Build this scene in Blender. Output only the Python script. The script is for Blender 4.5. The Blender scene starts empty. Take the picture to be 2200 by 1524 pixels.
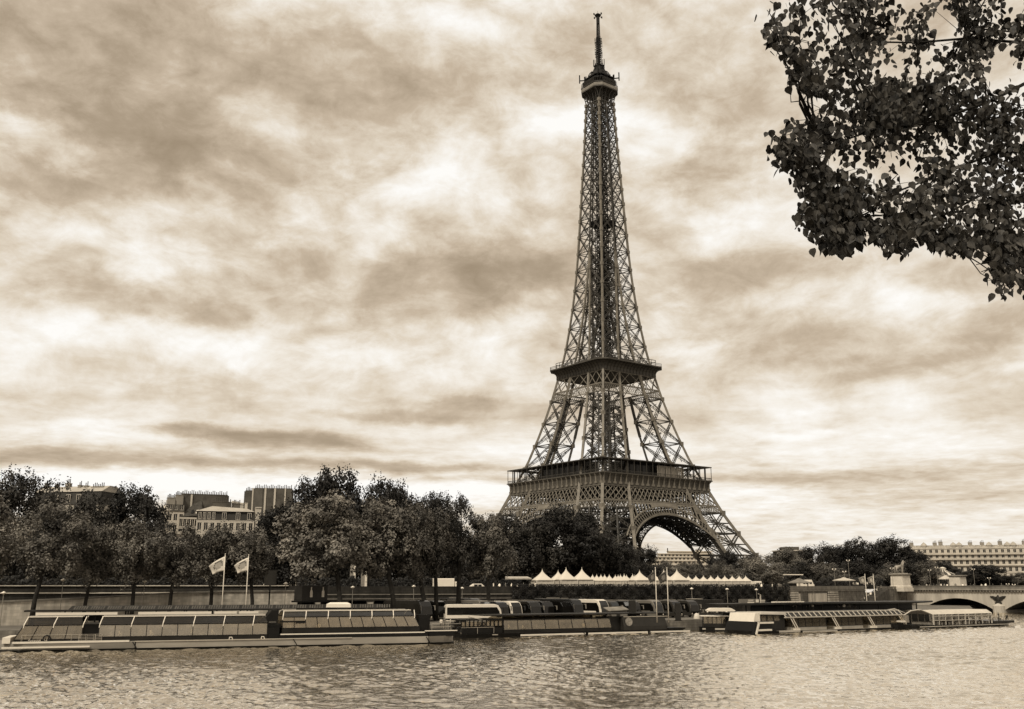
import bpy, bmesh, math, random
import numpy as np
from mathutils import Vector, Matrix, Quaternion
random.seed(7); np.random.seed(7)
R = math.radians
sc = bpy.context.scene
COL = sc.collection
# ------------------------------------------------------------------ camera
EYE = 8.5; FPX = 2118.4; PITCH = R(13.177)
cd = bpy.data.cameras.new('camera'); cam = bpy.data.objects.new('camera', cd); COL.objects.link(cam)
cd.sensor_width = 36; cd.lens = 36*FPX/2200; cd.clip_start = .1; cd.clip_end = 12000
cam.location = (0, 0, EYE); cam.rotation_euler = (R(90)+PITCH, 0, 0)
sc.camera = cam
sc.view_settings.view_transform = 'Standard'; sc.view_settings.look = 'None'
sc.view_settings.exposure = 0.0; sc.view_settings.gamma = 1
sc.cycles.max_bounces = 6; sc.cycles.diffuse_bounces = 2; sc.cycles.glossy_bounces = 3
sc.cycles.transparent_max_bounces = 12; sc.cycles.transmission_bounces = 3
sc.cycles.caustics_reflective = False; sc.cycles.caustics_refractive = False
sc.cycles.use_denoising = True; sc.cycles.denoiser = 'OPENIMAGEDENOISE'; sc.cycles.denoising_input_passes = 'RGB_ALBEDO_NORMAL'
sc.cycles.use_adaptive_sampling = True
def ray(u, v):
    a = (u-1100)/FPX; b = (762-v)/FPX
    return Vector((a, math.cos(PITCH)-b*math.sin(PITCH), math.sin(PITCH)+b*math.cos(PITCH)))
def P(u, v, Y):
    d = ray(u, v); return Vector((0, 0, EYE)) + d*(Y/d.y)
def G(u, v, z=0.):
    d = ray(u, v); return Vector((0, 0, EYE)) + d*((z-EYE)/d.z)
def X(u, Y):
    return (u-1100)/FPX*(math.cos(PITCH)+.234*math.sin(PITCH))**-1*Y if False else P(u, 1258, Y).x
# ------------------------------------------------------------------ sky + sun
SUN_EL, SUN_AZ = R(48), R(-150)      # azimuth from +Y towards +X ; behind the camera and to its left
world = bpy.data.worlds.new('World'); sc.world = world; world.use_nodes = True
wn = world.node_tree.nodes; wl = world.node_tree.links; wn.clear()
def N(t, **k):
    n = wn.new(t)
    for a, b in k.items(): setattr(n, a, b)
    return n
def M(op, a, b=None, c=None, clamp=False):
    n = N('ShaderNodeMath', operation=op, use_clamp=clamp)
    for i, x in enumerate((a, b, c)):
        if x is None: continue
        if isinstance(x, (int, float)): n.inputs[i].default_value = x
        else: wl.new(x, n.inputs[i])
    return n.outputs[0]
tc = N('ShaderNodeTexCoord'); sp = N('ShaderNodeSeparateXYZ'); wl.new(tc.outputs['Generated'], sp.inputs[0])
dx, dy, dz = sp.outputs
# cloud-deck coordinates: the view direction carried on to a flat layer of air high overhead
zc = M('MAXIMUM', dz, 0.0)
inv = M('DIVIDE', 1.0, M('ADD', zc, 0.10))
cb = N('ShaderNodeCombineXYZ'); wl.new(M('MULTIPLY', dx, inv), cb.inputs[0]); wl.new(M('MULTIPLY', dy, inv), cb.inputs[1]); cb.inputs[2].default_value = 3.1
def noise(vec, scale, detail, rough=.5, dist=0., off=None):
    n = N('ShaderNodeTexNoise'); n.inputs['Scale'].default_value = scale; n.inputs['Detail'].default_value = detail
    n.inputs['Roughness'].default_value = rough; n.inputs['Distortion'].default_value = dist
    if off:
        m = N('ShaderNodeVectorMath', operation='ADD'); wl.new(vec, m.inputs[0]); m.inputs[1].default_value = off; vec = m.outputs[0]
    wl.new(vec, n.inputs['Vector']); return n.outputs['Fac']
deck = cb.outputs[0]
n_big = noise(deck, 1.5, 10, .58, .5)
n_med = noise(deck, 4.6, 9, .60, .4, (4.2, 1.7, 0))
# direction-space (azimuth, elevation) coordinates, bent by noise, carry the large cloud banks
az = M('ARCTAN2', dx, dy); el = M('ARCSINE', dz)
cb2 = N('ShaderNodeCombineXYZ'); wl.new(az, cb2.inputs[0]); wl.new(el, cb2.inputs[1])
st = N('ShaderNodeVectorMath', operation='MULTIPLY'); wl.new(cb2.outputs[0], st.inputs[0]); st.inputs[1].default_value = (1, 1.7, 1)
nw = N('ShaderNodeTexNoise'); nw.inputs['Scale'].default_value = 6.5; nw.inputs['Detail'].default_value = 8; nw.inputs['Roughness'].default_value = .6
wl.new(st.outputs[0], nw.inputs['Vector'])
ws = N('ShaderNodeVectorMath', operation='SUBTRACT'); wl.new(nw.outputs['Color'], ws.inputs[0]); ws.inputs[1].default_value = (.5, .5, .5)
wm = N('ShaderNodeVectorMath', operation='MULTIPLY'); wl.new(ws.outputs[0], wm.inputs[0]); wm.inputs[1].default_value = (.30, .115, 0)
# the bending fades towards the horizon, where cloud banks lie as thin level streaks
wf = N('ShaderNodeMapRange'); wl.new(dz, wf.inputs[0])
for i, x in zip((1, 2, 3, 4), (.08, .34, .16, 1.)): wf.inputs[i].default_value = x
wc = N('ShaderNodeCombineXYZ'); wc.inputs[0].default_value = 1.; wl.new(wf.outputs[0], wc.inputs[1])
wx = N('ShaderNodeVectorMath', operation='MULTIPLY'); wl.new(wm.outputs[0], wx.inputs[0]); wl.new(wc.outputs[0], wx.inputs[1])
wa = N('ShaderNodeVectorMath', operation='ADD'); wl.new(cb2.outputs[0], wa.inputs[0]); wl.new(wx.outputs[0], wa.inputs[1])
DIR = wa.outputs[0]
# (u, v, half-width, half-height, amount): where banks of cloud darken (-) or the light breaks through (+)
BLOBS = [
 (230, 150, 620, 190, -.36), (420, 330, 260, 75, -.20), (60, 370, 230, 65, -.22), (830, 600, 420, 75, -.36), (1120, 590, 200, 60, -.2), (470, 640, 330, 55, -.22),
 (1540, 575, 230, 60, -.26), (1800, 600, 260, 50, -.15), (1530, 345, 100, 70, -.22), (1640, 160, 200, 130, -.14), (960, 180, 330, 110, -.10),
 (600, 945, 150, 20, -.38), (160, 985, 380, 22, -.50), (820, 1006, 360, 13, -.44), (470, 938, 170, 15, -.34), (1000, 1035, 160, 10, -.2), (1500, 1035, 200, 12, -.18), (620, 965, 200, 14, -.25), (950, 872, 160, 12, -.2), (860, 895, 200, 16, -.34), (1080, 880, 200, 28, -.16), (1300, 900, 300, 40, -.08),
 (2080, 720, 320, 50, -.22), (1700, 730, 260, 40, -.10), (1800, 1028, 420, 18, -.30), (1900, 800, 300, 16, -.16), (1750, 930, 200, 12, .2), (2100, 1060, 300, 30, -.16), (2050, 880, 260, 45, -.16), (1300, 480, 220, 60, -.08), (2150, 560, 220, 60, -.12),
 (900, 400, 230, 90, .34), (330, 545, 330, 60, .18), (60, 290, 170, 40, .30), (1030, 70, 260, 90, .24), (1180, 260, 230, 110, .12), (1420, 330, 90, 150, .10), (1430, 700, 130, 70, .14),
 (620, 745, 420, 70, .17), (180, 690, 260, 40, .16), (420, 1048, 620, 34, .34), (900, 1065, 330, 30, .26), (1250, 960, 260, 50, .16), (1800, 885, 340, 60, .15), (1850, 965, 260, 34, .20),
 (1500, 1060, 260, 60, .16), (330, 935, 200, 22, .22), (1560, 60, 260, 90, .14), (1450, 1130, 120, 50, .10), (1950, 1130, 320, 44, .14), (1560, 460, 120, 60, .14), (520, 460, 260, 60, .10)]
acc = None
for (u, v, ru, rv, a) in BLOBS:
    d = ray(u, v).normalized(); A, E = math.atan2(d.x, d.y), math.asin(d.z)
    s = N('ShaderNodeVectorMath', operation='SUBTRACT'); wl.new(DIR, s.inputs[0]); s.inputs[1].default_value = (A, E, 0)
    m = N('ShaderNodeVectorMath', operation='MULTIPLY'); wl.new(s.outputs[0], m.inputs[0])
    m.inputs[1].default_value = (FPX/ru/1.05, FPX/rv/1.05, 0)
    l = N('ShaderNodeVectorMath', operation='LENGTH'); wl.new(m.outputs[0], l.inputs[0])
    r = N('ShaderNodeMapRange', interpolation_type='SMOOTHERSTEP'); wl.new(l.outputs['Value'], r.inputs[0])
    for i, x in zip((1, 2, 3, 4), (0., 1.45, a, 0.)): r.inputs[i].default_value = x
    acc = r.outputs[0] if acc is None else M('ADD', acc, r.outputs[0])
n_fine = noise(deck, 11.0, 8, .62, .3, (9.1, 2.2, 0))
# high up the heaps of cloud are seen from below and look as tall as wide; low down only their edges show
n_m2 = noise(st.outputs[0], 7.5, 10, .60, .35, (3.3, 7.7, 0)); n_f2 = noise(st.outputs[0], 20., 10, .70, .5, (1.3, 2.7, 0))
hi = N('ShaderNodeMapRange', interpolation_type='SMOOTHSTEP'); wl.new(dz, hi.inputs[0])
for i, x in zip((1, 2, 3, 4), (0.07, .22, 0., 1.)): hi.inputs[i].default_value = x
def blend(a, b): return M('ADD', M('MULTIPLY', a, M('SUBTRACT', 1., hi.outputs[0])), M('MULTIPLY', b, hi.outputs[0]))
n_med = blend(n_med, n_m2); n_fine = blend(n_fine, n_f2)
t = M('ADD', M('MULTIPLY', M('SUBTRACT', n_big, .5), .60), M('MULTIPLY', M('SUBTRACT', n_med, .5), .85))
t = M('ADD', t, M('MULTIPLY', M('SUBTRACT', n_fine, .5), .60))
# billows: folded noise gives the heaps their rounded lit edges
n_b = noise(st.outputs[0], 5.2, 9, .55, .25, (8.8, 4.1, 0)); bil = M('ABSOLUTE', M('SUBTRACT', n_b, .5))
t = M('ADD', t, M('MULTIPLY', M('MULTIPLY', M('SUBTRACT', bil, .085), hi.outputs[0]), 1.9))
# clouds low in the sky are seen edge on and from far off: their relief flattens
fl = N('ShaderNodeMapRange'); wl.new(dz, fl.inputs[0])
for i, x in zip((1, 2, 3, 4), (0.02, .16, .55, 1.)): fl.inputs[i].default_value = x
t = M('ADD', M('ADD', M('MULTIPLY', t, fl.outputs[0]), M('MULTIPLY', acc, .95)), .71)
cr = N('ShaderNodeValToRGB'); wl.new(t, cr.inputs[0])
def s2l(c): return tuple((x/255/12.92 if x/255 <= .04045 else ((x/255+.055)/1.055)**2.4) for x in c)
stops = [(0., (158, 141, 119)), (.20, (172, 155, 133)), (.42, (197, 180, 158)), (.60, (220, 207, 188)), (.80, (240, 233, 222)), (1., (253, 251, 247))]
e = cr.color_ramp.elements
while len(e) < len(stops): e.new(.5)
for el_, (p, c) in zip(e, stops): el_.position = p; el_.color = (*s2l(c), 1)
sky = N('ShaderNodeTexSky', sky_type='NISHITA', sun_disc=False); sky.sun_elevation = SUN_EL; sky.sun_rotation = SUN_AZ
bw = N('ShaderNodeRGBToBW'); wl.new(sky.outputs[0], bw.inputs[0])
tint = N('ShaderNodeMix', data_type='RGBA', blend_type='MULTIPLY'); tint.inputs['Factor'].default_value = 1
wl.new(bw.outputs[0], tint.inputs['A']); tint.inputs['B'].default_value = (1, .88, .68, 1)
bg1 = N('ShaderNodeBackground'); wl.new(tint.outputs['Result'], bg1.inputs[0]); bg1.inputs[1].default_value = .006
bg2 = N('ShaderNodeBackground'); wl.new(cr.outputs[0], bg2.inputs[0]); bg2.inputs[1].default_value = 1.0
ad = N('ShaderNodeAddShader'); wl.new(bg1.outputs[0], ad.inputs[0]); wl.new(bg2.outputs[0], ad.inputs[1])
wo = N('ShaderNodeOutputWorld'); wl.new(ad.outputs[0], wo.inputs[0])
ld = bpy.data.lights.new('sun', 'SUN'); ld.energy = 2.8; ld.angle = R(12); ld.color = (1, .93, .80)
sun = bpy.data.objects.new('sun', ld); COL.objects.link(sun)
sd = Vector((math.sin(SUN_AZ)*math.cos(SUN_EL), math.cos(SUN_AZ)*math.cos(SUN_EL), math.sin(SUN_EL)))
sun.rotation_euler = (-sd).to_track_quat('-Z', 'Y').to_euler()

# ------------------------------------------------------------------ materials
def sep(v, w=1.0):
    v = v*(min(v, .5)/.5)**.38
    return (v, v*(1-.10*w), v*(1-.25*w))
MATS = {}
def mat(name, v, rough=.7, var=.25, scale=2., bump=0., metal=0., streak=None, w=1., spec=.2, coord='Object', detail=5):
    if name in MATS: return MATS[name]
    m = bpy.data.materials.new(name); m.use_nodes = True; nt = m.node_tree; nd = nt.nodes; b = nd['Principled BSDF']
    b.inputs['Roughness'].default_value = rough; b.inputs['Metallic'].default_value = metal
    b.inputs['Specular IOR Level'].default_value = spec
    t = nd.new('ShaderNodeTexCoord'); n = nd.new('ShaderNodeTexNoise'); n.inputs['Scale'].default_value = scale; n.inputs['Detail'].default_value = detail
    n.inputs['Roughness'].default_value = .65
    src = t.outputs[coord]
    if streak:
        mp = nd.new('ShaderNodeMapping'); mp.inputs['Scale'].default_value = streak; nt.links.new(src, mp.inputs[0]); src = mp.outputs[0]
    nt.links.new(src, n.inputs['Vector'])
    r = nd.new('ShaderNodeValToRGB'); nt.links.new(n.outputs['Fac'], r.inputs[0])
    r.color_ramp.elements[0].position = .3; r.color_ramp.elements[1].position = .7
    c0 = sep(v*(1-var), w); c1 = sep(min(v*(1+var), .92), w)
    r.color_ramp.elements[0].color = (*c0, 1); r.color_ramp.elements[1].color = (*c1, 1)
    nt.links.new(r.outputs[0], b.inputs['Base Color'])
    if bump:
        bp = nd.new('ShaderNodeBump'); bp.inputs['Strength'].default_value = bump; bp.inputs['Distance'].default_value = .05
        nt.links.new(n.outputs['Fac'], bp.inputs['Height']); nt.links.new(bp.outputs[0], b.inputs['Normal'])
    MATS[name] = m; return m
def glassmat(name, v, clear=.4, rough=.06, metal=.3):
    if name in MATS: return MATS[name]
    m = mat(name, v, rough, .15, .6, metal=metal, spec=.8); nt = m.node_tree; b = nt.nodes['Principled BSDF']
    o = [x for x in nt.nodes if x.type == 'OUTPUT_MATERIAL'][0]
    tr = nt.nodes.new('ShaderNodeBsdfTransparent'); tr.inputs[0].default_value = (.8, .76, .68, 1)
    mx = nt.nodes.new('ShaderNodeMixShader'); mx.inputs[0].default_value = clear
    nt.links.new(b.outputs[0], mx.inputs[1]); nt.links.new(tr.outputs[0], mx.inputs[2]); nt.links.new(mx.outputs[0], o.inputs[0])
    return m
def stonemat(name, v, bw_=1.2, bh=.45, var=.25, mort=.55, w=1.):
    """coursed stone: brick pattern laid on the vertical faces, with weathering streaks"""
    if name in MATS: return MATS[name]
    m = mat(name, v, .85, var, .35, w=w); nt = m.node_tree; nd = nt.nodes; b = nd['Principled BSDF']
    t = [x for x in nd if x.type == 'TEX_COORD'][0]; s = nd.new('ShaderNodeSeparateXYZ'); nt.links.new(t.outputs['Object'], s.inputs[0])
    a = nd.new('ShaderNodeMath'); a.operation = 'ADD'; nt.links.new(s.outputs[0], a.inputs[0]); nt.links.new(s.outputs[1], a.inputs[1])
    c = nd.new('ShaderNodeCombineXYZ'); nt.links.new(a.outputs[0], c.inputs[0]); nt.links.new(s.outputs[2], c.inputs[1])
    k = nd.new('ShaderNodeTexBrick'); nt.links.new(c.outputs[0], k.inputs['Vector']); k.inputs['Scale'].default_value = 1
    k.inputs['Brick Width'].default_value = bw_; k.inputs['Row Height'].default_value = bh; k.inputs['Mortar Size'].default_value = .03
    k.inputs['Color1'].default_value = (1, 1, 1, 1); k.inputs['Color2'].default_value = (.72, .72, .72, 1); k.inputs['Mortar'].default_value = (mort, mort, mort, 1)
    st_ = nd.new('ShaderNodeTexNoise'); mp = nd.new('ShaderNodeMapping'); mp.inputs['Scale'].default_value = (.7, .7, .09)
    nt.links.new(t.outputs['Object'], mp.inputs[0]); nt.links.new(mp.outputs[0], st_.inputs['Vector']); st_.inputs['Scale'].default_value = 1.6; st_.inputs['Detail'].default_value = 6
    rr = nd.new('ShaderNodeMapRange'); nt.links.new(st_.outputs['Fac'], rr.inputs[0])
    for i, x in zip((1, 2, 3, 4), (.36, .62, .72, 1.06)): rr.inputs[i].default_value = x
    m1 = nd.new('ShaderNodeMix'); m1.data_type = 'RGBA'; m1.blend_type = 'MULTIPLY'; m1.inputs['Factor'].default_value = 1
    m2 = nd.new('ShaderNodeMix'); m2.data_type = 'RGBA'; m2.blend_type = 'MULTIPLY'; m2.inputs['Factor'].default_value = 1
    r = [x for x in nd if x.type == 'VALTORGB'][0]
    nt.links.new(r.outputs[0], m1.inputs['A']); nt.links.new(k.outputs['Color'], m1.inputs['B'])
    nt.links.new(m1.outputs['Result'], m2.inputs['A']); nt.links.new(rr.outputs[0], m2.inputs['B'])
    nt.links.new(m2.outputs['Result'], b.inputs['Base Color'])
    return m
# ------------------------------------------------------------------ mesh builder
class MB:
    def __init__(s): s.v = []; s.f = []; s.n = 0; s.mi = []; s.cur = 0
    def add(s, vs, fs):
        o = s.n; s.v.extend([tuple(x) for x in vs]); s.n += len(vs)
        for f in fs: s.f.append(tuple(i+o for i in f)); s.mi.append(s.cur)
    def merge(s, o, idx):
        c = s.cur; s.cur = idx; s.add(o.v, o.f); s.cur = c
    def box(s, x0, x1, y0, y1, z0, z1):
        s.add([(x0,y0,z0),(x1,y0,z0),(x1,y1,z0),(x0,y1,z0),(x0,y0,z1),(x1,y0,z1),(x1,y1,z1),(x0,y1,z1)],
              [(0,3,2,1),(4,5,6,7),(0,1,5,4),(1,2,6,5),(2,3,7,6),(3,0,4,7)])
    def hexa(s, p):
        s.add(p, [(0,3,2,1),(4,5,6,7),(0,1,5,4),(1,2,6,5),(2,3,7,6),(3,0,4,7)])
    def beam(s, a, b, w, h=None, up=(0, 0, 1)):
        a = Vector(a); b = Vector(b); d = b-a
        if d.length < 1e-6: return
        d.normalize(); u = Vector(up)
        if abs(d.dot(u)) > .97: u = Vector((1, 0, 0))
        r = d.cross(u).normalized(); u = r.cross(d); h = h or w
        r = r*(w/2); u = u*(h/2)
        s.add([a-r-u, a+r-u, a+r+u, a-r+u, b-r-u, b+r-u, b+r+u, b-r+u],
              [(0,3,2,1),(4,5,6,7),(0,1,5,4),(1,2,6,5),(2,3,7,6),(3,0,4,7)])
    def tube(s, pts, rad, n=6, cap=True):
        pts = [Vector(p) for p in pts]; m = len(pts)
        if not hasattr(rad, '__len__'): rad = [rad]*m
        vs = []; ref = None
        for i, p in enumerate(pts):
            d = (pts[min(i+1, m-1)]-pts[max(i-1, 0)]).normalized()
            if ref is None: ref = Vector((1, 0, 0)) if abs(d.x) < .8 else Vector((0, 1, 0))
            r = (ref-d*ref.dot(d)).normalized(); ref = r; q = d.cross(r)
            for k in range(n):
                a = 2*math.pi*k/n; vs.append(p+(r*math.cos(a)+q*math.sin(a))*rad[i])
        fs = [(i*n+k, i*n+(k+1) % n, (i+1)*n+(k+1) % n, (i+1)*n+k) for i in range(m-1) for k in range(n)]
        if cap: fs += [tuple(range(n-1, -1, -1)), tuple((m-1)*n+k for k in range(n))]
        s.add(vs, fs)
    def lathe(s, prof, c=(0, 0, 0), n=16):
        vs = [(c[0]+r*math.cos(2*math.pi*k/n), c[1]+r*math.sin(2*math.pi*k/n), c[2]+z) for r, z in prof for k in range(n)]
        m = len(prof)
        s.add(vs, [(i*n+k, i*n+(k+1) % n, (i+1)*n+(k+1) % n, (i+1)*n+k) for i in range(m-1) for k in range(n)]+[tuple(range(n-1, -1, -1)), tuple((m-1)*n+k for k in range(n))])
    def prism(s, pts, d):
        """planar polygon (list of 3D points) swept by vector d"""
        n = len(pts); d = Vector(d); p = [Vector(q) for q in pts]
        s.add(p+[q+d for q in p], [tuple(range(n-1, -1, -1)), tuple(range(n, 2*n))]+[(i, (i+1) % n, n+(i+1) % n, n+i) for i in range(n)])
    def loft(s, rings, close=True, cap=True):
        n = len(rings[0]); vs = [q for r in rings for q in r]
        K = n if close else n-1
        fs = [(i*n+k, i*n+(k+1) % n, (i+1)*n+(k+1) % n, (i+1)*n+k) for i in range(len(rings)-1) for k in range(K)]
        if cap and close: fs += [tuple(range(n-1, -1, -1)), tuple((len(rings)-1)*n+k for k in range(n))]
        s.add(vs, fs)
    def build(s, name, mats, parent=None, smooth=False, fix=True):
        me = bpy.data.meshes.new(name); me.from_pydata(s.v, [], s.f)
        if not isinstance(mats, (list, tuple)): mats = [mats]
        for m in mats: me.materials.append(m)
        if len(mats) > 1: me.polygons.foreach_set('material_index', s.mi)
        if fix:
            bm = bmesh.new(); bm.from_mesh(me); bmesh.ops.recalc_face_normals(bm, faces=bm.faces); bm.to_mesh(me); bm.free()
        if smooth: me.polygons.foreach_set('use_smooth', [True]*len(me.polygons))
        o = bpy.data.objects.new(name, me); COL.objects.link(o)
        if parent: o.parent = parent
        return o
def tag(o, label=None, cat=None, group=None, kind=None):
    if label: o['label'] = label
    if cat: o['category'] = cat
    if group: o['group'] = group
    if kind: o['kind'] = kind
    return o
def empty(name, loc=(0, 0, 0), rz=0., label=None, cat=None, group=None):
    o = bpy.data.objects.new(name, None); COL.objects.link(o); o.location = loc; o.rotation_euler = (0, 0, rz); o.empty_display_size = .5
    return tag(o, label, cat, group)
def kids(o): return [c for c in bpy.data.objects if c.parent == o]
def copy_tree(o, parent=None, memo=None):
    c = o.copy(); COL.objects.link(c); c.parent = parent
    for ch in KIDS(o): copy_tree(ch, c)
    return c
def KIDS(o): return list(o.children)
# ------------------------------------------------------------------ setting: water, banks
WALL = [(-420, 150), (-260, 165), (-150, 178), (-95, 188), (-20, 214), (30, 242), (80, 278), (137, 352), (160, 369), (260, 443), (600, 694), (1400, 1280)]
QUAY = [(-420, 120), (-260, 128), (-150, 137), (-90, 146), (-20, 169), (4, 178), (40, 202), (70, 217), (100, 236), (134, 296), (152, 338), (178, 362), (268, 429), (606, 680), (1406, 1266)]
NEAR = [(-1500, -260), (-420, -60), (-100, -18), (0, 3), (60, 40), (150, 120), (214, 204), (330, 292), (1000, 790)]
ZUP, ZLOW = 7.3, 2.0
m_ground = mat('ground_gravel', .16, .95, .3, .25, bump=.3)
m_port = mat('port_paving', .20, .9, .3, .3, bump=.2)
m_wall = stonemat('quay_stone', .30, 1.3, .5)
m_wall2 = stonemat('pale_quay_stone', .62, 1.4, .5, .15, .75)
mb = MB()
far = [(1400, 1280), (1500, 9000), (-3000, 9000), (-3000, 150)]
mb.add([(x, y, ZUP) for x, y in WALL+far[1:]], [tuple(range(len(WALL)+3))])
tag(mb.build('ground', m_ground), 'flat gravel and lawn ground of the far bank round the tower', kind='structure')
mb = MB(); n = len(WALL); q = list(zip(WALL, QUAY[:1]+QUAY[1:]))
poly = [(x, y, ZLOW) for x, y in QUAY]+[(x, y, ZLOW) for x, y in reversed(WALL)]
mb.add(poly, [tuple(range(len(poly)))])
tag(mb.build('lower_quay', m_port), 'paved lower quay at the water edge where the coaches park', kind='structure')
mb = MB()
for (a, b) in zip(QUAY, QUAY[1:]):
    mb.add([(a[0], a[1], -2), (b[0], b[1], -2), (b[0], b[1], ZLOW-.01), (a[0], a[1], ZLOW-.01)], [(0, 1, 2, 3)])
tag(mb.build('quay_edge', m_wall), 'stone edge of the lower quay above the water', kind='structure')
mb = MB()
npoly = [(x, y, 6.9) for x, y in NEAR]+[(1000, -900, 6.9), (-1500, -900, 6.9)]
mb.add(npoly, [tuple(range(len(npoly)))])
for (a, b) in zip(NEAR, NEAR[1:]):
    mb.add([(a[0], a[1], -2), (b[0], b[1], -2), (b[0], b[1], 6.9), (a[0], a[1], 6.9)], [(0, 1, 2, 3)])
tag(mb.build('near_bank', m_port), 'paved near bank of the river where the viewer stands', kind='structure')
# river surface: real chop, from the near bank to the far one
def water():
    rr = np.concatenate([np.linspace(2, 58, 30), np.arange(58.35, 232, .34), 232*np.exp(np.linspace(.004, 1.75, 150))])
    pp = np.concatenate([np.linspace(-1.62, -.53, 22), np.linspace(-.52, .52, 760), np.linspace(.53, 1.62, 22)])
    RR, PP = np.meshgrid(rr, pp, indexing='ij'); x = RR*np.sin(PP); y = RR*np.cos(PP)
    rs = np.random.RandomState(11); z = np.zeros_like(x)
    wd = R(205)
    cx, cy = x+.9*np.sin(.13*y+.05*x), y+.9*np.sin(.11*x+1.)
    for i in range(64):
        lam = .55*(5.0/.55)**rs.rand(); th = wd+rs.randn()*.75; k = 2*math.pi/lam
        a = .0060*lam**.72*(.5+rs.rand())
        ph = k*(cx*math.sin(th)+cy*math.cos(th))+rs.rand()*6.283
        z += a*(np.sin(ph)+.28*np.sin(2*ph+.6))
    # gusts roughen some patches more than others
    g = 1+.32*np.sin(x*.045+1.3*np.sin(y*.03))*np.sin(y*.05+.7)+.2*np.sin(x*.11+y*.07)
    z *= g*np.clip((900-RR)/600, 0, 1)*np.clip(RR/30, 0, 1)
    nr, npn = x.shape; v = np.stack([x, y, z], -1).reshape(-1, 3)
    i = np.arange(nr-1)[:, None]*npn+np.arange(npn-1)[None]; f = np.stack([i, i+1, i+npn+1, i+npn], -1).reshape(-1, 4)[:, ::-1]
    me = bpy.data.meshes.new('water'); me.vertices.add(len(v)); me.vertices.foreach_set('co', v.ravel().astype(np.float32))
    me.loops.add(f.size); me.loops.foreach_set('vertex_index', f.ravel().astype(np.int32)); me.polygons.add(len(f))
    me.polygons.foreach_set('loop_start', np.arange(0, f.size, 4, dtype=np.int32)); me.polygons.foreach_set('use_smooth', [True]*len(f))
    me.update(calc_edges=True)
    m = bpy.data.materials.new('river_water'); m.use_nodes = True; nt = m.node_tree; b = nt.nodes['Principled BSDF']
    b.inputs['Base Color'].default_value = (.15, .135, .105, 1); b.inputs['Metallic'].default_value = 0.; b.inputs['Roughness'].default_value = .05; b.inputs['IOR'].default_value = 2.1
    b.inputs['Specular IOR Level'].default_value = .6
    t = nt.nodes.new('ShaderNodeTexCoord'); bp = None
    for sc_, d_, s_ in ((1.6, .10, .8), (4.5, .025, .7)):
        n_ = nt.nodes.new('ShaderNodeTexNoise'); n_.inputs['Scale'].default_value = sc_; n_.inputs['Detail'].default_value = 4; n_.inputs['Roughness'].default_value = .55
        nt.links.new(t.outputs['Object'], n_.inputs['Vector'])
        q_ = nt.nodes.new('ShaderNodeBump'); q_.inputs['Strength'].default_value = s_; q_.inputs['Distance'].default_value = d_
        nt.links.new(n_.outputs['Fac'], q_.inputs['Height'])
        if bp: nt.links.new(bp.outputs[0], q_.inputs['Normal'])
        bp = q_
    nt.links.new(bp.outputs[0], b.inputs['Normal'])
    # glancing facets mirror the sky, facets tipped towards the viewer show the dark silty water
    lw = nt.nodes.new('ShaderNodeLayerWeight'); nt.links.new(bp.outputs[0], lw.inputs['Normal']); lw.inputs['Blend'].default_value = .5
    mr = nt.nodes.new('ShaderNodeMapRange'); nt.links.new(lw.outputs['Facing'], mr.inputs[0])
    for i_, x_ in zip((1, 2, 3, 4), (.45, .88, .10, .97)): mr.inputs[i_].default_value = x_
    gb = nt.nodes.new('ShaderNodeBsdfGlossy'); gb.inputs['Color'].default_value = (1, .95, .86, 1); gb.inputs['Roughness'].default_value = .05; nt.links.new(bp.outputs[0], gb.inputs['Normal'])
    df = nt.nodes.new('ShaderNodeBsdfDiffuse'); df.inputs['Color'].default_value = (.13, .112, .085, 1); nt.links.new(bp.outputs[0], df.inputs['Normal'])
    mx = nt.nodes.new('ShaderNodeMixShader'); nt.links.new(mr.outputs[0], mx.inputs[0]); nt.links.new(df.outputs[0], mx.inputs[1]); nt.links.new(gb.outputs[0], mx.inputs[2])
    nt.links.new(mx.outputs[0], [x for x in nt.nodes if x.type == 'OUTPUT_MATERIAL'][0].inputs[0]); nt.nodes.remove(b)
    me.materials.append(m); o = bpy.data.objects.new('water', me); COL.objects.link(o)
    tag(o, 'choppy grey river water in front of the moored boats', kind='structure')
water()
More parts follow.
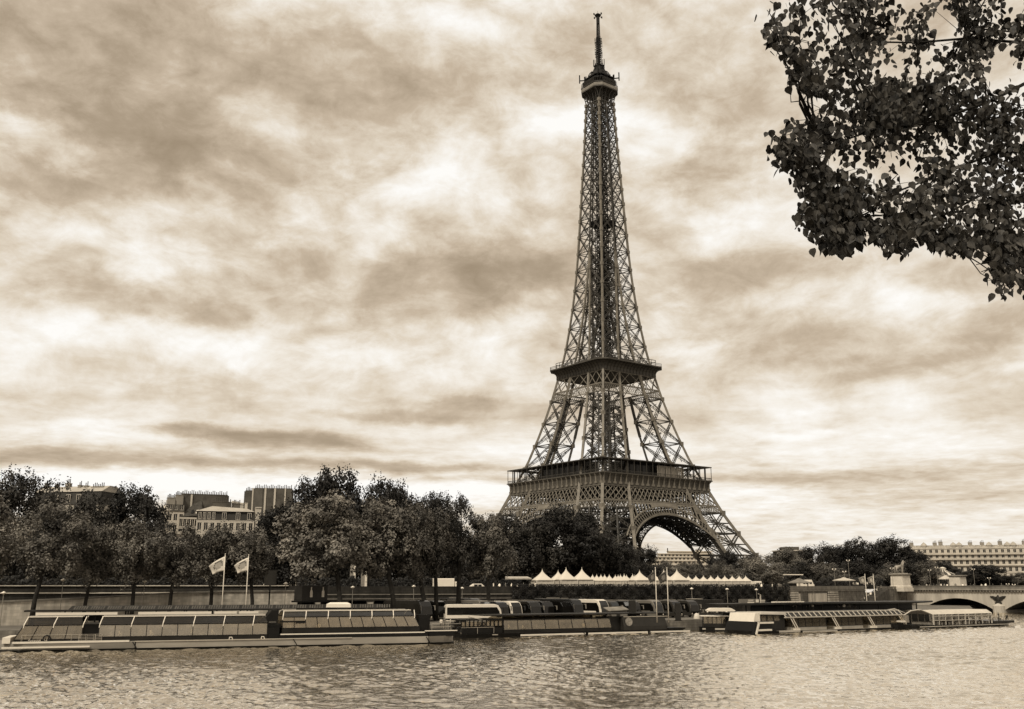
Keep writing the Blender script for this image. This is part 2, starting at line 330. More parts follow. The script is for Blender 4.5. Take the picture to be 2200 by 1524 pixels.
# ------------------------------------------------------------------ the iron tower
def tower():
    root = empty('iron_tower', (48.81, 501.99, 2.265), R(36.433), 'tall iron lattice tower with three platforms and an antenna mast', 'tower')
    iron = mat('painted_iron', .09, .55, .25, .12, spec=.35, w=1.15); irond = mat('dark_iron', .03, .6, .25, .2, w=1.1)  # darkest iron: shade inside the lattice put into the colour
    ironl = mat('lit_iron', .23, .55, .2, .3, w=1.15); gl = mat('pavilion_glass', .05, .15, .3, .3, metal=.2)  # palest iron: light on the outward members put into the colour
    curt = mat('pale_curtain', .5, .8, .15, .5)
    zw = [-2, 0, 19.5, 30, 40.6, 51, 57, 67, 81, 91, 101, 110, 118, 126.5, 138, 149.5, 164, 179, 193, 210, 224, 237.5, 252, 266, 275]
    ww = [63.7, 62.4, 50.8, 45.1, 39.9, 35.6, 33.2, 29.2, 24.9, 22.2, 19.75, 17.9, 16.1, 14.65, 13.1, 11.8, 10.5, 9.5, 8.75, 7.9, 7.2, 6.5, 5.9, 5.35, 5.1]
    zs = [-2, 0, 20, 41, 57, 67, 84, 100, 112, 127, 150, 179, 182]
    ss = [25.4, 25, 20.4, 17.3, 15.6, 14.9, 13., 11.4, 10.8, 10.2, 9.7, 9.5, 9.45]
    W = lambda z: float(np.interp(z, zw, ww)); S = lambda z: float(np.interp(z, zs, ss))
    def corners(qx, qy, z, k=0.):
        w, s = W(z)-k, S(z)-2*k
        return [Vector((qx*w, qy*w, z)), Vector((qx*(w-s), qy*w, z)), Vector((qx*(w-s), qy*(w-s), z)), Vector((qx*w, qy*(w-s), z))]
    def leg(qx, qy, lv, cw, dw, mid=True, rails=True):
        mb = MB(); mo = MB()
        for z0, z1 in zip(lv, lv[1:]):
            a = corners(qx, qy, z0); b = corners(qx, qy, z1); nsub = 3
            for k in range(4):
                for j in range(nsub):
                    za, zb = z0+(z1-z0)*j/nsub, z0+(z1-z0)*(j+1)/nsub
                    (mo if k != 2 else mb).beam(corners(qx, qy, za)[k], corners(qx, qy, zb)[k], cw)
                k2 = (k+1) % 4
                # twin-bar saltire on every face, each bar a little apart like the real box lattice
                off = (b[k]-a[k]).normalized()*dw*1.25
                for o_ in (-1, 1):
                    mb.beam(a[k]+off*o_, b[k2]+off*o_, dw*.55); mb.beam(a[k2]+off*o_, b[k]+off*o_, dw*.55)
                # rungs between the twin bars
                for (p, q) in ((a[k], b[k2]), (a[k2], b[k])):
                    for t in np.linspace(.06, .94, 9): mb.beam(p.lerp(q, t)-off, p.lerp(q, t)+off, dw*.3)
                mb.beam(b[k], b[k2], dw*.9)
                if mid:
                    ma, mb_ = (a[k]+a[k2])/2, (b[k]+b[k2])/2
                    mb.beam(ma, mb_, dw*.9); c = (ma+mb_)/2
                    mb.beam((a[k]+b[k])/2, (a[k2]+b[k2])/2, dw*.6)
                mo.box(b[k].x-cw*.75, b[k].x+cw*.75, b[k].y-cw*.75, b[k].y+cw*.75, z1-cw*.9, z1+cw*.9)
            # horizontal diaphragm
            mb.beam(b[0], b[2], dw*.6); mb.beam(b[1], b[3], dw*.6)
            if rails:   # inclined lift track and stair flights inside the pier
                ca = sum(a, Vector())/4; cb_ = sum(b, Vector())/4; rnd = random.Random(int(z0*7+qx*3+qy))
                for sgn in (-1, 1):
                    o_ = Vector((sgn*1.9, -sgn*1.9*qx*qy, 0)); mb.beam(ca+o_, cb_+o_, .75)
                nt = int((z1-z0)/1.5)
                for i in range(nt):
                    p = ca.lerp(cb_, i/nt); mb.beam(p+Vector((-1.9, 1.9*qx*qy, 0)), p+Vector((1.9, -1.9*qx*qy, 0)), .38)
                    s_ = S(z0)*.30; sg = 1 if i % 2 else -1
                    st = p+Vector((qx*s_, -qy*s_, 0)); mb.beam(st+Vector((-2.2*sg, 0, 0)), st+Vector((2.2*sg, 0, 1.6)), .55, .3)
                    for _ in range(2):
                        r1 = Vector((rnd.uniform(-.42, .42)*S(z0), rnd.uniform(-.42, .42)*S(z0), rnd.uniform(0, 3)))
                        r2 = Vector((rnd.uniform(-2.5, 2.5), rnd.uniform(-2.5, 2.5), rnd.uniform(-1.6, 1.6)))
                        mb.beam(p+r1, p+r1+r2, .26)
        return mb, mo
    Q = [(1, 1), (1, -1), (-1, -1), (-1, 1)]
    for qx, qy in Q:
        a, o = leg(qx, qy, [-1.5, 9.5, 20.5, 31, 41], 1.35, .62)
        for z0, z1 in ((41, 46), (46, 51.2), (51.2, 57)):
            for k in (0, 1, 3): o.beam(corners(qx, qy, z0)[k], corners(qx, qy, z1)[k], 1.35)
        a.merge(o, 1); a.build('leg', [iron, ironl], root, fix=False)
        a, o = leg(qx, qy, [57, 64.5, 76, 87.5, 99.2], 1.05, .46, mid=False)
        for z0, z1 in ((99.2, 104), (104, 110.8)):
            for k in (0, 1, 3): o.beam(corners(qx, qy, z0)[k], corners(qx, qy, z1)[k], 1.05)
        a.merge(o, 1); a.build('upper_leg', [iron, ironl], root, fix=False)
    # fine-lattice helpers on one face; face n: rotate by 90 deg steps
    def rot(k):
        c, s = [(1, 0), (0, 1), (-1, 0), (0, -1)][k]
        return lambda t, y, z: Vector((c*t-s*y, s*t+c*y, z))    # face plane at y=-w
    def lattice(mb, F, z0, z1, t0, t1, n, bw_, double=False, extra=0, dy=0.):
        """crossed diagonals between two levels; t0/t1 are functions of z"""
        pt = lambda f, z: F(t0(z)+(t1(z)-t0(z))*f, -W(z)-dy, z)
        for i in range(-extra, n):
            for (fa, fb) in ((i, i+1+extra), (i+1+extra, i)):
                a, b = fa/n, fb/n
                # clip to the panel
                ta, tb = 0., 1.
                if a < 0: ta = -a/(b-a)
                if b < 0: tb = -a/(b-a)
                if a > 1: ta = (1-a)/(b-a)
                if b > 1: tb = (1-a)/(b-a)
                if tb-ta < .02: continue
                za, zb = z0+(z1-z0)*ta, z0+(z1-z0)*tb; A, B = a+(b-a)*ta, a+(b-a)*tb
                mb.beam(pt(A, za), pt(B, zb), bw_, bw_*.8)
        mb.beam(pt(0, z0), pt(1, z0), bw_*1.6); mb.beam(pt(0, z1), pt(1, z1), bw_*1.6)
    for k in range(4):
        F = rot(k)
        # ---- great girder under the first platform
        mb = MB()
        inn = lambda z: W(z)-S(z)
        lattice(mb, F, 44.4, 51.2, lambda z: -inn(z), lambda z: inn(z), 15, .36, extra=1)
        for sgn in (-1, 1):
            lattice(mb, F, 44.4, 51.2, lambda z: sgn*inn(z), lambda z: sgn*W(z), 5, .36, extra=1)
            lattice(mb, F, 40.9, 44.2, lambda z: sgn*inn(z), lambda z: sgn*W(z), 11, .24, extra=1)
        n_ = 30
        for i in range(n_+1):
            t = -1+2*i/n_; wz = W(48)
            mb.beam(F(t*W(51.2), -W(51.2)+.5, 51.2), F(t*W(44.4)*.985, -W(44.4)+.5, 44.4), .16)
        # plate under the girder, with the spandrel ironwork round the arch
        for sgn in (-1, 1): pass
        a0 = F(-inn(44.4), -W(44.4), 44.4); a1 = F(inn(44.4), -W(44.4), 44.4)
        mb.beam(a0, a1, .5, .9); 
        g = mb.build('lattice_girder', ironl, root, fix=False)
        # inner, darker second girder and the deck beams seen through it
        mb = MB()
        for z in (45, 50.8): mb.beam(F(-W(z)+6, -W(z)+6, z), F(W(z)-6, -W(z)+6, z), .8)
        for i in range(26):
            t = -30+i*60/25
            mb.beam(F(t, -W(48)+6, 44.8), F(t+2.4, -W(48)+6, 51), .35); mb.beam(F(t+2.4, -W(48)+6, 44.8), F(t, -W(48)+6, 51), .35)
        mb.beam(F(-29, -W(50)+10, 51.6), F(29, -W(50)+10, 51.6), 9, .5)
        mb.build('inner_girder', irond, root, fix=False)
        # ---- decorative arch
        mb = MB(); md = MB(); zc_, Ri, Ro, Rp = 1.5, 37.2, 40.9, 42.6
        fac = lambda t, z, dy=0.: F(t, -W(z)-.25+dy*S(z), z)
        amax = math.acos(max(-1, min(1, (7.0)/Ro))); n_ = 64
        angs = [-amax+2*amax*i/n_ for i in range(n_+1)]
        p_ = lambda r, a, dy=0.: fac(r*math.sin(a), zc_+r*math.cos(a), dy)
        for ia, (a, b) in enumerate(zip(angs, angs[1:])):
            if abs(Ri*math.sin((a+b)/2)) > inn(zc_+Ri*math.cos((a+b)/2))+.6: continue
            mb.beam(p_(Ri, a), p_(Ri, b), .6, .6); mb.beam(p_(Ro, a), p_(Ro, b), .6, .6)
            mb.beam(p_(Ri, b), p_(Ro, b), .28, .28)
            mb.beam(p_((Ri*.35+Ro*.65), a), p_((Ri*.35+Ro*.65), b), .16, .16)
            am = (a+b)/2
            mb.beam(p_(Ri+.3, am), p_(Ri+.9, am), .34, .2)
            # soffit: three deep ribs, ties and crossed bracing between them
            dps = (0, .34, .67, 1.)
            if ia % 2 == 0:
                b2 = angs[min(ia+2, len(angs)-1)]
                for d1, d2 in zip(dps, dps[1:]):
                    md.beam(p_(Ri-.3, a, d1), p_(Ri-.3, b2, d2), .26); md.beam(p_(Ri-.3, b2, d1), p_(Ri-.3, a, d2), .26)
                    md.beam(p_(Ri-.2, a, d1), p_(Ri-.2, a, d2), .38)
            for d_ in dps[1:]:
                r1, r2 = (Ri-.3, Ri+1.2) if d_ < 1 else (Ri-1.6, Ri+1.6)
                md.beam(p_(r1, a, d_), p_(r1, b, d_), .6, .7); md.beam(p_(r2, a, d_), p_(r2, b, d_), .45)
                md.beam(p_(r1, a, d_), p_(r2, b, d_), .36); md.beam(p_(r1, b, d_), p_(r2, a, d_), .36)
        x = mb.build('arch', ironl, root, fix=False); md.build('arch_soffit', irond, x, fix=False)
        # ---- spandrel: upright pierced plates with round-headed openings
        mb = MB()
        for sgn in (-1, 1):
            t = 8.6
            while t < inn(40)+.2:
                zo = zc_+math.sqrt(Ro*Ro-t*t)+.25; zt = 43.9
                if zt-zo > .9:
                    mb.beam(fac(sgn*t, zo), fac(sgn*t, zt), .42, .5)
                    t2 = t+2.25; rr_ = .92
                    if t2 < inn(40)+1.5:
                        zo2 = zc_+math.sqrt(Ro*Ro-t2*t2)+.25
                        # head of the opening
                        h = min(zt-.2, zt); c = (t+t2)/2
                        for i in range(6):
                            a1, a2 = math.pi*i/6, math.pi*(i+1)/6
                            p1 = fac(sgn*(c+rr_*math.cos(a1)), h-1.35+rr_*math.sin(a1)); p2 = fac(sgn*(c+rr_*math.cos(a2)), h-1.35+rr_*math.sin(a2))
                            q2 = fac(sgn*(c+rr_*math.cos(a2)), h+.1); q1 = fac(sgn*(c+rr_*math.cos(a1)), h+.1)
                            if (zo+zo2)/2 < h-.9: mb.add([p1, p2, q2, q1], [(0, 1, 2, 3)])
                t += 2.25
            # thin solid web hugging the crown
        n2 = 14
        for i in range(n2):
            ta, tb = -8.6+17.2*i/n2, -8.6+17.2*(i+1)/n2
            zo = lambda t: zc_+math.sqrt(Ro*Ro-t*t)
            mb.add([fac(ta, zo(ta)), fac(tb, zo(tb)), fac(tb, 44.1), fac(ta, 44.1)], [(0, 1, 2, 3)])
        mb.build('spandrel', ironl, root, fix=False)
        # ---- belt under the second platform
        mb = MB()
        for (f0, f1, n_) in ((-1, -.42, 9), (-.42, .42, 13), (.42, 1, 9)):
            lattice(mb, F, 99.4, 103.4, lambda z, f0=f0: f0*W(z), lambda z, f1=f1: f1*W(z), n_, .2, extra=1)
        for f in (-1, -.42, .42, 1): mb.beam(F(f*W(99), -W(99)-.1, 99), F(f*W(110.8), -W(110.8)-.1, 110.8), .75)
        for (f0, f1) in ((-1, -.72), (-.72, -.42), (-.42, 0), (0, .42), (.42, .72), (.72, 1)):
            lattice(mb, F, 103.6, 110.6, lambda z, f0=f0: f0*W(z), lambda z, f1=f1: f1*W(z), 1, .34)
        mb.build('belt_truss', ironl, root, fix=False)
    # ---- first platform: frieze, brackets, gallery
    def ring(mb, w0, z0, w1, z1):
        for k in range(4):
            F = rot(k); mb.add([F(-w0, -w0, z0), F(w0, -w0, z0), F(w1, -w1, z1), F(-w1, -w1, z1)], [(0, 1, 2, 3)])
    def slab(mb, w, wi, z0, z1):
        ring(mb, w, z0, w, z1); ring(mb, wi, z0, wi, z1)
        for z in (z0, z1):
            for k in range(4):
                F = rot(k); mb.add([F(-w, -w, z), F(w, -w, z), F(wi, -wi, z), F(-wi, -wi, z)], [(0, 1, 2, 3)])
    mb = MB(); ring(mb, 35.5, 51.2, 35.45, 54); ring(mb, 35.45, 54, 35.75, 55.5); ring(mb, 35.75, 55.5, 36.6, 56.7); slab(mb, 36.85, 20, 56.7, 57.15); slab(mb, 35.9, 35.2, 50.9, 51.3)
    fz = mb.build('frieze', mat('frieze_iron', .13, .6, .25, .2, w=1.1), root, fix=False)
    mb = MB()
    for k in range(4):
        F = rot(k)
        for i in range(21):
            t = -35+70*i/20
            mb.prism([F(t-.28, -35.4, 52.4), F(t-.28, -36.1, 52.8), F(t-.28, -36.2, 55.2), F(t-.28, -36.75, 56.6), F(t-.28, -35.4, 56.6)], F(1, 0, 0)*.56)
            mb.beam(F(t-.75, -35.75, 52.5), F(t+.75, -35.75, 52.5), .7, 1.0)
    mb.build('bracket', ironl, fz, fix=False)['kind'] = 'stuff'
    mb = MB(); slab(mb, 36.7, 30.5, 63.5, 63.95)
    for k in range(4):
        F = rot(k)
        for i in range(19):
            t = -36.4+72.8*i/18; mb.beam(F(t, -36.4, 57.1), F(t, -36.4, 63.5), .22)
            mb.beam(F(t, -32, 57.1), F(t, -32, 63.5), .3)
        mb.beam(F(-36.4, -36.4, 58.35), F(36.4, -36.4, 58.35), .16)
        for i in range(146): t = -36.4+.5*i; mb.beam(F(t, -36.4, 57.1), F(t, -36.4, 58.3), .07)
    mb.build('gallery', iron, root, fix=False)
    mb = MB()
    for k in range(4):
        F = rot(k)
        for (a, b) in ((-17, 17),):
            p = [F(a, -30.5, 57.2), F(b, -30.5, 57.2), F(b*.9, -20, 57.2), F(a*.9, -20, 57.2)]
            mb.hexa(p+[Vector((q.x, q.y, 64.6)) for q in p])
    pv = mb.build('pavilion', gl, root)
    mb = MB(); F = rot(0)
    for i in range(16):
        t = 2+i*1.15; mb.box(t, t+.9, -33.2, -33.1, 57.4, 62.8)
    mb.build('curtain', curt, pv)
    # ---- second platform
    def octr(mb, a0, b0, z0, a1, b1, z1):
        def o(a, b, z): return [Vector(q) for q in ((b, -a, z), (a, -b, z), (a, b, z), (b, a, z), (-b, a, z), (-a, b, z), (-a, -b, z), (-b, -a, z))]
        p, q = o(a0, b0, z0), o(a1, b1, z1)
        mb.add(p+q, [(i, (i+1) % 8, 8+(i+1) % 8, 8+i) for i in range(8)])
        return p, q
    def octslab(mb, a, b, z0, z1):
        p, q = octr(mb, a, b, z0, a, b, z1); mb.add(p, [tuple(range(8))]); mb.add(q, [tuple(range(8))])
    mb = MB(); dk = mat('cornice_iron', .12, .55, .25, .2, w=1.1)
    prof = [(18.3, 17.9, 110.7), (18.5, 17.6, 112.4), (19.3, 17.6, 113.7), (20.6, 17.8, 114.6), (22.3, 18.4, 115.1)]
    for (a0, b0, z0), (a1, b1, z1) in zip(prof, prof[1:]): octr(mb, a0, b0, z0, a1, b1, z1)
    octslab(mb, 22.4, 18.5, 115.1, 115.7); octslab(mb, 17.9, 17.5, 110.7, 111.0)
    c2 = mb.build('second_platform', dk, root, fix=False)
    mb = MB()
    for k in range(4):
        F = rot(k)
        for i in range(17):
            t = -1+2*i/16
            for (a0, b0, z0), (a1, b1, z1) in zip(prof, prof[1:]): mb.beam(F(t*b0, -a0-.12, z0), F(t*b1, -a1-.12, z1), .22)
        for i in range(45):
            t = -18.4+36.8*i/44; mb.beam(F(t, -22.3, 115.7), F(t, -22.3, 117.1), .08)
        mb.beam(F(-18.4, -22.3, 117.1), F(18.4, -22.3, 117.1), .16); mb.beam(F(18.4, -22.3, 117.1), F(22.3, -18.4, 117.1), .16)
        mb.beam(F(-18.4, -22.3, 116.4), F(18.4, -22.3, 116.4), .12); mb.beam(F(18.4, -22.3, 116.4), F(22.3, -18.4, 116.4), .12)
        mb.beam(F(-17, -19.5, 119.3), F(17, -19.5, 119.3), .25)
        for i in range(12): t = -17+34*i/11; mb.beam(F(t, -19.5, 115.7), F(t, -19.5, 119.3), .2)
        mb.beam(F(-9, -12, 117.5), F(9, -12, 117.5), 3.0, 3.4)
    mb.build('railing', iron, c2, fix=False)
    # ---- shaft above the second platform
    lv = [116, 127, 137.8, 148.5, 159, 169.3, 179.3]
    for qx, qy in Q:
        a, o = leg(qx, qy, lv, .85, .40, mid=False, rails=False)
        rnd = random.Random(qx*5+qy)
        for z in np.arange(117, 178, 1.9):
            s_ = S(z); c = Vector((qx*(W(z)-s_/2), qy*(W(z)-s_/2), z))
            d = Vector((rnd.uniform(-2.4, 2.4), rnd.uniform(-2.4, 2.4), rnd.uniform(-1.5, 1.5))); e_ = Vector((rnd.uniform(-.3, .3)*s_, rnd.uniform(-.3, .3)*s_, 0)); a.beam(c+e_-d, c+e_+d, .28)
        a.merge(o, 1); a.build('shaft_column', [iron, ironl], root, fix=False)
    mb = MB(); mo = MB()
    lv = [179.3, 188.8, 198, 206.8, 215.2, 223.2, 230.8, 238, 244.8, 251.2, 257.2, 262.4, 266]
    for z0, z1 in zip(lv, lv[1:]):
        for k in range(4):
            F = rot(k); w0, w1 = W(z0), W(z1)
            mo.beam(F(-w0, -w0, z0), F(-w1, -w1, z1), .95-.0012*(z0-179)); mo.box(*sum([[F(-w1, -w1, z1)[i]-.7, F(-w1, -w1, z1)[i]+.7] for i in (0, 1)], []), z1-.9, z1+.9)
            mb.beam(F(-.25, -w0, z0), F(-.25, -w1, z1), .55)
            for s_ in (-1, 1):
                for d in (-.4, .4):
                    mb.beam(F(s_*w0, -w0, z0+d), F(0, -w1, z1+d), .24); mb.beam(F(0, -w0, z0+d), F(s_*w1, -w1, z1+d), .24)
            mb.beam(F(-w1, -w1, z1), F(w1, -w1, z1), .32)
            mb.beam(F(0, -w1, z1), F(w1, 0, z1), .3); mb.beam(F(0, -w1, z1), F(0, 0, z1), .25)
            mb.beam(F(-w1*.5, -w1, z1), F(0, -w1*.5, z1), .2); mb.beam(F(w1*.5, -w1, z1), F(0, -w1*.5, z1), .2)
            mb.beam(F(-w0*.55, -w0*.98, z0), F(-w1*.4, -w1*.5, z1), .2); mb.beam(F(w0*.45, -w0*.9, z0), F(w1*.3, -w1*.4, z1), .2)
    mb.merge(mo, 1); mb.build('spire', [iron, ironl], root, fix=False)
    # lift shaft up the middle
    mb = MB(); rnd = random.Random(3)
    for z in np.arange(117, 268, 3.0):
        for k in range(4):
            F = rot(k); mb.beam(F(-2.1, -2.1, z), F(-2.1, -2.1, z+3.0), .34); mb.beam(F(-2.1, -2.1, z), F(2.1, -2.1, z+3), .28); mb.beam(F(2.1, -2.1, z), F(-2.1, -2.1, z+3), .28)
            mb.beam(F(-2.1, -2.1, z), F(2.1, -2.1, z), .3)
            if z < 196: mb.beam(F(-1.2, -4.3, z), F(-1.2, -4.3, z+3), .24); mb.beam(F(-1.2, -4.3, z), F(1.2, -4.3, z+2), .24)
        mb.beam((-1.2, -.2, z), (1.4, .4, z+2.6), 1.1, .3)
    for z in np.arange(64, 116, 2.6):
        pass
    mb.box(-1.5, 1.5, -1.5, 1.5, 130, 138); mb.box(-1.5, 1.5, -1.5, 1.5, 215, 222)
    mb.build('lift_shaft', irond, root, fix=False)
    mb = MB(); mb.box(-5.2, 5.2, -5.2, 5.2, 194.6, 195.2); mb.box(-4.6, 4.6, -4.6, 4.6, 195.2, 197.6)
    for k in range(4):
        F = rot(k)
        for i in range(9): mb.beam(F(-4.8+1.2*i, -5.2, 195), F(-4.8+1.2*i, -5.2, 198.4), .15)
        mb.beam(F(-8, -8, 192), F(-4.8, -4.8, 195), .5)
    mb.build('intermediate_landing', irond, root, fix=False)
    # ---- top platform
    mb = MB(); a, b = 8.65, 5.45
    octslab(mb, a, b, 272.7, 273.3)
    x3 = mb.build('top_platform', dk, root, fix=False)
    mb = MB(); octr(mb, a+.05, b+.03, 273.3, a+.05, b+.03, 275.0)
    mb.build('parapet', mat('parapet_mesh', .26, .6, .2, 1.), x3, fix=False)
    mb = MB()
    for k in range(4):
        F = rot(k)
        for i in range(19): t = -b+2*b*i/18; mb.beam(F(t, -a, 273.3), F(t*.97, -a*.97, 278.6), .12)
        for i in range(6): t = i/5; mb.beam(F(b+(a-b)*t, -a+(a-b)*t, 273.3), F((b+(a-b)*t)*.97, (-a+(a-b)*t)*.97, 278.6), .12)
        mb.beam(F(-b, -a-.05, 275.6), F(b, -a-.05, 275.6), .3); mb.beam(F(b, -a-.05, 275.6), F(a+.05, -b, 275.6), .3)
        for z in (276.6, 277.6): mb.beam(F(-b, -a*.98, z), F(b, -a*.98, z), .12)
        # curved consoles
        for t in (-1, -.62, -.25, .25, .62, 1):
            pts = [(5.35, 264.4), (5.7, 268), (6.6, 270.8), (8.5, 272.7)]
            for (w0, z0), (w1, z1) in zip(pts, pts[1:]):
                mb.beam(F(t*5.2*(w0/5.35 if abs(t) < 1 else min(w0/5.35, 1.03)), -w0, z0), F(t*5.2*(w1/5.35 if abs(t) < 1 else min(w1/5.35, 1.03)), -w1, z1), .36)
        mb.beam(F(-5.4, -5.4, 266.2), F(5.4, -5.4, 266.2), .5); mb.beam(F(-5.4, -5.4, 269), F(5.4, -5.4, 269), .3)
        for i in range(5): mb.beam(F(-5+2*i, -5.3, 266.2), F(-3+2*i, -5.4, 272.7), .22)
    mb.build('top_railing', iron, x3, fix=False)
    mb = MB(); octslab(mb, 6.6, 4.6, 273.3, 277.4); octslab(mb, 8.1, 5.0, 278.6, 279.2); octslab(mb, 5.2, 3.6, 279.2, 282); octslab(mb, 6.4, 4.4, 281.6, 282.1)
    octr(mb, 5.6, 3.9, 282.1, 3.1, 2.1, 286.4); octr(mb, 3.1, 2.1, 286.4, 1.9, 1.4, 289.6); octslab(mb, 2.3, 1.7, 289.6, 290.1)
    for k in range(4):
        F = rot(k)
        for r0, z0 in ((2.6, 281.9),):
            for i in range(8):
                a1, a2 = math.pi*i/8, math.pi*(i+1)/8
                mb.beam(F(r0*math.cos(a1), -5.9, z0+r0*math.sin(a1)*.9), F(r0*math.cos(a2), -5.9, z0+r0*math.sin(a2)*.9), .35)
    mb.build('cupola', irond, x3, fix=False)
    rnd = random.Random(9); mb = MB()
    for i in range(64):
        an = rnd.uniform(0, 6.283); r = rnd.choice((3., 4.6, 6.2, 7.6)); z = {3.: 287, 4.6: 283, 6.2: 281.5, 7.6: 279}[r]; h = rnd.uniform(1, 3.4)
        x, y = r*math.cos(an), r*math.sin(an); mb.beam((x, y, z), (x*1.02, y*1.02, z+h), .16)
        if rnd.random() < .6: mb.beam((x-.5, y-.3, z+h*.8), (x+.6, y+.4, z+h*.8), .16)
        if rnd.random() < .3: mb.lathe([(0.02, -.1), (.55, 0), (.5, .2), (.02, .25)], (x, y, z+h*.6), 8)
    for an in (45, 135, 225, 315):
        c, s = math.cos(R(an)), math.sin(R(an)); mb.beam((c*5, s*5, 281.6), (c*11, s*11, 281.8), .5); mb.beam((c*11, s*11, 280.2), (c*11, s*11, 285.2), .45)
        mb.beam((c*8, s*8, 281), (c*8, s*8, 284), .9, .6)
    for k in range(4):
        F = rot(k); mb.beam(F(-.95, -.95, 290), F(-.8, -.8, 307.6), .36)
        for z in np.arange(290, 307, 1.3): mb.beam(F(-.9, -.9, z), F(.88, -.88, z+1.3), .24)
        for z in list(np.arange(296.5, 300.5, 1.0))+list(np.arange(303, 307, 1.)):
            mb.beam(F(0, -1, z), F(0, -2.6, z), .14); mb.beam(F(0, -2.6, z-.3), F(0, -2.6, z+.3), .3)
        mb.beam(F(-2.1, -2.1, 289.8), F(-2.1, -2.1, 294.2), .3); mb.beam(F(0, -3, 289), F(0, -2.9, 293), .24); mb.beam(F(0, -3, 290.6), F(0, 0, 290.6), .2); mb.beam(F(-2.1, -2.1, 290.6), F(0, 0, 290.6), .2)
        mb.beam(F(-.62, -.62, 307.6), F(-.5, -.5, 316.3), .34)
        for z in np.arange(307.6, 316, .9): mb.beam(F(-.6, -.6, z), F(.6, -.6, z+.9), .2)
        mb.beam(F(0, 0, 321.5), F(0, -2.9, 321.5), .16); mb.beam(F(0, -2.9, 321.1), F(0, -2.9, 322.1), .4, .7)
    mb.box(-.6, .6, -.6, .6, 290, 307.6)
    mb.lathe([(.35, 306), (.35, 316.2), (.95, 316.4), (.95, 320.6), (1.3, 321), (1.9, 321.8), (1.2, 322.5), (.12, 322.7), (.06, 324.6)], n=10)
    mb.build('antenna_mast', irond, root, fix=False)
    # masonry footings
    for qx, qy in Q:
        for dx_, dy_ in ((0, 0), (1, 0), (0, 1), (1, 1)):
            mb = MB(); x, y = qx*(61-24*dx_), qy*(61-24*dy_); mb.box(x-3, x+3, y-3, y+3, -1, 6.4)
            mb.build('footing', m_wall, root)
tower()
# ------------------------------------------------------------------ quay walls, bridge
def lerp2(a, b, t): return (a[0]+(b[0]-a[0])*t, a[1]+(b[1]-a[1])*t)
def wall_run(mb, pts, thick, z0, z1, front=0.):
    """a straight-sided wall along a path (front face on the path, thickness away from the viewer)"""
    for a, b in zip(pts, pts[1:]):
        d = Vector((b[0]-a[0], b[1]-a[1], 0)).normalized(); n = Vector((-d.y, d.x, 0))
        A, B = Vector((a[0], a[1], 0))-n*front, Vector((b[0], b[1], 0))-n*front; A2, B2 = Vector((a[0], a[1], 0))+n*thick, Vector((b[0], b[1], 0))+n*thick
        za = Vector((0, 0, z0)); zb = Vector((0, 0, z1)); mb.hexa([A+za, B+za, B2+za, A2+za, A+zb, B+zb, B2+zb, A2+zb])
def wpt(u):      # point on the wall line seen at picture column u
    k = P(u, 1258, 1).x
    for a, b in zip(WALL, WALL[1:]):
        # X = k*Y
        den = (b[0]-a[0])-k*(b[1]-a[1])
        t = (k*a[1]-a[0])/den
        if -1e-6 <= t <= 1.000001: return lerp2(a, b, t)
m_cop = mat('pale_coping', .55, .8, .2, .8)
m_dkst = stonemat('dark_quay_stone', .085, 1.2, .5, .3)
root = empty('quay_wall', (0, 0, 0), 0, 'long dark stone quay wall behind the parked coaches with a pale coping', 'wall')
left = [w for w in WALL if w[0] < -60]+[wpt(620)]; midl = [wpt(620), (-20, 214), (30, 242), wpt(1690)]
mb = MB(); wall_run(mb, left, 1.2, ZLOW-.5, 7.9); mb.build('wall', m_dkst, root)
mb = MB(); wall_run(mb, left, 1.0, 7.9, 8.35, -.2); mb.build('parapet', m_dkst, root)
mb = MB(); wall_run(mb, left, 1.35, 8.35, 8.52, .12); mb.build('coping', m_cop, root)
mb = MB(); wall_run(mb, left, 0.05, 7.0, 7.2, .3); mb.build('string_course', m_cop, root)
root = empty('quay_wall', (0, 0, 0), 0, 'dark wall with square openings and pale blocks behind the row of tree trunks', 'wall')
mb = MB(); wall_run(mb, midl, 1.2, 5.4, 8.3); wall_run(mb, midl, 1.2, ZLOW-.5, 3.6); wall_run(mb, midl, 6., 3.6, 5.4, -5.5)
p0, p1 = Vector((*midl[0], 0)), Vector((*midl[-1], 0))
for a, b in zip(midl, midl[1:]):
    L = math.dist(a, b); n = max(1, int(L/5.2))
    for i in range(n):
        q0, q1 = lerp2(a, b, i/n), lerp2(a, b, i/n+1.6/L); wall_run(mb, [q0, q1], 1.1, 3.59, 5.41, -.05)
mb.build('wall', m_dkst, root)
mb = MB(); wall_run(mb, midl, .3, 6.55, 6.75, .16); wall_run(mb, midl, .3, 5.7, 5.85, .1); mb.build('ledge', mat('ledge_stone', .26, .8, .3, .7), root)
mb = MB()
for a, b in zip(midl, midl[1:]):
    L = math.dist(a, b); n = max(1, int(L/5.2))
    for i in range(n): q0, q1 = lerp2(a, b, i/n+.2/L), lerp2(a, b, i/n+1.4/L); wall_run(mb, [q0, q1], .3, 3.9, 5.1, .1)
mb.build('pilaster_block', mat('pale_block', .36, .8, .3, .7), root)['kind'] = 'stuff'
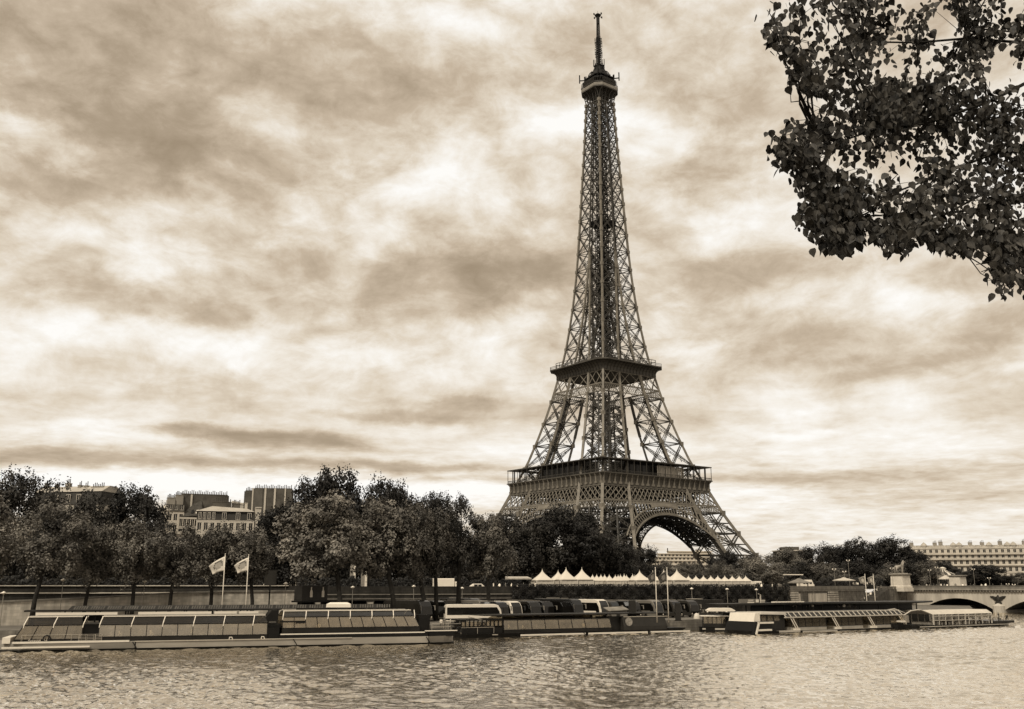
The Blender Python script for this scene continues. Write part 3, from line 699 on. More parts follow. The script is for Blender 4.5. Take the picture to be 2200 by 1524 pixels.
# sunlit stone ramp wall on the left
root = empty('ramp_wall', (0, 0, 0), 0, 'pale stone ramp wall sloping up behind the glass boat on the left', 'wall')
mb = MB(); pts = [(u, Y, v) for u, Y, v in ((-260, 155, 1310), (-20, 168, 1295), (180, 176, 1287), (350, 183, 1277), (480, 190, 1272), (640, 197, 1271))]
W3 = [P(u, v, Y) for u, Y, v in pts]
for a, b in zip(W3, W3[1:]):
    off = Vector((-.2, .95, 0))*2.2
    mb.hexa([Vector((a.x, a.y, ZLOW-.3)), Vector((b.x, b.y, ZLOW-.3)), Vector((b.x, b.y, ZLOW-.3))+off, Vector((a.x, a.y, ZLOW-.3))+off, a, b, b+off, a+off])
mb.build('wall', m_wall2, root)
mb = MB()
for a, b in zip(W3, W3[1:]): mb.beam(a+Vector((0, .3, .12)), b+Vector((0, .3, .12)), .9, .26)
mb.build('coping', mat('ledge_stone', .26), root)
mb = MB()
for i in range(14):
    t = i/13*(len(W3)-1.001); k = int(t); a = W3[k].lerp(W3[k+1], t-k); mb.beam(a+Vector((0, 1.2, 0)), a+Vector((0, 1.2, 1.0)), .07)
for a, b in zip(W3, W3[1:]): mb.beam(a+Vector((0, 1.2, 1.0)), b+Vector((0, 1.2, 1.0)), .08)
mb.build('handrail', mat('dark_rail', .05, .5, .2, 1), root)
# wall with panels and stairs by the bridge
rw = [wpt(1690), (80, 278), wpt(1858)]; rw2 = [wpt(1888), (137, 352)]
root = empty('quay_wall', (0, 0, 0), 0, 'weathered stone quay wall with rusticated panels left of the bridge', 'wall')
mb = MB(); wall_run(mb, rw, 1.4, ZLOW-.5, 6.9); wall_run(mb, rw2, 1.4, ZLOW-.5, 7.2)
mb.build('wall', stonemat('stained_stone', .24, 1.6, .55, .35, .6), root)
mb = MB()
for u0, u1 in ((1712, 1742), (1742, 1775)):
    a, b = wpt(u0+1), wpt(u1-1); wall_run(mb, [a, b], .2, 3.2, 6.3, .2)
mb.build('pale_panel', mat('panel_stone', .5, .8, .35, .35, streak=(1, 1, .3)), root)['kind'] = 'stuff'
mb = MB()
for u0, u1 in ((1694, 1711), (1776, 1796)):
    a, b = wpt(u0), wpt(u1)
    for k in range(7): wall_run(mb, [a, b], .2, 2.6+k*.62, 3.05+k*.62, .55)
mb.build('rusticated_pier', mat('pier_stone', .4, .85, .3, .5), root)['kind'] = 'stuff'
mb = MB(); wall_run(mb, rw, 1.0, 7.2, 8.3, -.1); wall_run(mb, rw, 1.7, 6.9, 7.2, .3); wall_run(mb, rw2, .8, 7.2, 8.2, -.2); mb.build('parapet', mat('grey_parapet', .22, .85, .3, .4), root)
root = empty('stone_staircase', (0, 0, 0), 0, 'crowded stone staircase rising to the bridge beside the two flags', 'staircase')
mb = MB(); a, b = Vector((*wpt(1828), 0)), Vector((*wpt(1888), 0)); d = (b-a); n = Vector((-d.y, d.x, 0)).normalized()
for i in range(26):
    t0, t1 = i/26, (i+1)/26; p, q = a+d*t0-n*3.2, a+d*t1-n*3.2; z = ZLOW+.2+i*.21
    mb.hexa([p+Vector((0, 0, ZLOW)), q+Vector((0, 0, ZLOW)), q+n*3.15+Vector((0, 0, ZLOW)), p+n*3.15+Vector((0, 0, ZLOW)), p+Vector((0, 0, z)), q+Vector((0, 0, z)), q+n*3.15+Vector((0, 0, z)), p+n*3.15+Vector((0, 0, z))])
mb.build('steps', mat('step_stone', .12, .85, .3, .6), root)
STAIR = [a+d*((i+.5)/26)-n*1.6+Vector((0, 0, ZLOW+.2+i*.21)) for i in range(26)]
# ---- stone arch bridge
TD = Vector((.5939, -.8046, 0)); TN = Vector((.8046, .5939, 0)); T0 = Vector((34.8, 490.1, 0))
def bp(s, dn, z): return T0+TD*s+TN*dn+Vector((0, 0, z))
root = empty('stone_bridge', bp(182, 17, 0), 0, 'pale stone arch bridge with eagle emblems at the right edge', 'bridge')
def loc(v): return v-root.location
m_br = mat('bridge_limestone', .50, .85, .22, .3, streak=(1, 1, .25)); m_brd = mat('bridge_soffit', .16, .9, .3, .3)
WID = 34.; zd, zspr, zcr = 7.0, .9, 4.35
def arc(s0, s1, n=20):
    h = zcr-zspr; half = (s1-s0)/2; Rr = (half*half+h*h)/(2*h); c = (s0+s1)/2; zc_ = zcr-Rr
    return [(c-half+2*half*i/n, zc_+math.sqrt(max(0, Rr*Rr-(half-2*half*i/n)**2))) for i in range(n+1)]
arches = [(177.8+i*28.2, 177.8+i*28.2+24.4) for i in range(5)]
mb = MB(); mb2 = MB()
for (s0, s1) in arches:
    A = arc(s0, s1)
    for (sa, za), (sb, zb) in zip(A, A[1:]):
        for dn in (0, WID): mb.add([loc(bp(sa, dn, za)), loc(bp(sb, dn, zb)), loc(bp(sb, dn, zd)), loc(bp(sa, dn, zd))], [(0, 1, 2, 3)])
        mb2.add([loc(bp(sa, 0, za)), loc(bp(sb, 0, zb)), loc(bp(sb, WID, zb)), loc(bp(sa, WID, za))], [(0, 1, 2, 3)])
piers = [(170.5, 177.8)]+[(a[1], b[0]) for a, b in zip(arches, arches[1:])]+[(arches[-1][1], arches[-1][1]+42)]
for (s0, s1) in piers:
    p = [loc(bp(s0, 0, -2)), loc(bp(s1, 0, -2)), loc(bp(s1, WID, -2)), loc(bp(s0, WID, -2))]
    mb.hexa(p+[q+Vector((0, 0, zd+2)) for q in p])
mb.build('spandrel_wall', m_br, root); mb2.build('arch_soffit', m_brd, root, fix=False)
mb = MB()
for (s0, s1) in piers[1:-1]:     # rounded cutwaters
    for dn, sg in ((0, -1), (WID, 1)):
        c = (s0+s1)/2; r = 1.9
        prof = [(c+r*math.cos(a), dn+sg*r*1.1*math.sin(a)) for a in np.linspace(math.pi, 0, 9)]
        base = [loc(bp(s, d_, -2)) for s, d_ in prof]; top = [loc(bp(s, d_, 2.1)) for s, d_ in prof]; cap = [loc(bp(c+(s-c)*.25, dn+(d_-dn)*.2, 2.9)) for s, d_ in prof]
        mb.loft([base, top, cap], cap=True)
mb.build('cutwater', m_br, root)['kind'] = 'stuff'
mb = MB(); s0, s1 = 167, 340
def bb(mb, sa, sb, d0, d1, z0, z1): p = [loc(bp(sa, d0, z0)), loc(bp(sb, d0, z0)), loc(bp(sb, d1, z0)), loc(bp(sa, d1, z0))]; mb.hexa(p+[q+Vector((0, 0, z1-z0)) for q in p])
bb(mb, s0, s1, -.9, WID+.9, 7.0, 7.42); n = 170
for i in range(n): bb(mb, s0+(s1-s0)*i/n, s0+(s1-s0)*(i+.5)/n, -.7, -.02, 6.55, 6.98)
mb.build('cornice', mat('cornice_stone', .30, .85, .3, .4), root)
for d0, d1 in ((-.75, -.35), (WID+.35, WID+.75)):
    mb = MB(); bb(mb, s0, s1, d0, d1, 7.42, 8.25); bb(mb, s0, s1, d0-.1, d1+.1, 8.25, 8.42); mb.build('parapet', mat('grey_parapet', .22), root)
mb = MB(); bb(mb, s0, s1, -.3, WID+.3, 7.4, 7.44); mb.build('roadway', mat('asphalt', .06, .9, .2, 1), root)
for (a, b) in piers[1:-1]:       # an eagle with spread wings on a wreath over every pier
    c = (a+b)/2; mb = MB()
    def q(x, z, d_=-.15): return loc(bp(c+x, d_, 4.25+z))
    body = [[q(.62*math.cos(t), .78*math.sin(t), -.05) for t in np.linspace(0, 6.283, 13)[:-1]], [q(.62*math.cos(t), .78*math.sin(t), -.3) for t in np.linspace(0, 6.283, 13)[:-1]], [q(.3*math.cos(t), .4*math.sin(t), -.5) for t in np.linspace(0, 6.283, 13)[:-1]]]
    mb.loft(body)
    for sg in (-1, 1):
        wing = [(.3, .2), (.7, .62), (1.5, .95), (2.6, .9), (2.3, .45), (1.7, .1), (1.3, -.35), (.8, -.5), (.4, -.2)]
        mb.prism([q(sg*x, z, -.04) for x, z in wing], -TN*.28)
        for k in range(4): mb.beam(q(sg*(.6+.4*k), -.2+.2*k, -.38), q(sg*(1.0+.45*k), .55+.08*k, -.38), .1)
    mb.beam(q(0, .75), q(.12, 1.15, -.35), .38); mb.beam(q(.1, 1.1, -.35), q(.42, 1.02, -.4), .16)
    for t in np.linspace(0, 6.283, 25)[:-1]: mb.beam(q(.85*math.cos(t), -.15+.95*math.sin(t), -.3), q(.85*math.cos(t+.3), -.15+.95*math.sin(t+.3), -.3), .2)
    mb.beam(q(-1.05, -1.25, -.2), q(1.05, -1.25, -.2), .45, .5); mb.beam(q(-.75, -.9, -.2), q(.75, -.9, -.2), .3, .3)
    mb.build('eagle_emblem', mat('bronze_relief', .07, .6, .3, 1), root)
# climbing ivy along the wall
def leaf_quads(cs, ns, size, rnd):
    """small leaf faces at centres cs facing roughly ns"""
    n = len(cs); a = rnd.normal(size=(n, 3)); nn = ns+rnd.normal(size=(n, 3))*.42; nn /= np.linalg.norm(nn, axis=1)[:, None]
    t = np.cross(nn, a); t /= np.linalg.norm(t, axis=1)[:, None]+1e-9; b = np.cross(nn, t)
    s = size*rnd.uniform(.6, 1.3, (n, 1)); L = t*s; Wd = b*s*.62
    v = np.stack([cs-L, cs-Wd*.9+L*.1, cs+L, cs+Wd*.9+L*.1], 1).reshape(-1, 3); return v
def quads_obj(name, v, m, parent=None):
    n = len(v)//4; me = bpy.data.meshes.new(name or 'crown'); me.vertices.add(len(v)); me.vertices.foreach_set('co', v.astype(np.float32).ravel())
    me.loops.add(4*n); me.loops.foreach_set('vertex_index', np.arange(4*n, dtype=np.int32)); me.polygons.add(n); me.polygons.foreach_set('loop_start', np.arange(0, 4*n, 4, dtype=np.int32))
    me.update(calc_edges=True); me.materials.append(m)
    if name is None: return me
    o = bpy.data.objects.new(name, me); COL.objects.link(o)
    if parent: o.parent = parent
    return o
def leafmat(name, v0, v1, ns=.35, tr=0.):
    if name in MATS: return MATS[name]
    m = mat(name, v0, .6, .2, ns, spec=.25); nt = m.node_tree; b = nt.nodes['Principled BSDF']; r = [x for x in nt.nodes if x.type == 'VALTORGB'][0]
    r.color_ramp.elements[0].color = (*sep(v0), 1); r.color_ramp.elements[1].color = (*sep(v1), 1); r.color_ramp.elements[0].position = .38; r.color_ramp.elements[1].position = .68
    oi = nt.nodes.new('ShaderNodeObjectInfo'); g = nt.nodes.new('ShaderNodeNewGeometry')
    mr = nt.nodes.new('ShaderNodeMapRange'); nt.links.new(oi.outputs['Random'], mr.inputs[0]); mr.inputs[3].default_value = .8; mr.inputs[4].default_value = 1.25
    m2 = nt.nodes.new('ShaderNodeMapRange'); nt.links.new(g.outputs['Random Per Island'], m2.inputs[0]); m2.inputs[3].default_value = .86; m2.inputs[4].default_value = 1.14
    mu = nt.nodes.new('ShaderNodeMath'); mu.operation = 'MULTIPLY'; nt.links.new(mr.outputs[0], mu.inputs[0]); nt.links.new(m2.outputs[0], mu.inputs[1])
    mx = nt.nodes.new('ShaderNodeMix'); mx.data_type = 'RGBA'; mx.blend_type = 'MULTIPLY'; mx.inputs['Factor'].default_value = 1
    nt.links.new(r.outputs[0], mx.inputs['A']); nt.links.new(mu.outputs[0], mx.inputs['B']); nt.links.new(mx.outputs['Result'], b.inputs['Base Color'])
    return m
rnd = np.random.RandomState(5)
path = [wpt(1098), (30, 242), wpt(1692)]; cs = []; ns = []
for a, b in zip(path, path[1:]):
    L = math.dist(a, b); d = np.array([(b[0]-a[0])/L, (b[1]-a[1])/L, 0]); nrm = np.array([d[1], -d[0], 0]); n = int(L*330)
    s = rnd.uniform(0, L, n); low = 4.1+.9*np.sin(s*.35)+.5*np.sin(s*1.1)
    z = low+(8.75-low)*rnd.uniform(0, 1, n)**.8
    bul = .35+.3*np.sin(s*1.7)*np.sin(z*2.2)+rnd.uniform(0, .35, n)
    gap = (np.abs(s+0-38) < 0)
    cs.append(np.array([a[0], a[1], 0])+d*s[:, None]+nrm*bul[:, None]+np.stack([0*z, 0*z, z], 1)); ns.append(np.tile(nrm+np.array([0, 0, .5]), (n, 1)))
iv = quads_obj('ivy', leaf_quads(np.concatenate(cs), np.concatenate(ns), .17, rnd), leafmat('ivy_leaf', .022, .075, .5))
tag(iv, 'dark climbing ivy hanging over the quay wall below the white tents', kind='stuff')
# ------------------------------------------------------------------ trees
def crown_mesh(seed, kind):
    """leaf faces spread through lobes; unit crown: radius 1, z from 0 to 2"""
    rnd = np.random.RandomState(seed); lobes = []
    nl = {'broad': 34, 'flame': 46, 'airy': 24, 'bush': 26}[kind]
    for i in range(nl):
        d = rnd.normal(size=3); d /= np.linalg.norm(d); r = rnd.uniform(.35, .82)
        c = d*r*np.array([1, 1, 1.0]); 
        if kind == 'bush': c[2] *= .75
        lr = rnd.uniform(.22, .36) if kind != 'flame' else rnd.uniform(.14, .23)
        if kind == 'airy': lr = rnd.uniform(.15, .27)
        asym = 1+.18*math.sin(3*math.atan2(d[1], d[0])+seed)
        c[:2] *= asym; lobes.append((c, lr))
    cs = []; ns = []
    per = {'broad': 46, 'flame': 32, 'airy': 30, 'bush': 46}[kind]
    for c, lr in lobes:
        for j in range(per):
            d = rnd.normal(size=3); d /= np.linalg.norm(d); d[2] = d[2]*.9+.1
            st = np.array([1, 1, .85 if kind != 'flame' else 2.0])
            cc = c+d*lr*rnd.uniform(.45, 1.08)*st; k = rnd.randint(9, 17)
            off = rnd.normal(size=(k, 3))*(.046 if kind != 'flame' else .040)*np.array([1, 1, .8 if kind != 'flame' else 1.7])
            cs.append(cc+off); ns.append(np.tile(d*.8+np.array([0, 0, .45]), (k, 1)))
    cs = np.concatenate(cs); ns = np.concatenate(ns)
    lo, hi = np.percentile(cs[:, 2], .6), np.percentile(cs[:, 2], 99.7); kz = 2/(hi-lo); rk = 1/np.percentile(np.hypot(cs[:, 0], cs[:, 1]), 94)
    cs[:, 2] = (cs[:, 2]-lo)*kz; cs[:, :2] *= rk; lobes = [(np.array([c[0]*rk, c[1]*rk, (c[2]-lo)*kz-1]), l) for c, l in lobes]
    me = quads_obj(None, leaf_quads(cs, ns, .040, rnd), leafmat('leaf_dark', .032, .105, 1.4), None); me.name = 'crown_'+kind
    return me, [c for c, _ in lobes]
def trunk_mesh(seed, lobes, kind):
    rnd = random.Random(seed); mb = MB(); h = 1.0
    mb.tube([(0, 0, -.02), (0.005, .01, .3), (-.01, .0, .62), (.01, .01, 1)], [.036, .027, .023, .018], 7)
    return mb
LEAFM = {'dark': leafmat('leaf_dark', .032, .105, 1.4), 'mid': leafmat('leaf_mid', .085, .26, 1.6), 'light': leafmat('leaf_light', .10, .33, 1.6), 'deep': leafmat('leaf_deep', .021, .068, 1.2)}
CROWNS = {}
for kind, n in (('broad', 4), ('flame', 3), ('airy', 2), ('bush', 2)):
    for i in range(n):
        me, lobes = crown_mesh(100+i*7+len(kind), kind)
        for tone in LEAFM:
            m2 = me if tone == 'dark' else me.copy(); m2.materials[0] = LEAFM[tone]; CROWNS[(kind, i, tone)] = (m2, lobes)
m_bark = mat('bark', .055, .9, .4, 1.5, bump=.5)
TREE_N = 0
def tree(u, vtop, vbot, hw, Y, kind, tone, label, group=None, name='tree', base=None, tu=None, cat='tree', lean=0.):
    global TREE_N; TREE_N += 1; i = TREE_N; rnd = random.Random(i*13+5)
    base = base if base is not None else (ZUP if Y > 212+.5*P(u, 1258, Y).x else ZLOW)
    top = P(u, vtop, Y).z; bot = P(u, vbot, Y).z; x = P(u, 1258, Y).x; r = abs(P(u+hw, 1258, Y).x-x)
    bot = max(bot, base+.3); tx = x if tu is None else P(tu, 1258, Y).x
    root = empty(name, (tx, Y, base), 0, label, cat, group)
    vs = {'broad': 4, 'flame': 3, 'airy': 2, 'bush': 2}[kind]
    me, lobes = CROWNS[(kind, i % vs, tone)]
    c = bpy.data.objects.new('crown', me); COL.objects.link(c); c.parent = root
    H = top-bot; sz = H/2.0; rz = rnd.uniform(0, 6.28)
    c.location = (x-tx, 0, bot-base); c.scale = (r*1.0, r*1.0, sz); c.rotation_euler = (0, 0, rz)
    mb = MB(); hb = bot-base; hc = hb+H*.45; tr = max(.16, .017*(top-base)+.05)
    xo = x-tx; pts = [(0, 0, -.3), (xo*.1+.1*rnd.uniform(-1, 1), 0, hb*.5), (xo*.4, .1, hb+.1*H), (xo*.8, 0, hc)]
    mb.tube(pts, [tr*1.25, tr, tr*.8, tr*.4], 8)
    cz, sn = math.cos(rz), math.sin(rz)
    for q in lobes[::2]:
        p = Vector(((q[0]*cz-q[1]*sn)*r*.9+xo, (q[0]*sn+q[1]*cz)*r*.9, hb+(q[2]+1)*sz)); f = rnd.uniform(.25, .8)
        s = Vector(pts[2]).lerp(Vector(pts[3]), f); m_ = s.lerp(p, .5)+Vector((0, 0, -.06*H)) if kind != 'flame' else s.lerp(p, .5)+Vector((0, 0, .05*H))
        mb.tube([s, m_, p], [tr*.38, tr*.24, tr*.08], 5)
    mb.build('trunk', m_bark, root, smooth=True)
    return root
# front row on the lower quay
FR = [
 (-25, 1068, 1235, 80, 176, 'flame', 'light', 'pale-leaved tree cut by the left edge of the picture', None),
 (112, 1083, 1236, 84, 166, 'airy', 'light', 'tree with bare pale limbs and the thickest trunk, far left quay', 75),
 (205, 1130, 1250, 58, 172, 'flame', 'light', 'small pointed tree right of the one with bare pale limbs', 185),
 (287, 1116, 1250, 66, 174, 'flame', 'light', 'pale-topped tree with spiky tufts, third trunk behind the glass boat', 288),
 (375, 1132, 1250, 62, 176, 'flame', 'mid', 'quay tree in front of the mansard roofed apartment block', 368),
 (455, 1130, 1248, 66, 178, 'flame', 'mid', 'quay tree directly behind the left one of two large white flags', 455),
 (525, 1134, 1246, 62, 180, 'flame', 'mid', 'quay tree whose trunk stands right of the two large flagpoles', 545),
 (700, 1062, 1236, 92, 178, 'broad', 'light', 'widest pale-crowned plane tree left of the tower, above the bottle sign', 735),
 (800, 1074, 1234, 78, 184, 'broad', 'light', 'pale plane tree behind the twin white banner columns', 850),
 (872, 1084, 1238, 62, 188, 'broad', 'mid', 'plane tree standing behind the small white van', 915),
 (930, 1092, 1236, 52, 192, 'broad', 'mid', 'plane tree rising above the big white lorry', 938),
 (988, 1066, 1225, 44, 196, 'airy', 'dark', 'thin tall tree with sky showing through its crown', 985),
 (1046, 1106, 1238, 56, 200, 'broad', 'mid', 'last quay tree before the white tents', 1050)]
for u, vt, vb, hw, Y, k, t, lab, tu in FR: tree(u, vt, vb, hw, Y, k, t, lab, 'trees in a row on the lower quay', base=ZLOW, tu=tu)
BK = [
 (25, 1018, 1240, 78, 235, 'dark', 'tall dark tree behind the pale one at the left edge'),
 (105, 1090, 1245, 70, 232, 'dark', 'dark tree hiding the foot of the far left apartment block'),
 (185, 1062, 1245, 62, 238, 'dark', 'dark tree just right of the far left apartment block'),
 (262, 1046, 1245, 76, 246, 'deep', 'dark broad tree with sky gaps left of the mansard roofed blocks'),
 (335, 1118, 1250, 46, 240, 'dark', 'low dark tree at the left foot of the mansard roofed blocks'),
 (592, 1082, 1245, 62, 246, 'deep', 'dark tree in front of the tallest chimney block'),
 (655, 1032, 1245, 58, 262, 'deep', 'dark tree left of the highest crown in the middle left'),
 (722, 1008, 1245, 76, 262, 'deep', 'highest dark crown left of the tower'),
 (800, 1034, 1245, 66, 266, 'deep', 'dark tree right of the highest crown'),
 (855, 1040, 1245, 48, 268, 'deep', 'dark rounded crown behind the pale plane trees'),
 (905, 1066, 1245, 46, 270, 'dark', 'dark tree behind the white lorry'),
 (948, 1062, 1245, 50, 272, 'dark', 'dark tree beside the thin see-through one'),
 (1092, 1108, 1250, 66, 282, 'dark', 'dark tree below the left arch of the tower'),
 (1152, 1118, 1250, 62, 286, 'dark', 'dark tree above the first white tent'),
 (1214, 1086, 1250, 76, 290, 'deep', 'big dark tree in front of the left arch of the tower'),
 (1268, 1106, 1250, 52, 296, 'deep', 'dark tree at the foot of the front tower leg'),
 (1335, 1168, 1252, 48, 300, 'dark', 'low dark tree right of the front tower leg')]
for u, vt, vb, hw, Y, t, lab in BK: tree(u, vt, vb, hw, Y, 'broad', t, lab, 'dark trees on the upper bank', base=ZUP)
# lower belt of trees behind: nothing in the picture tells one from the next
rr = random.Random(4)
for u in list(range(-30, 640, 62)): tree(u+rr.uniform(-12, 12), rr.uniform(1150, 1175), 1256, rr.uniform(44, 60), rr.uniform(262, 285), 'broad', 'deep', 'low dark tree in the belt behind the upper quay on the left', 'belt of low trees left', base=ZUP)
for u in list(range(660, 1390, 56)): tree(u+rr.uniform(-12, 12), rr.uniform(1172, 1200), 1258, rr.uniform(38, 50), rr.uniform(320, 345), 'broad', 'dark', 'low dark tree in the belt between tents and tower', 'belt of low trees below the tower', base=ZUP)
for u in range(1370, 1620, 26): tree(u+rr.uniform(-8, 8), rr.uniform(1203, 1216), 1258, rr.uniform(24, 34), rr.uniform(350, 385), 'bush', 'mid', 'rounded shrub-like tree behind the white tents under the right arch', 'rounded trees behind the tents', base=ZUP)
tree(1560, 1186, 1256, 40, 410, 'broad', 'deep', 'dark tree at the foot of the right tower leg', base=ZUP)
tree(1612, 1192, 1256, 34, 420, 'broad', 'dark', 'dark tree right beside the foot of the right tower leg', base=ZUP)
tree(1642, 1196, 1262, 52, 330, 'bush', 'light', 'pale rounded tree at the right end of the tents', base=ZUP)
for u, vt, hw, Y, t, lab in ((1700, 1178, 44, 430, 'mid', 'tree with ragged top left of the low flat roof'), (1752, 1176, 40, 440, 'dark', 'dark tree in front of the low flat roof'), (1800, 1170, 42, 440, 'deep', 'dark tree between low flat roof and highest right crown'),
  (1838, 1158, 42, 436, 'deep', 'spiky-topped dark tree behind the round kiosk'), (1886, 1168, 42, 430, 'deep', 'dark tree behind the two small flags on the right'), (1926, 1156, 52, 425, 'deep', 'highest dark crown on the right, behind the horse statue'),
  (1972, 1184, 40, 420, 'deep', 'dark tree sloping down towards the long pale facade'), (2034, 1206, 34, 432, 'deep', 'dark tree behind the carousel'), (2112, 1214, 46, 400, 'deep', 'dark round tree right of the second stone pedestal'),
  (2084, 1228, 26, 398, 'dark', 'small tree beside the second stone pedestal'), (2166, 1236, 26, 400, 'dark', 'low shrubby tree before the pale facade'), (2200, 1230, 22, 396, 'mid', 'small tree cut by the right edge')):
    tree(u, vt, 1258, hw, Y, 'broad', t, lab, None, base=ZUP)
for u in list(range(1675, 2010, 40)): tree(u+rr.uniform(-9, 9), rr.uniform(1200, 1216), 1260, rr.uniform(30, 38), rr.uniform(375, 395), 'bush', rr.choice(['dark', 'mid']), 'low rounded tree in the belt behind kiosks and statue', 'belt of rounded trees on the right', base=ZUP)
# clipped undergrowth along the upper bank
for (u0, u1, z1, off, lab) in ((-60, 560, 9.8, 16, 'dark clipped hedge under the trees on the left bank'), (640, 1120, 9.9, 26, 'dark hedge behind the vans and the lorry'), (1120, 1700, 11.2, 60, 'dark hedge behind the white tents'), (1700, 2240, 10.6, 48, 'dark hedge behind kiosks, carousel and pedestals')):
    rnd = np.random.RandomState(u0+99); n = 26000; t = rnd.uniform(0, 1, n); us = u0+(u1-u0)*t; pp_ = np.array([wpt(u) for u in np.linspace(u0, u1, 40)])
    xx = np.interp(us, np.linspace(u0, u1, 40), pp_[:, 0])*(1+off/np.interp(us, np.linspace(u0, u1, 40), pp_[:, 1])); yy = np.interp(us, np.linspace(u0, u1, 40), pp_[:, 1])+off
    zz = ZUP+(z1-ZUP)*rnd.uniform(0, 1, n)*(1+.18*np.sin(us*.11)+.12*np.sin(us*.31)); dep = rnd.uniform(0, 1.6, n)
    o = quads_obj('hedge', leaf_quads(np.stack([xx, yy+dep, zz], 1), np.tile([0, -1, .4], (n, 1)), .30, rnd), LEAFM['deep']); tag(o, lab, kind='stuff')
# ------------------------------------------------------------------ people (one continuous skinned body each)
def skin_mesh(name, joints, edges, root_i=0, sub=1):
    me = bpy.data.meshes.new(name); me.from_pydata([j[0] for j in joints], edges, []); o = bpy.data.objects.new(name, me); COL.objects.link(o)
    md = o.modifiers.new('s', 'SKIN'); sv = me.skin_vertices[0].data
    for i, j in enumerate(joints):
        r = j[1]; sv[i].radius = (r, r) if not hasattr(r, '__len__') else r
        sv[i].use_root = (i == root_i)
    s2 = o.modifiers.new('u', 'SUBSURF'); s2.levels = sub; s2.render_levels = sub
    bpy.context.view_layer.update(); dg = bpy.context.evaluated_depsgraph_get(); m2 = bpy.data.meshes.new_from_object(o.evaluated_get(dg)); m2.name = name
    bpy.data.objects.remove(o); m2.polygons.foreach_set('use_smooth', [True]*len(m2.polygons)); return m2
def person_mesh(pose):
    J = []; E = []
    def j(p, r, par=None): J.append((p, r)); (E.append((par, len(J)-1)) if par is not None else None); return len(J)-1
    if pose == 'seated': hz = .50
    else: hz = .93
    pel = j((0, 0, hz), (.15, .11)); wst = j((0, 0, hz+.17), (.13, .10), pel); ch = j((0, -.01, hz+.40), (.17, .12), wst); sh = j((0, 0, hz+.52), (.13, .10), ch)
    nk = j((0, 0, hz+.60), .05, sh); hd = j((0, -.02, hz+.70), (.08, .09), nk); ht = j((0, -.01, hz+.79), (.07, .08), hd)
    for s in (-1, 1):
        a = j((s*.19, 0, hz+.50), .06, sh)
        if pose == 'seated': e = j((s*.24, -.06, hz+.24), .048, a); w = j((s*.17, -.3, hz+.2), .036, e)
        elif pose == 'walking': e = j((s*.25, s*.1, hz+.22), .048, a); w = j((s*.23, s*.22-.06, hz+.0), .036, e)
        else: e = j((s*.25, 0, hz+.22), .048, a); w = j((s*.24, -.12, hz-.02), .036, e)
        h = j((w and J[w][0][0], J[w][0][1]-.05, J[w][0][2]-.07), .035, w)
        hp = j((s*.10, 0, hz-.06), .10, pel)
        if pose == 'seated': kn = j((s*.12, -.44, hz+.0), .075, hp); an = j((s*.12, -.48, .1), .05, kn)
        elif pose == 'walking': kn = j((s*.1, -s*.16-.04, hz-.45), .072, hp); an = j((s*.1, -s*.3+.02, .10), .048, kn)
        else: kn = j((s*.12, -.02, hz-.45), .072, hp); an = j((s*.13, .02, .08), .05, kn)
        j((J[an][0][0], J[an][0][1]-.16, .05), .045, an)
    return skin_mesh('person_'+pose, J, E)
def pmat(name, v):
    m = mat(name, v, .8, .1, 3)
    if m.get('v'): return m
    nt = m.node_tree; b = nt.nodes['Principled BSDF']; r = [x for x in nt.nodes if x.type == 'VALTORGB'][0]
    oi = nt.nodes.new('ShaderNodeObjectInfo'); mr = nt.nodes.new('ShaderNodeMapRange'); mr.inputs[3].default_value = .35; mr.inputs[4].default_value = 2.0; nt.links.new(oi.outputs['Random'], mr.inputs[0])
    mx = nt.nodes.new('ShaderNodeMix'); mx.data_type = 'RGBA'; mx.blend_type = 'MULTIPLY'; mx.inputs['Factor'].default_value = 1
    nt.links.new(r.outputs[0], mx.inputs['A']); nt.links.new(mr.outputs[0], mx.inputs['B']); nt.links.new(mx.outputs['Result'], b.inputs['Base Color']); m['v'] = 1; return m
PM = {}
for pose in ('standing', 'walking', 'seated'):
    base = person_mesh(pose); hz = .5 if pose == 'seated' else .93
    for tone, v in (('pale', .72), ('dark', .05), ('mid', .2)):
        m = base.copy(); m.materials.append(mat('skin', .38, .6, .05, 2)); m.materials.append(pmat('shirt_'+tone, v)); m.materials.append(pmat('trousers', .08)); m.materials.append(mat('hair', .03, .7, .1, 3))
        for p in m.polygons:
            c = p.center; z = c.z-hz
            p.material_index = (3 if (z > .74 or (z > .62 and c.y > .02)) else 0) if z > .57 else (2 if z < .02 and not (abs(c.x) > .185 and pose != 'seated') else (0 if abs(c.x) > .2 and z < .1 else 1))
        PM[(pose, tone)] = m
PRND = random.Random(77)
def person(loc, pose, tone, label, group=None, rz=None, parent=None):
    o = bpy.data.objects.new('person', PM[(pose, tone)]); COL.objects.link(o); o.location = loc; o.rotation_euler = (0, 0, PRND.uniform(0, 6.28) if rz is None else rz)
    s = PRND.uniform(.95, 1.06); o.scale = (s, s, s); tag(o, label, 'person', group); return o
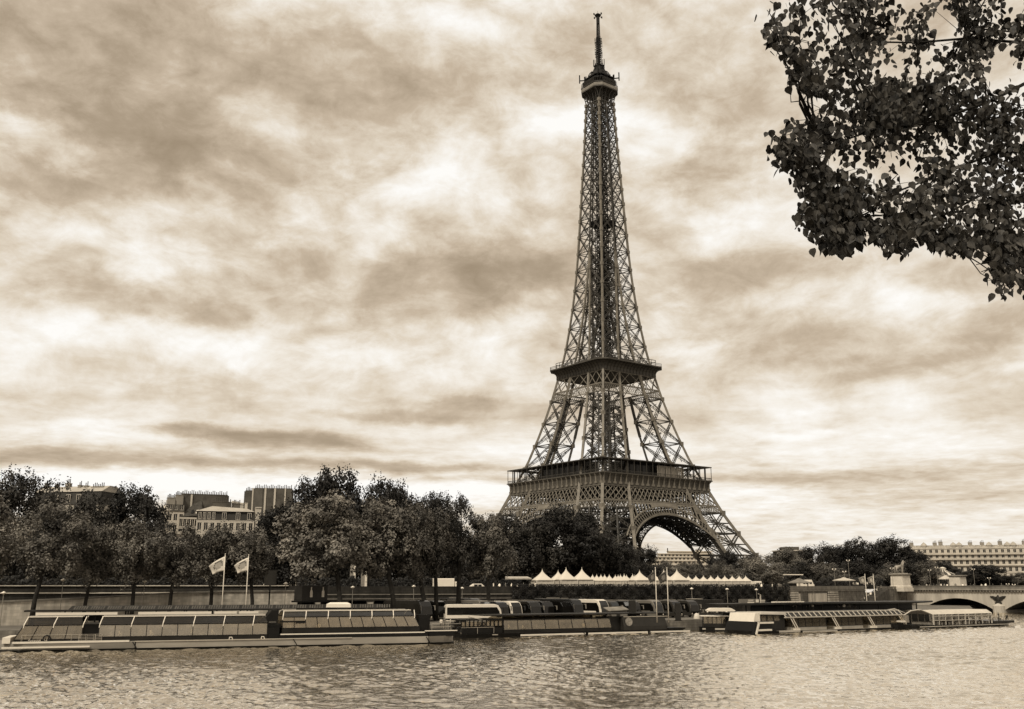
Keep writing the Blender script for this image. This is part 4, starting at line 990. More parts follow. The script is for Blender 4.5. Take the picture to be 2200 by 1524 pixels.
# ------------------------------------------------------------------ boats
m_hullt = mat('hull_tan_paint', .46, .45, .15, .5, streak=(.3, 1, 1)); m_hulld = mat('hull_dark_paint', .022, .35, .3, .6); m_white = mat('white_paint', .78, .4, .06, .6)
m_panel = mat('dark_side_panel', .04, .3, .3, .5); m_frame = mat('window_bar', .03, .4, .2, 1); m_deck = mat('deck_grey', .36, .7, .2, .6)
m_pane = glassmat('boat_glass', .74, .72, .10, .8); m_paned = glassmat('dim_glass', .56, .74, .08, .7); m_roofg = glassmat('roof_glass', .04, .6, .12, 0.); m_roof = mat('dark_roof', .045, .5, .3, .5)
m_rail = mat('steel_rail', .55, .3, .1, 1, metal=.6); m_seat = mat('seat_fabric', .36, .8, .2, 2); m_rub = mat('black_rubber', .02, .7, .2, 2)
class Fr:
    """a boat's own frame: x along its near side, y away from the viewer, z up; u/v read heights and stations off the near side"""
    def __init__(s, u0, v0, u1, v1):
        a, b = G(u0, v0), G(u1, v1); s.a = Vector((a.x, a.y, 0)); s.b = Vector((b.x, b.y, 0)); s.d = (s.b-s.a).normalized(); s.n = Vector((-s.d.y, s.d.x, 0)); s.L = (s.b-s.a).length
        s.rz = math.atan2(s.d.y, s.d.x)
    def x(s, u, off=0.):
        k = P(u, 1258, 1).x; o = s.a+s.n*off
        return (k*o.y-o.x)/(s.d.x-k*s.d.y)
    def z(s, u, v, off=0.):
        p = s.a+s.n*off+s.d*s.x(u, off); return P(u, v, p.y).z
    def w(s, x, y, z): q = s.a+s.d*x+s.n*y; return Vector((q.x, q.y, z))
def hull(mb, x0, x1, B, z0, z1, bow0=0., bow1=0., fl=.25, sheer0=0., sheer1=0., raked=.5):
    """rings along the length; bow0/bow1 = length over which each end draws in"""
    xs = sorted(set([x0]+[x0+bow0*t for t in (.12, .3, .6, 1)]+[x1-bow1*t for t in (1, .6, .3, .12)]+[x1, (x0+x1)/2])); rings = []
    for x in xs:
        k = 1.
        if bow0 and x < x0+bow0: k = math.sqrt(max(0, 1-((x0+bow0-x)/bow0)**2))*.93+.07
        if bow1 and x > x1-bow1: k = min(k, math.sqrt(max(0, 1-((x-x1+bow1)/bow1)**2))*.93+.07)
        h = B/2*k; c = B/2; zt = z1+(sheer0*max(0, (x0+bow0*1.5-x)/(bow0*1.5)) if bow0 else 0)+(sheer1*max(0, (x-x1+bow1*1.5)/(bow1*1.5)) if bow1 else 0)
        rk = (raked if (bow0 and x < x0+.01) else 0)-(raked if (bow1 and x > x1-.01) else 0); f = min(fl, h*.5)
        rings.append([(x, c-h, zt), (x+rk, c-h+f, z0), (x+rk, c+h-f, z0), (x, c+h, zt)])
    mb.loft(rings)
def cabin(root, x0, x1, y0, y1, zb, zw, zt, zr, n, lean0=0., lean1=0., pane=None, inset=.25, slope=1.2, arches=True, panel=None, people=None, fr=None, light_roof=False):
    """glazed saloon: side panels, one pane per bay on each side, mullions, sloping roof glass and a flat roof"""
    pane = pane or m_pane; mb = MB()
    for y, s in ((y0, 1), (y1, -1)): mb.hexa([(x0, y, zb), (x1, y, zb), (x1, y+.12*s, zb), (x0, y+.12*s, zb), (x0, y, zw), (x1, y, zw), (x1, y+.12*s, zw), (x0, y+.12*s, zw)])
    mb.box(x0, x0+.1, y0+.13, y1-.13, zb, zw); mb.box(x1-.1, x1, y0+.13, y1-.13, zb, zw)
    mb.build('side_panel', panel or m_panel, root)
    xt0, xt1 = x0+lean0, x1-lean1
    fx = lambda i, t: (x0+(x1-x0)*i/n)*(1-t)+(xt0+(xt1-xt0)*i/n)*t
    for y, s in ((y0, 1), (y1, -1)):
        for i in range(n):
            m = MB(); e = .05
            a = [(fx(i, 0)+e, y+.03*s, zw), (fx(i+1, 0)-e, y+.03*s, zw), (fx(i+1, 1)-e, y+(inset+.03)*s, zt), (fx(i, 1)+e, y+(inset+.03)*s, zt)]
            m.prism(a, (0, .03*s, 0)); m.build('window', pane, root)
    m = MB(); m.prism([(x0+.02, y0+.2, zw), (x0+.02, y1-.2, zw), (xt0+.02, y1-inset-.1, zt), (xt0+.02, y0+inset+.1, zt)], (.03, 0, 0)); m.build('window', pane, root)
    m = MB(); m.prism([(x1-.02, y0+.2, zw), (x1-.02, y1-.2, zw), (xt1-.02, y1-inset-.1, zt), (xt1-.02, y0+inset+.1, zt)], (-.03, 0, 0)); m.build('window', pane, root)
    mb = MB()
    for y, s in ((y0, 1), (y1, -1)):
        for i in range(n+1): mb.beam((fx(i, 0), y+.02*s, zw), (fx(i, 1), y+(inset+.02)*s, zt), .09, .09)
        mb.beam((x0, y+.03*s, zw), (x1, y+.03*s, zw), .1, .1); mb.beam((xt0, y+(inset+.03)*s, zt), (xt1, y+(inset+.03)*s, zt), .14, .12)
    mb.build('window_frame', m_frame, root)
    if arches:
        mb = MB()
        for y, s in ((y0, 1), (y1, -1)):
            for i in range(0, n+1, 2): mb.tube([(fx(i, 1), y+(inset-.05)*s, zt-.35), (fx(i, 1)+.05, y+(inset-.03)*s, zt+.06), (fx(i, 1)+.3, y+(inset+slope)*s, zr+.06)], .07, 5)
        mb.build('roof_arch', m_white, root)['kind'] = 'stuff'  # arches white all over: their highlights put into the paint colour
    mb = MB(); q = [(xt0, y0+inset+.02, zt+.06), (xt1, y0+inset+.02, zt+.06), (xt1-.3, y0+inset+slope, zr), (xt0+.3, y0+inset+slope, zr)]
    mb.prism(q, (0, .02, -.05)); q = [(a, y1-(b-y0), c) for a, b, c in q]; mb.prism(q, (0, -.02, -.05)); mb.build('roof_glass', m_roofg, root)
    mb = MB(); mb.box(xt0+.3, xt1-.3, y0+inset+slope, y1-inset-slope, zr-.05, zr+.1); mb.build('roof', m_white if light_roof else m_roof, root)
    mb = MB()
    for y in (y0+inset+slope, y1-inset-slope): mb.beam((xt0+.2, y, zr+.09), (xt1-.2, y, zr+.09), .12, .12)
    mb.build('roof_rail', m_white, root)
    mb = MB(); mb.box(x0+.15, x1-.15, y0+.2, y1-.2, zb-.02, zb+.05)
    x = x0+1.2
    while x < x1-1:
        for yy in (y0+1.2, y0+2.6, y1-2.6, y1-1.2): mb.box(x-.25, x+.25, yy-.5, yy+.5, zb+.05, zb+.5); mb.box(x+.16, x+.25, yy-.5, yy+.5, zb+.5, zb+1.1)
        x += 1.35
    mb.build('seating', m_seat, root)
    if people:
        lab, grp, cnt = people; rnd = random.Random(int(x0*10))
        for k in range(cnt):
            xx = x0+1.2+1.35*rnd.randrange(max(1, int((x1-x0-2)/1.35))); yy = rnd.choice((y0+.75, y0+.75, y0+2.6))+rnd.uniform(-.1, .1)
            w = fr.w(xx, yy, root.location.z+zb+.25); person(w, 'seated', rnd.choice(['pale', 'pale', 'mid', 'dark']), lab, grp, rz=fr.rz+R(90)*rnd.choice((1, 1, -.2)))
def rails(mb, pts, h=.95, r=.03, step=1.6, n=2):
    for a, b in zip(pts, pts[1:]):
        a, b = Vector(a), Vector(b); L = (b-a).length; k = max(1, int(L/step))
        for i in range(k+1): p = a.lerp(b, i/k); mb.beam(p, p+Vector((0, 0, h)), r*1.6)
        for j in range(n): z = Vector((0, 0, h*(j+1)/n)); mb.beam(a+z, b+z, r*1.8)
def ring_buoy(root, c, r=.42, m=None):
    mb = MB(); n = 14; rings = []
    for i in range(n+1):
        a = 6.2832*i/n; rings.append([(c[0]+(r+.09*math.cos(b))*math.cos(a), c[1]+.09*math.sin(b), c[2]+(r+.09*math.cos(b))*math.sin(a)) for b in np.linspace(0, 6.2832, 7)[:-1]])
    mb.loft(rings, cap=False); mb.build('lifebuoy', m or m_hulld, root, smooth=True)
# ---- A: the long glass boat on the left
fA = Fr(-16, 1402.3, 985, 1383); rt = empty('tour_boat', fA.w(0, 0, 0), fA.rz, 'long glass-roofed sightseeing boat with white bow deck, nearest on the left', 'boat', 'sightseeing boats along the quay')
B = 8.2; L = fA.L; x = fA.x
z = lambda u, v: fA.z(u, v)
x1, x2, x3, x4, x5 = x(40), x(185), x(221), x(580), x(606)
mb = MB(); hull(mb, 0, L, B-.3, -.5, .22, 3.2, 1.2, .3); mb.build('hull', m_hulld, rt)
zg = z(300, 1379); mb = MB(); hull(mb, .1, x(300), B, .2, zg, 3.5, 0, .12, .25); mb.build('bow_hull', mat('hull_grey_paint', .3, .4, .2, .5, streak=(.3, 1, 1)), rt)
mb = MB(); hull(mb, x(300)+.15, x(922), B, .2, zg, 0, 0, .15); mb.build('hull_side', m_hullt, rt)
mb = MB(); hull(mb, x(922)+.12, L, B, .2, z(950, 1367), 0, 2.2, .5, 0, .1); mb.build('stern_side', m_hullt, rt)
mb = MB(); mb.box(2.5, x(922), .05, B-.05, zg, zg+.08); mb.build('deck', m_deck, rt)
mb = MB(); mb.box(2.2, x(288), -.05, .25, zg-.02, zg+.22); mb.box(1.0, x(205), -.12, -.04, zg-.62, zg-.4); mb.box(.9, x(34), .4, B-.4, zg, zg+.75); mb.build('white_rubbing_strake', m_white, rt)
mb = MB(); mb.box(x(300), x(760), -.08, 0, zg-.02, zg+.12); mb.build('gunwale', m_rail, rt)
zp = zg+.08; zw = z(400, 1366.5); zt = z(400, 1341); zr = z(400, 1325.5)
cabin(rt, x1, x2, .9, B-.9, zp, zp+.35, zt, zr, 4, 1.0, 0, m_paned, slope=1.6, people=('seated passenger seen through the bow saloon glass of the long left boat', 'passengers in the bow saloon', 7), fr=fA)
cabin(rt, x3, x4, .35, B-.35, zp, zw, zt, zr, 11, 0, 0, m_pane, slope=1.5, people=('seated passenger seen through the side windows of the long left boat', 'passengers in the main saloon', 15), fr=fA)
mb = MB(); mb.box(x2+.05, x3-.05, 1.6, B-1.6, zp, zt); mb.box(x2, x3, 1.2, B-1.2, zt, zt+.12); mb.build('doorway', m_hulld, rt)
mb = MB(); mb.box(x4+.05, x5, .5, B-.5, zp, z(590, 1349)); mb.box(x4, x5+.3, 1.2, B-1.2, z(590, 1349), z(590, 1342)); mb.build('engine_casing', m_hulld, rt)
# wheelhouse wedge
mb = MB(); za, zb_ = z(600, 1336), z(600, 1312)
mb.hexa([(x(572), 2, za), (x(604), 2, za), (x(604), 6, za), (x(572), 6, za), (x(590), 2.2, zb_), (x(606), 2.2, zb_), (x(606), 5.8, zb_), (x(590), 5.8, zb_)]); mb.build('wheelhouse', mat('wheelhouse_dark', .03, .2, .2, 1, metal=.4), rt)
# raised after saloon
zq = z(750, 1362); zw2 = z(750, 1348.5); zt2 = z(750, 1325); zr2 = z(750, 1314)
mb = MB(); mb.box(x(606), x(925), .1, B-.1, zg+.08, zq); mb.build('raised_side', m_hulld, rt)
mb = MB(); mb.box(x(608), x(915), .02, .1, zq-.02, zq+.14); mb.build('white_stripe', m_white, rt)
cabin(rt, x(612), x(905), .4, B-.4, zq, zw2, zt2, zr2, 12, 0, .8, m_pane, slope=1.5, people=('seated passenger behind the raised rear windows of the long left boat', 'passengers in the rear saloon', 12), fr=fA)
mb = MB(); mb.box(x(640), x(660), .2, .32, z(650, 1339), z(650, 1335)); mb.box(x(606), x(660), .2, .3, z(650, 1336.5), z(650, 1334)); mb.build('boarding_rail', m_hulld, rt)
mb = MB(); mb.box(x(906), x(930), 1.4, B-1.4, zq, z(915, 1322)); mb.build('stair_block', m_hulld, rt)
zs = z(950, 1356); mb = MB(); mb.box(x(922), L-.6, .1, B-.1, z(950, 1367), zs); mb.build('stern_bulwark', m_hulld, rt)
mb = MB(); mb.box(x(915), L-.2, -.02, .1, zs-.02, zs+.12); mb.build('stern_strake', m_white, rt)
mb = MB(); rails(mb, [(x(930), .2, zs+.1), (L-1.2, .2, zs+.1), (L-.6, B-.2, zs+.1)], 1.0); rails(mb, [(x1+1, .15, zg+.1), (x(60), .15, zg+.1), (x(215), .15, zg+.1)], .95, .022, 2.4, 1)
for k in range(3): rails(mb, [(x(180)+k*1.0, .18, zg+.1), (x(180)+.85+k*1.0, .18, zg+.1)], .95, .022, .9, 5)
mb.build('railing', m_rail, rt)
ring_buoy(rt, (x(112), .05, zg+.55)); ring_buoy(rt, (x(988), .2, zs+.1), .4)
mb = MB()
for u in (500, 568): mb.tube([(x(u), .3, zg+.1), (x(u)+.05, .3, zg+.38), (x(u)+.35, .3, zg+.36), (x(u)+.45, .3, zg+.1)], .07, 6)
mb.build('mooring_bitt', m_white, rt)
mb = MB()                          # brushed name script near the bow: strokes too small to read
sx = x(72)
for k, (w_, h_) in enumerate(((.35, .3), (.16, .14), (.18, .15), (.16, .14), (.2, .16), (.14, .26), (0, 0), (.3, .25), (.14, .25))):
    if w_: mb.tube([(sx, .86, zp+.18), (sx+w_*.3, .86, zp+.18+h_), (sx+w_*.6, .86, zp+.15), (sx+w_, .86, zp+.2)], .03, 4)
    sx += w_+.06 if w_ else .25
mb.build('name_lettering', m_white, rt)
for u in (300, 640, 922): mb = MB(); mb.beam((x(u)-.3, -.05, zg), (x(u)+.25, -.05, .25), .14, .1); mb.build('tyre_fender', m_rub, rt)
# a second hull lying behind its bow
fZ = Fr(-60, 1366, 45, 1362); rz_ = empty('moored_boat', fZ.w(0, 0, 0), fZ.rz, 'pale-sided boat showing behind the bow of the long left boat', 'boat', 'sightseeing boats along the quay')
mb = MB(); hull(mb, 0, fZ.x(36), 4.5, -.4, fZ.z(0, 1350), 0, 1.5, .2); mb.build('hull', m_white, rz_)
mb = MB(); mb.box(.2, fZ.x(30), .6, 3.9, fZ.z(0, 1350), fZ.z(0, 1333)); mb.build('cabin', m_panel, rz_)
mb = MB(); mb.box(0, fZ.x(40), .4, 4.1, fZ.z(0, 1333), fZ.z(0, 1330)); mb.build('roof', m_hulld, rz_)
# ---- pontoon canopies behind A
fP = Fr(55, 1372, 880, 1366)
def pontoon(root, f, u0, u1, B, mat_):
    mb = MB(); mb.box(f.x(u0)-f.x(u0), f.x(u1)-f.x(u0), 0, B, -.4, .8); mb.build('float', mat_, root)
fP.a = fA.a+fA.n*9.6+fA.d*1.0; fP.d = fA.d; fP.n = fA.n
rp = empty('boarding_pontoon', fP.w(0, 0, 0), fA.rz, 'floating boarding stage with a flat dark canopy behind the long left boat', 'pontoon'); X0 = 0
mb = MB(); mb.box(fP.x(68), fP.x(612), 0, 3.2, -.4, .9); mb.build('float', m_panel, rp)
mb = MB(); mb.box(fP.x(58), fP.x(608), -.3, 3.4, fP.z(300, 1313.5), fP.z(300, 1310)); mb.build('canopy', m_roof, rp)
mb = MB()
for u0, u1 in ((84, 258), (302, 458), (464, 512), (517, 558)): mb.box(fP.x(u0), fP.x(u1), -.45, -.35, fP.z(300, 1320.5), fP.z(300, 1315))
mb.build('banner_board', m_white, rp)['kind'] = 'stuff'
mb = MB(); mb.box(fP.x(84), fP.x(560), 1.9, 2.0, fP.z(300, 1334), fP.z(300, 1321.5)); mb.build('back_wall', m_hulld, rp)
mb = MB()
for u in np.linspace(80, 600, 9): mb.beam((fP.x(u), .5, .9), (fP.x(u), .5, fP.z(300, 1313)), .22)
mb.build('post', m_frame, rp)['kind'] = 'stuff'
fQ = Fr(55, 1372, 880, 1366); fQ.a = fA.a+fA.n*14.5; fQ.d = fA.d; fQ.n = fA.n
rq = empty('boarding_pontoon', fQ.w(0, 0, 0), fA.rz, 'second boarding stage farther back with a long ribbed glass canopy', 'pontoon')
mb = MB(); za, zb_ = fQ.z(450, 1309.5), fQ.z(450, 1301)
mb.hexa([(fQ.x(150), 0, za), (fQ.x(832), 0, za), (fQ.x(832), 4.5, za), (fQ.x(150), 4.5, za), (fQ.x(158), .9, zb_), (fQ.x(826), .9, zb_), (fQ.x(826), 3.6, zb_), (fQ.x(158), 3.6, zb_)]); mb.build('canopy', m_roof, rq)
mb = MB(); u = 164
while u < 822:
    for k in range(6):
        xa = fQ.x(u+k*5.2); mb.beam((xa, .02, za+.08), (xa+.18, .85, zb_-.02), .2, .05)
    u += 36
mb.build('canopy_slat', mat('canopy_slat_paint', .13, .5, .3, 1), rq)['kind'] = 'stuff'
mb = MB(); mb.box(fQ.x(150), fQ.x(838), 0, 4.5, -.4, .8); mb.build('float', m_panel, rq)
mb = MB()
for u in np.linspace(158, 826, 12): mb.beam((fQ.x(u), 2.2, .8), (fQ.x(u), 2.2, za), .2)
mb.build('post', m_frame, rq)['kind'] = 'stuff'
mb = MB(); a_ = P(728, 1298, 158); mb.loft([[(a_.x+w_*c, 158+1.2*w_/6*s, a_.z+h_) for c, s in ((-1, -1), (1, -1), (1, 1), (-1, 1))] for w_, h_ in ((1.9, -.5), (1.85, 0), (1.3, .25))]); tag(mb.build('canvas_canopy', m_white), 'small white canvas canopy above the dark ribbed roof', 'canopy')
# ---- C: the dark glass boat in the centre
fC = Fr(985, 1372, 1481, 1359); rt = empty('tour_boat', fC.w(0, 0, 0), fC.rz, 'dark glass-sided sightseeing boat with a round emblem, moored in the centre', 'boat', 'sightseeing boats along the quay')
B = 7.6; L = fC.L; x = fC.x; z = lambda u, v: fC.z(u, v)
mb = MB(); hull(mb, 0, L, B, -.5, z(1250, 1357), 1.5, 1.8, .3); mb.build('hull', m_hulld, rt)
zs0, zs1 = z(1250, 1363.5), z(1250, 1360)
for u0, u1 in ((1118, 1256), (1262, 1388), (1393, 1478)): mb = MB(); mb.box(x(u0), x(u1), -.12, -.01, zs0, zs1); mb.build('rubbing_strake', m_white, rt)
zp = z(1250, 1357); zw = z(1180, 1352); zt = z(1180, 1331)
cabin(rt, x(1085), x(1315), .35, B-.35, zp, zw, zt, z(1180, 1324), 8, 0, .3, m_paned, slope=1.2, arches=False, people=('seated passenger behind the side windows of the centre boat', 'passengers in the centre boat', 18), fr=fC)
mb = MB(); mb.box(x(1316), x(1340), 1.5, B-1.5, zp, z(1330, 1326)); mb.box(x(1045), x(1452), .6, B-.6, z(1250, 1321), z(1250, 1319)); mb.build('roof', m_roof, rt)
m_cab = mat('brown_cabin_side', .07, .4, .15, .8); zc0, zc1 = z(1390, 1345), z(1390, 1326)
mb = MB(); mb.hexa([(x(1341), .4, zc0), (x(1433), .4, zc0), (x(1433), B-.4, zc0), (x(1341), B-.4, zc0), (x(1339), .7, zc1), (x(1430), .7, zc1), (x(1430), B-.7, zc1), (x(1339), B-.7, zc1)]); mb.box(x(1341), x(1433), .4, B-.4, zp, zc0-.003); mb.build('aft_cabin', m_cab, rt)
mb = MB(); mb.lathe([(.02, 0), (.75, 0), (.75, .06), (.02, .06)], n=20); o = mb.build('round_emblem', mat('emblem_disc', .3, .6, .35, 2.5), rt); o.location = (x(1352), .46, (zc0+zc1)/2); o.rotation_euler = (R(83), 0, 0)
mb = MB(); mb.box(x(1342), x(1436), .6, .75, zc1+.02, zc1+.14); mb.build('roof_trim', m_rail, rt)
mb = MB(); mb.box(x(1434), L-.8, .1, B-.1, zp, z(1450, 1349)); mb.build('stern_bulwark', m_hulld, rt)
# open front deck with small windows
mb = MB(); zf0, zf1 = z(1040, 1349), z(1040, 1334)
mb.box(x(995), x(1083), .5, B-.5, zp-.3, zf0); 
for i in range(11): xx = x(995)+(x(1083)-x(995))*i/10; mb.beam((xx, .55, zf0), (xx, .55, zf1), .16)
mb.box(x(990), x(1083), .4, B-.4, zf1, zf1+.22); mb.build('front_cabin', m_hulld, rt)
for i in range(10):
    xx = x(995)+(x(1083)-x(995))*(i+.16)/10; x_2 = x(995)+(x(1083)-x(995))*(i+.86)/10; m = MB(); m.box(xx, x_2, .62, .66, zf0+.25, zf1-.15); m.build('window', m_pane, rt)
mb = MB(); rails(mb, [(x(992), .1, zp+.05), (x(1062), .1, zp+.05)], 1.0, .03, 3, 1); mb.box(x(1058), x(1070), -.03, .05, zp-.25, zp-.12); mb.build('railing', m_rail, rt)
ring_buoy(rt, (x(1040), .3, z(1040, 1341)), .32)
mb = MB(); mb.tube([(x(1012), 1, z(1012, 1326)), (x(1052), .6, z(1052, 1334))], .08, 5); mb.build('boat_hook', m_rail, rt)
fbh = lambda u, o: fC.w(x(u), o, 0)
for u in (1110, 1252, 1392): mb = MB(); mb.beam((x(u)-.35, -.08, zp), (x(u)+.3, -.08, .15), .16, .1); mb.build('tyre_fender', m_rub, rt)
for k, (u, t) in enumerate(((968, 'pale'), (975, 'mid'), (988, 'pale'))): person(fC.w(x(u)-.2, 3.2, z(1000, 1352)), 'standing', t, 'person standing between the stern of the long left boat and the centre boat', 'people between two boats')
# ---- D: small dark launches
fD = Fr(1503, 1358, 1625, 1360)
fD = Fr(1503, 1357, 1600, 1357.5); rt = empty('harbour_launch', fD.w(0, 0, 0), fD.rz, 'small dark launch with a pale flat roof between centre and right boats', 'boat')
x = fD.x; z = lambda u, v: fD.z(u, v); L = fD.L
mb = MB(); hull(mb, 0, L, 4.2, -.4, z(1550, 1347), 1, 2, .2); mb.build('hull', m_hulld, rt)
mb = MB(); mb.box(.8, x(1557), .5, 3.7, z(1550, 1347), z(1550, 1340)); mb.build('cabin', m_panel, rt)
zz0, zz1 = z(1530, 1340), z(1530, 1325)
for i in range(5): m = MB(); a_, b_ = .9+(x(1556)-.9)*i/5, .9+(x(1556)-.9)*(i+.9)/5; m.box(a_, b_, .55, .6, zz0, zz1); m.build('window', m_paned, rt)
mb = MB()
for i in range(6): a_ = .86+(x(1556)-.86)*i/5; mb.beam((a_, .56, zz0), (a_, .56, zz1), .12); mb.beam((a_, 3.6, zz0), (a_, 3.6, zz1), .12)
mb.build('post', m_frame, rt)['kind'] = 'stuff'
mb = MB(); mb.box(.3, x(1563), .2, 4, zz1, zz1+.14); mb.build('roof', m_white, rt)
mb = MB(); mb.box(x(1505), x(1512), -.03, .03, .35, .6); mb.box(x(1532), x(1556), -.03, .03, .3, .62); mb.build('registration_board', m_hullt, rt)
fE = Fr(1500, 1350, 1640, 1350); rt = empty('harbour_launch', fE.w(fE.x(1518), 0, 0), fE.rz, 'second small launch with a white canvas roof lying behind the first', 'boat')
x = lambda u: fE.x(u)-fE.x(1518); z = lambda u, v: fE.z(u, v)
mb = MB(); hull(mb, 0, x(1625), 4, -.4, z(1560, 1340), 1, 2, .2); mb.build('hull', m_hulld, rt)
mb = MB(); mb.loft([[(x(1520)+e, .4, z(1550, 1314)+h), (x(1578)-e, .4, z(1550, 1314)+h), (x(1578)-e, 3.6, z(1550, 1314)+h), (x(1520)+e, 3.6, z(1550, 1314)+h)] for e, h in ((0, 0), (0, .2), (.8, .65))]); mb.build('canvas_roof', m_white, rt)
mb = MB(); mb.box(x(1521), x(1577), .6, 3.4, z(1550, 1340), z(1550, 1321)); mb.build('cabin', m_cab, rt)
mb = MB(); mb.box(x(1580), x(1618), .3, 3.4, z(1590, 1329), z(1590, 1318)); mb.build('deck_house', m_cab, rt)
mb = MB()
for u in (1521, 1549, 1577): mb.beam((x(u), .5, z(1550, 1321)), (x(u), .5, z(1550, 1313.5)), .12)
mb.build('post', m_frame, rt)['kind'] = 'stuff'
for k in range(7): p_ = fE.w(fE.x(1584+k*5.4), .0, z(1600, 1343)); person(p_, 'standing', ['pale', 'mid', 'pale'][k % 3], 'person standing on the low boarding deck left of the boat with striped bow', 'people on the low boarding deck')
mb = MB(); a_ = G(1490, 1361)
mb.lathe([(.45, -.3), (.62, .3), (.62, 2.3), (.45, 2.9), (.1, 3.1)], (0, 0, 0), 14); o = mb.build('mooring_pile', mat('white_pile', .6, .5, .15, 1), smooth=True); p_ = G(1498, 1352); o.location = (p_.x, p_.y, 0); tag(o, 'round-topped white mooring pile at the stern of the centre boat', 'mooring post')
# ---- F: right boat with slanted struts and laddered roof glass
fF = Fr(1612, 1363, 1955, 1351); rt = empty('tour_boat', fF.w(0, 0, 0), fF.rz, 'sightseeing boat with striped bow, ladder-like roof glazing and slanted struts', 'boat', 'sightseeing boats along the quay')
B = 8.; L = fF.L; x = fF.x; z = lambda u, v: fF.z(u, v)
mb = MB(); hull(mb, 0, L, B, -.5, z(1780, 1353), 2.5, 3.5, .35, .2, .1); mb.build('hull', m_hulld, rt)
for u0, u1 in ((1668, 1712), (1718, 1791), (1796, 1866), (1871, 1937), (1940, 1952)):
    mb = MB(); mb.box(x(u0), x(u1), -.14, -.01, z((u0+u1)/2, 1358.5), z((u0+u1)/2, 1354.5)); mb.build('rubbing_strake', m_hullt, rt)
zp = z(1780, 1353); zpan = z(1780, 1345.5); zt = z(1780, 1326.5); zr = z(1780, 1314.5)
mb = MB(); mb.box(2.6, L-2.6, .3, B-.3, zp-.02, zp+.05); mb.build('deck', m_deck, rt)
m_sand = mat('sand_panel', .38, .5, .15, .8)
for (u0, u1, n) in ((1700, 1774, 5), (1792, 1852, 4), (1866, 1926, 4)):
    cabin(rt, x(u0), x(u1), .5, B-.5, zp, zpan, zt, zt+.12, n, 0, 0, m_paned, slope=.2, inset=.05, arches=False, panel=m_sand)
mb = MB(); N_ = 24
for i in range(N_+1):
    xa = x(1686)+(x(1934)-x(1686))*i/N_; mb.beam((xa, .1, zt+.15), (xa+.25, 1.3, zr), .14)
for y_, z_ in ((.08, zt+.15), (1.35, zr)): mb.beam((x(1682), y_, z_), (x(1938), y_, z_), .2)
mb.build('roof_ladder_frame', mat('pale_roof_bar', .5, .4, .1, 1), rt)
mb = MB(); mb.prism([(x(1686), .14, zt+.1), (x(1934), .14, zt+.1), (x(1934), 1.3, zr-.05), (x(1686), 1.3, zr-.05)], (0, .04, 0)); mb.build('roof_glass', m_roofg, rt)
mb = MB(); mb.box(x(1660), x(1934), 1.4, B-1.4, zr-.1, zr+.06); mb.build('roof', m_roof, rt)
for u in (1697, 1785, 1861, 1928):
    mb = MB(); 
    for d_ in (-.28, .28): mb.beam((x(u)+d_, .12, zt+.1), (x(u+10)+d_, -.02, zp+.35), .14)
    mb.box(x(u+6), x(u+16), -.05, .5, zp+.04, zp+.4); mb.build('strut', m_white, rt)
# bow house with stripes
mb = MB(); zb0, zb1 = z(1640, 1347), z(1640, 1336); bx0, bx1 = x(1614), x(1650)
mb.hexa([(bx0, .3, zp-.6), (bx1, .3, zp-.6), (bx1, B-.3, zp-.6), (bx0, B-.3, zp-.6), (bx0+1.0, .3, zb1), (bx1+1, .3, zb1), (bx1+1, B-.3, zb1), (bx0+1.0, B-.3, zb1)]); mb.build('bow_house', m_hulld, rt)
mb = MB(); mb.beam((bx0+.55, .12, zp-.5), (bx0+1.45, .12, zb1-.1), .5, .3); mb.beam((bx0+1.2, .12, zb1-.2), (bx1+.8, .12, zb1-.2), .5, .3); mb.beam((bx0+.8, .12, zp+.3), (bx1+.3, .12, zp+.3), .45, .3); mb.build('white_band', m_white, rt)
mb = MB(); mb.beam((bx0-.06, .2, zp-.6), (bx0+.94, .2, zb1), .35, .3); mb.box(x(1632), x(1645), .2, .29, z(1640, 1343.5), z(1640, 1340.5)); mb.build('dark_stripe', m_hulld, rt)
mb = MB(); mb.hexa([(x(1622), .8, zb1), (x(1636), .8, zb1), (x(1636), B-.8, zb1), (x(1622), B-.8, zb1), (x(1626), .8, z(1630, 1318)), (x(1636), .8, z(1630, 1318)), (x(1636), B-.8, z(1630, 1318)), (x(1626), B-.8, z(1630, 1318))]); mb.build('bridge_front', m_white, rt)
mb = MB(); mb.box(x(1637), x(1690), 1.0, B-1.0, zp, z(1660, 1322)); mb.build('wheelhouse', m_panel, rt)
for u0, u1 in ((1640, 1650), (1653, 1664), (1667, 1678)): m = MB(); m.box(x(u0), x(u1), .93, .97, z(1660, 1335), z(1660, 1323)); m.build('window', m_paned, rt)
mb = MB(); mb.hexa([(x(1636), .6, z(1660, 1320)), (x(1692), .6, z(1660, 1322)), (x(1692), B-.6, z(1660, 1322)), (x(1636), B-.6, z(1660, 1320)), (x(1640), .8, z(1660, 1316)), (x(1690), .8, z(1660, 1316)), (x(1690), B-.8, z(1660, 1316)), (x(1640), B-.8, z(1660, 1316))]); mb.build('wheelhouse_roof', m_hullt, rt)
mb = MB(); mb.box(x(1930), L-1.5, .6, B-.6, zp, z(1940, 1344)); mb.build('stern_deck', m_white, rt)
for k, u in enumerate((1705, 1712, 1738, 1748, 1800, 1806, 1815, 1826, 1838)):
    person(fF.w(x(u, 9), 9.6, z(1780, 1319)-.1 if False else fF.z(u, 1313.5, 9.6)), 'standing', ['pale', 'mid', 'dark'][k % 3], 'person standing on the pontoon behind the boat with ladder-like roof glazing', 'people on the right pontoon')
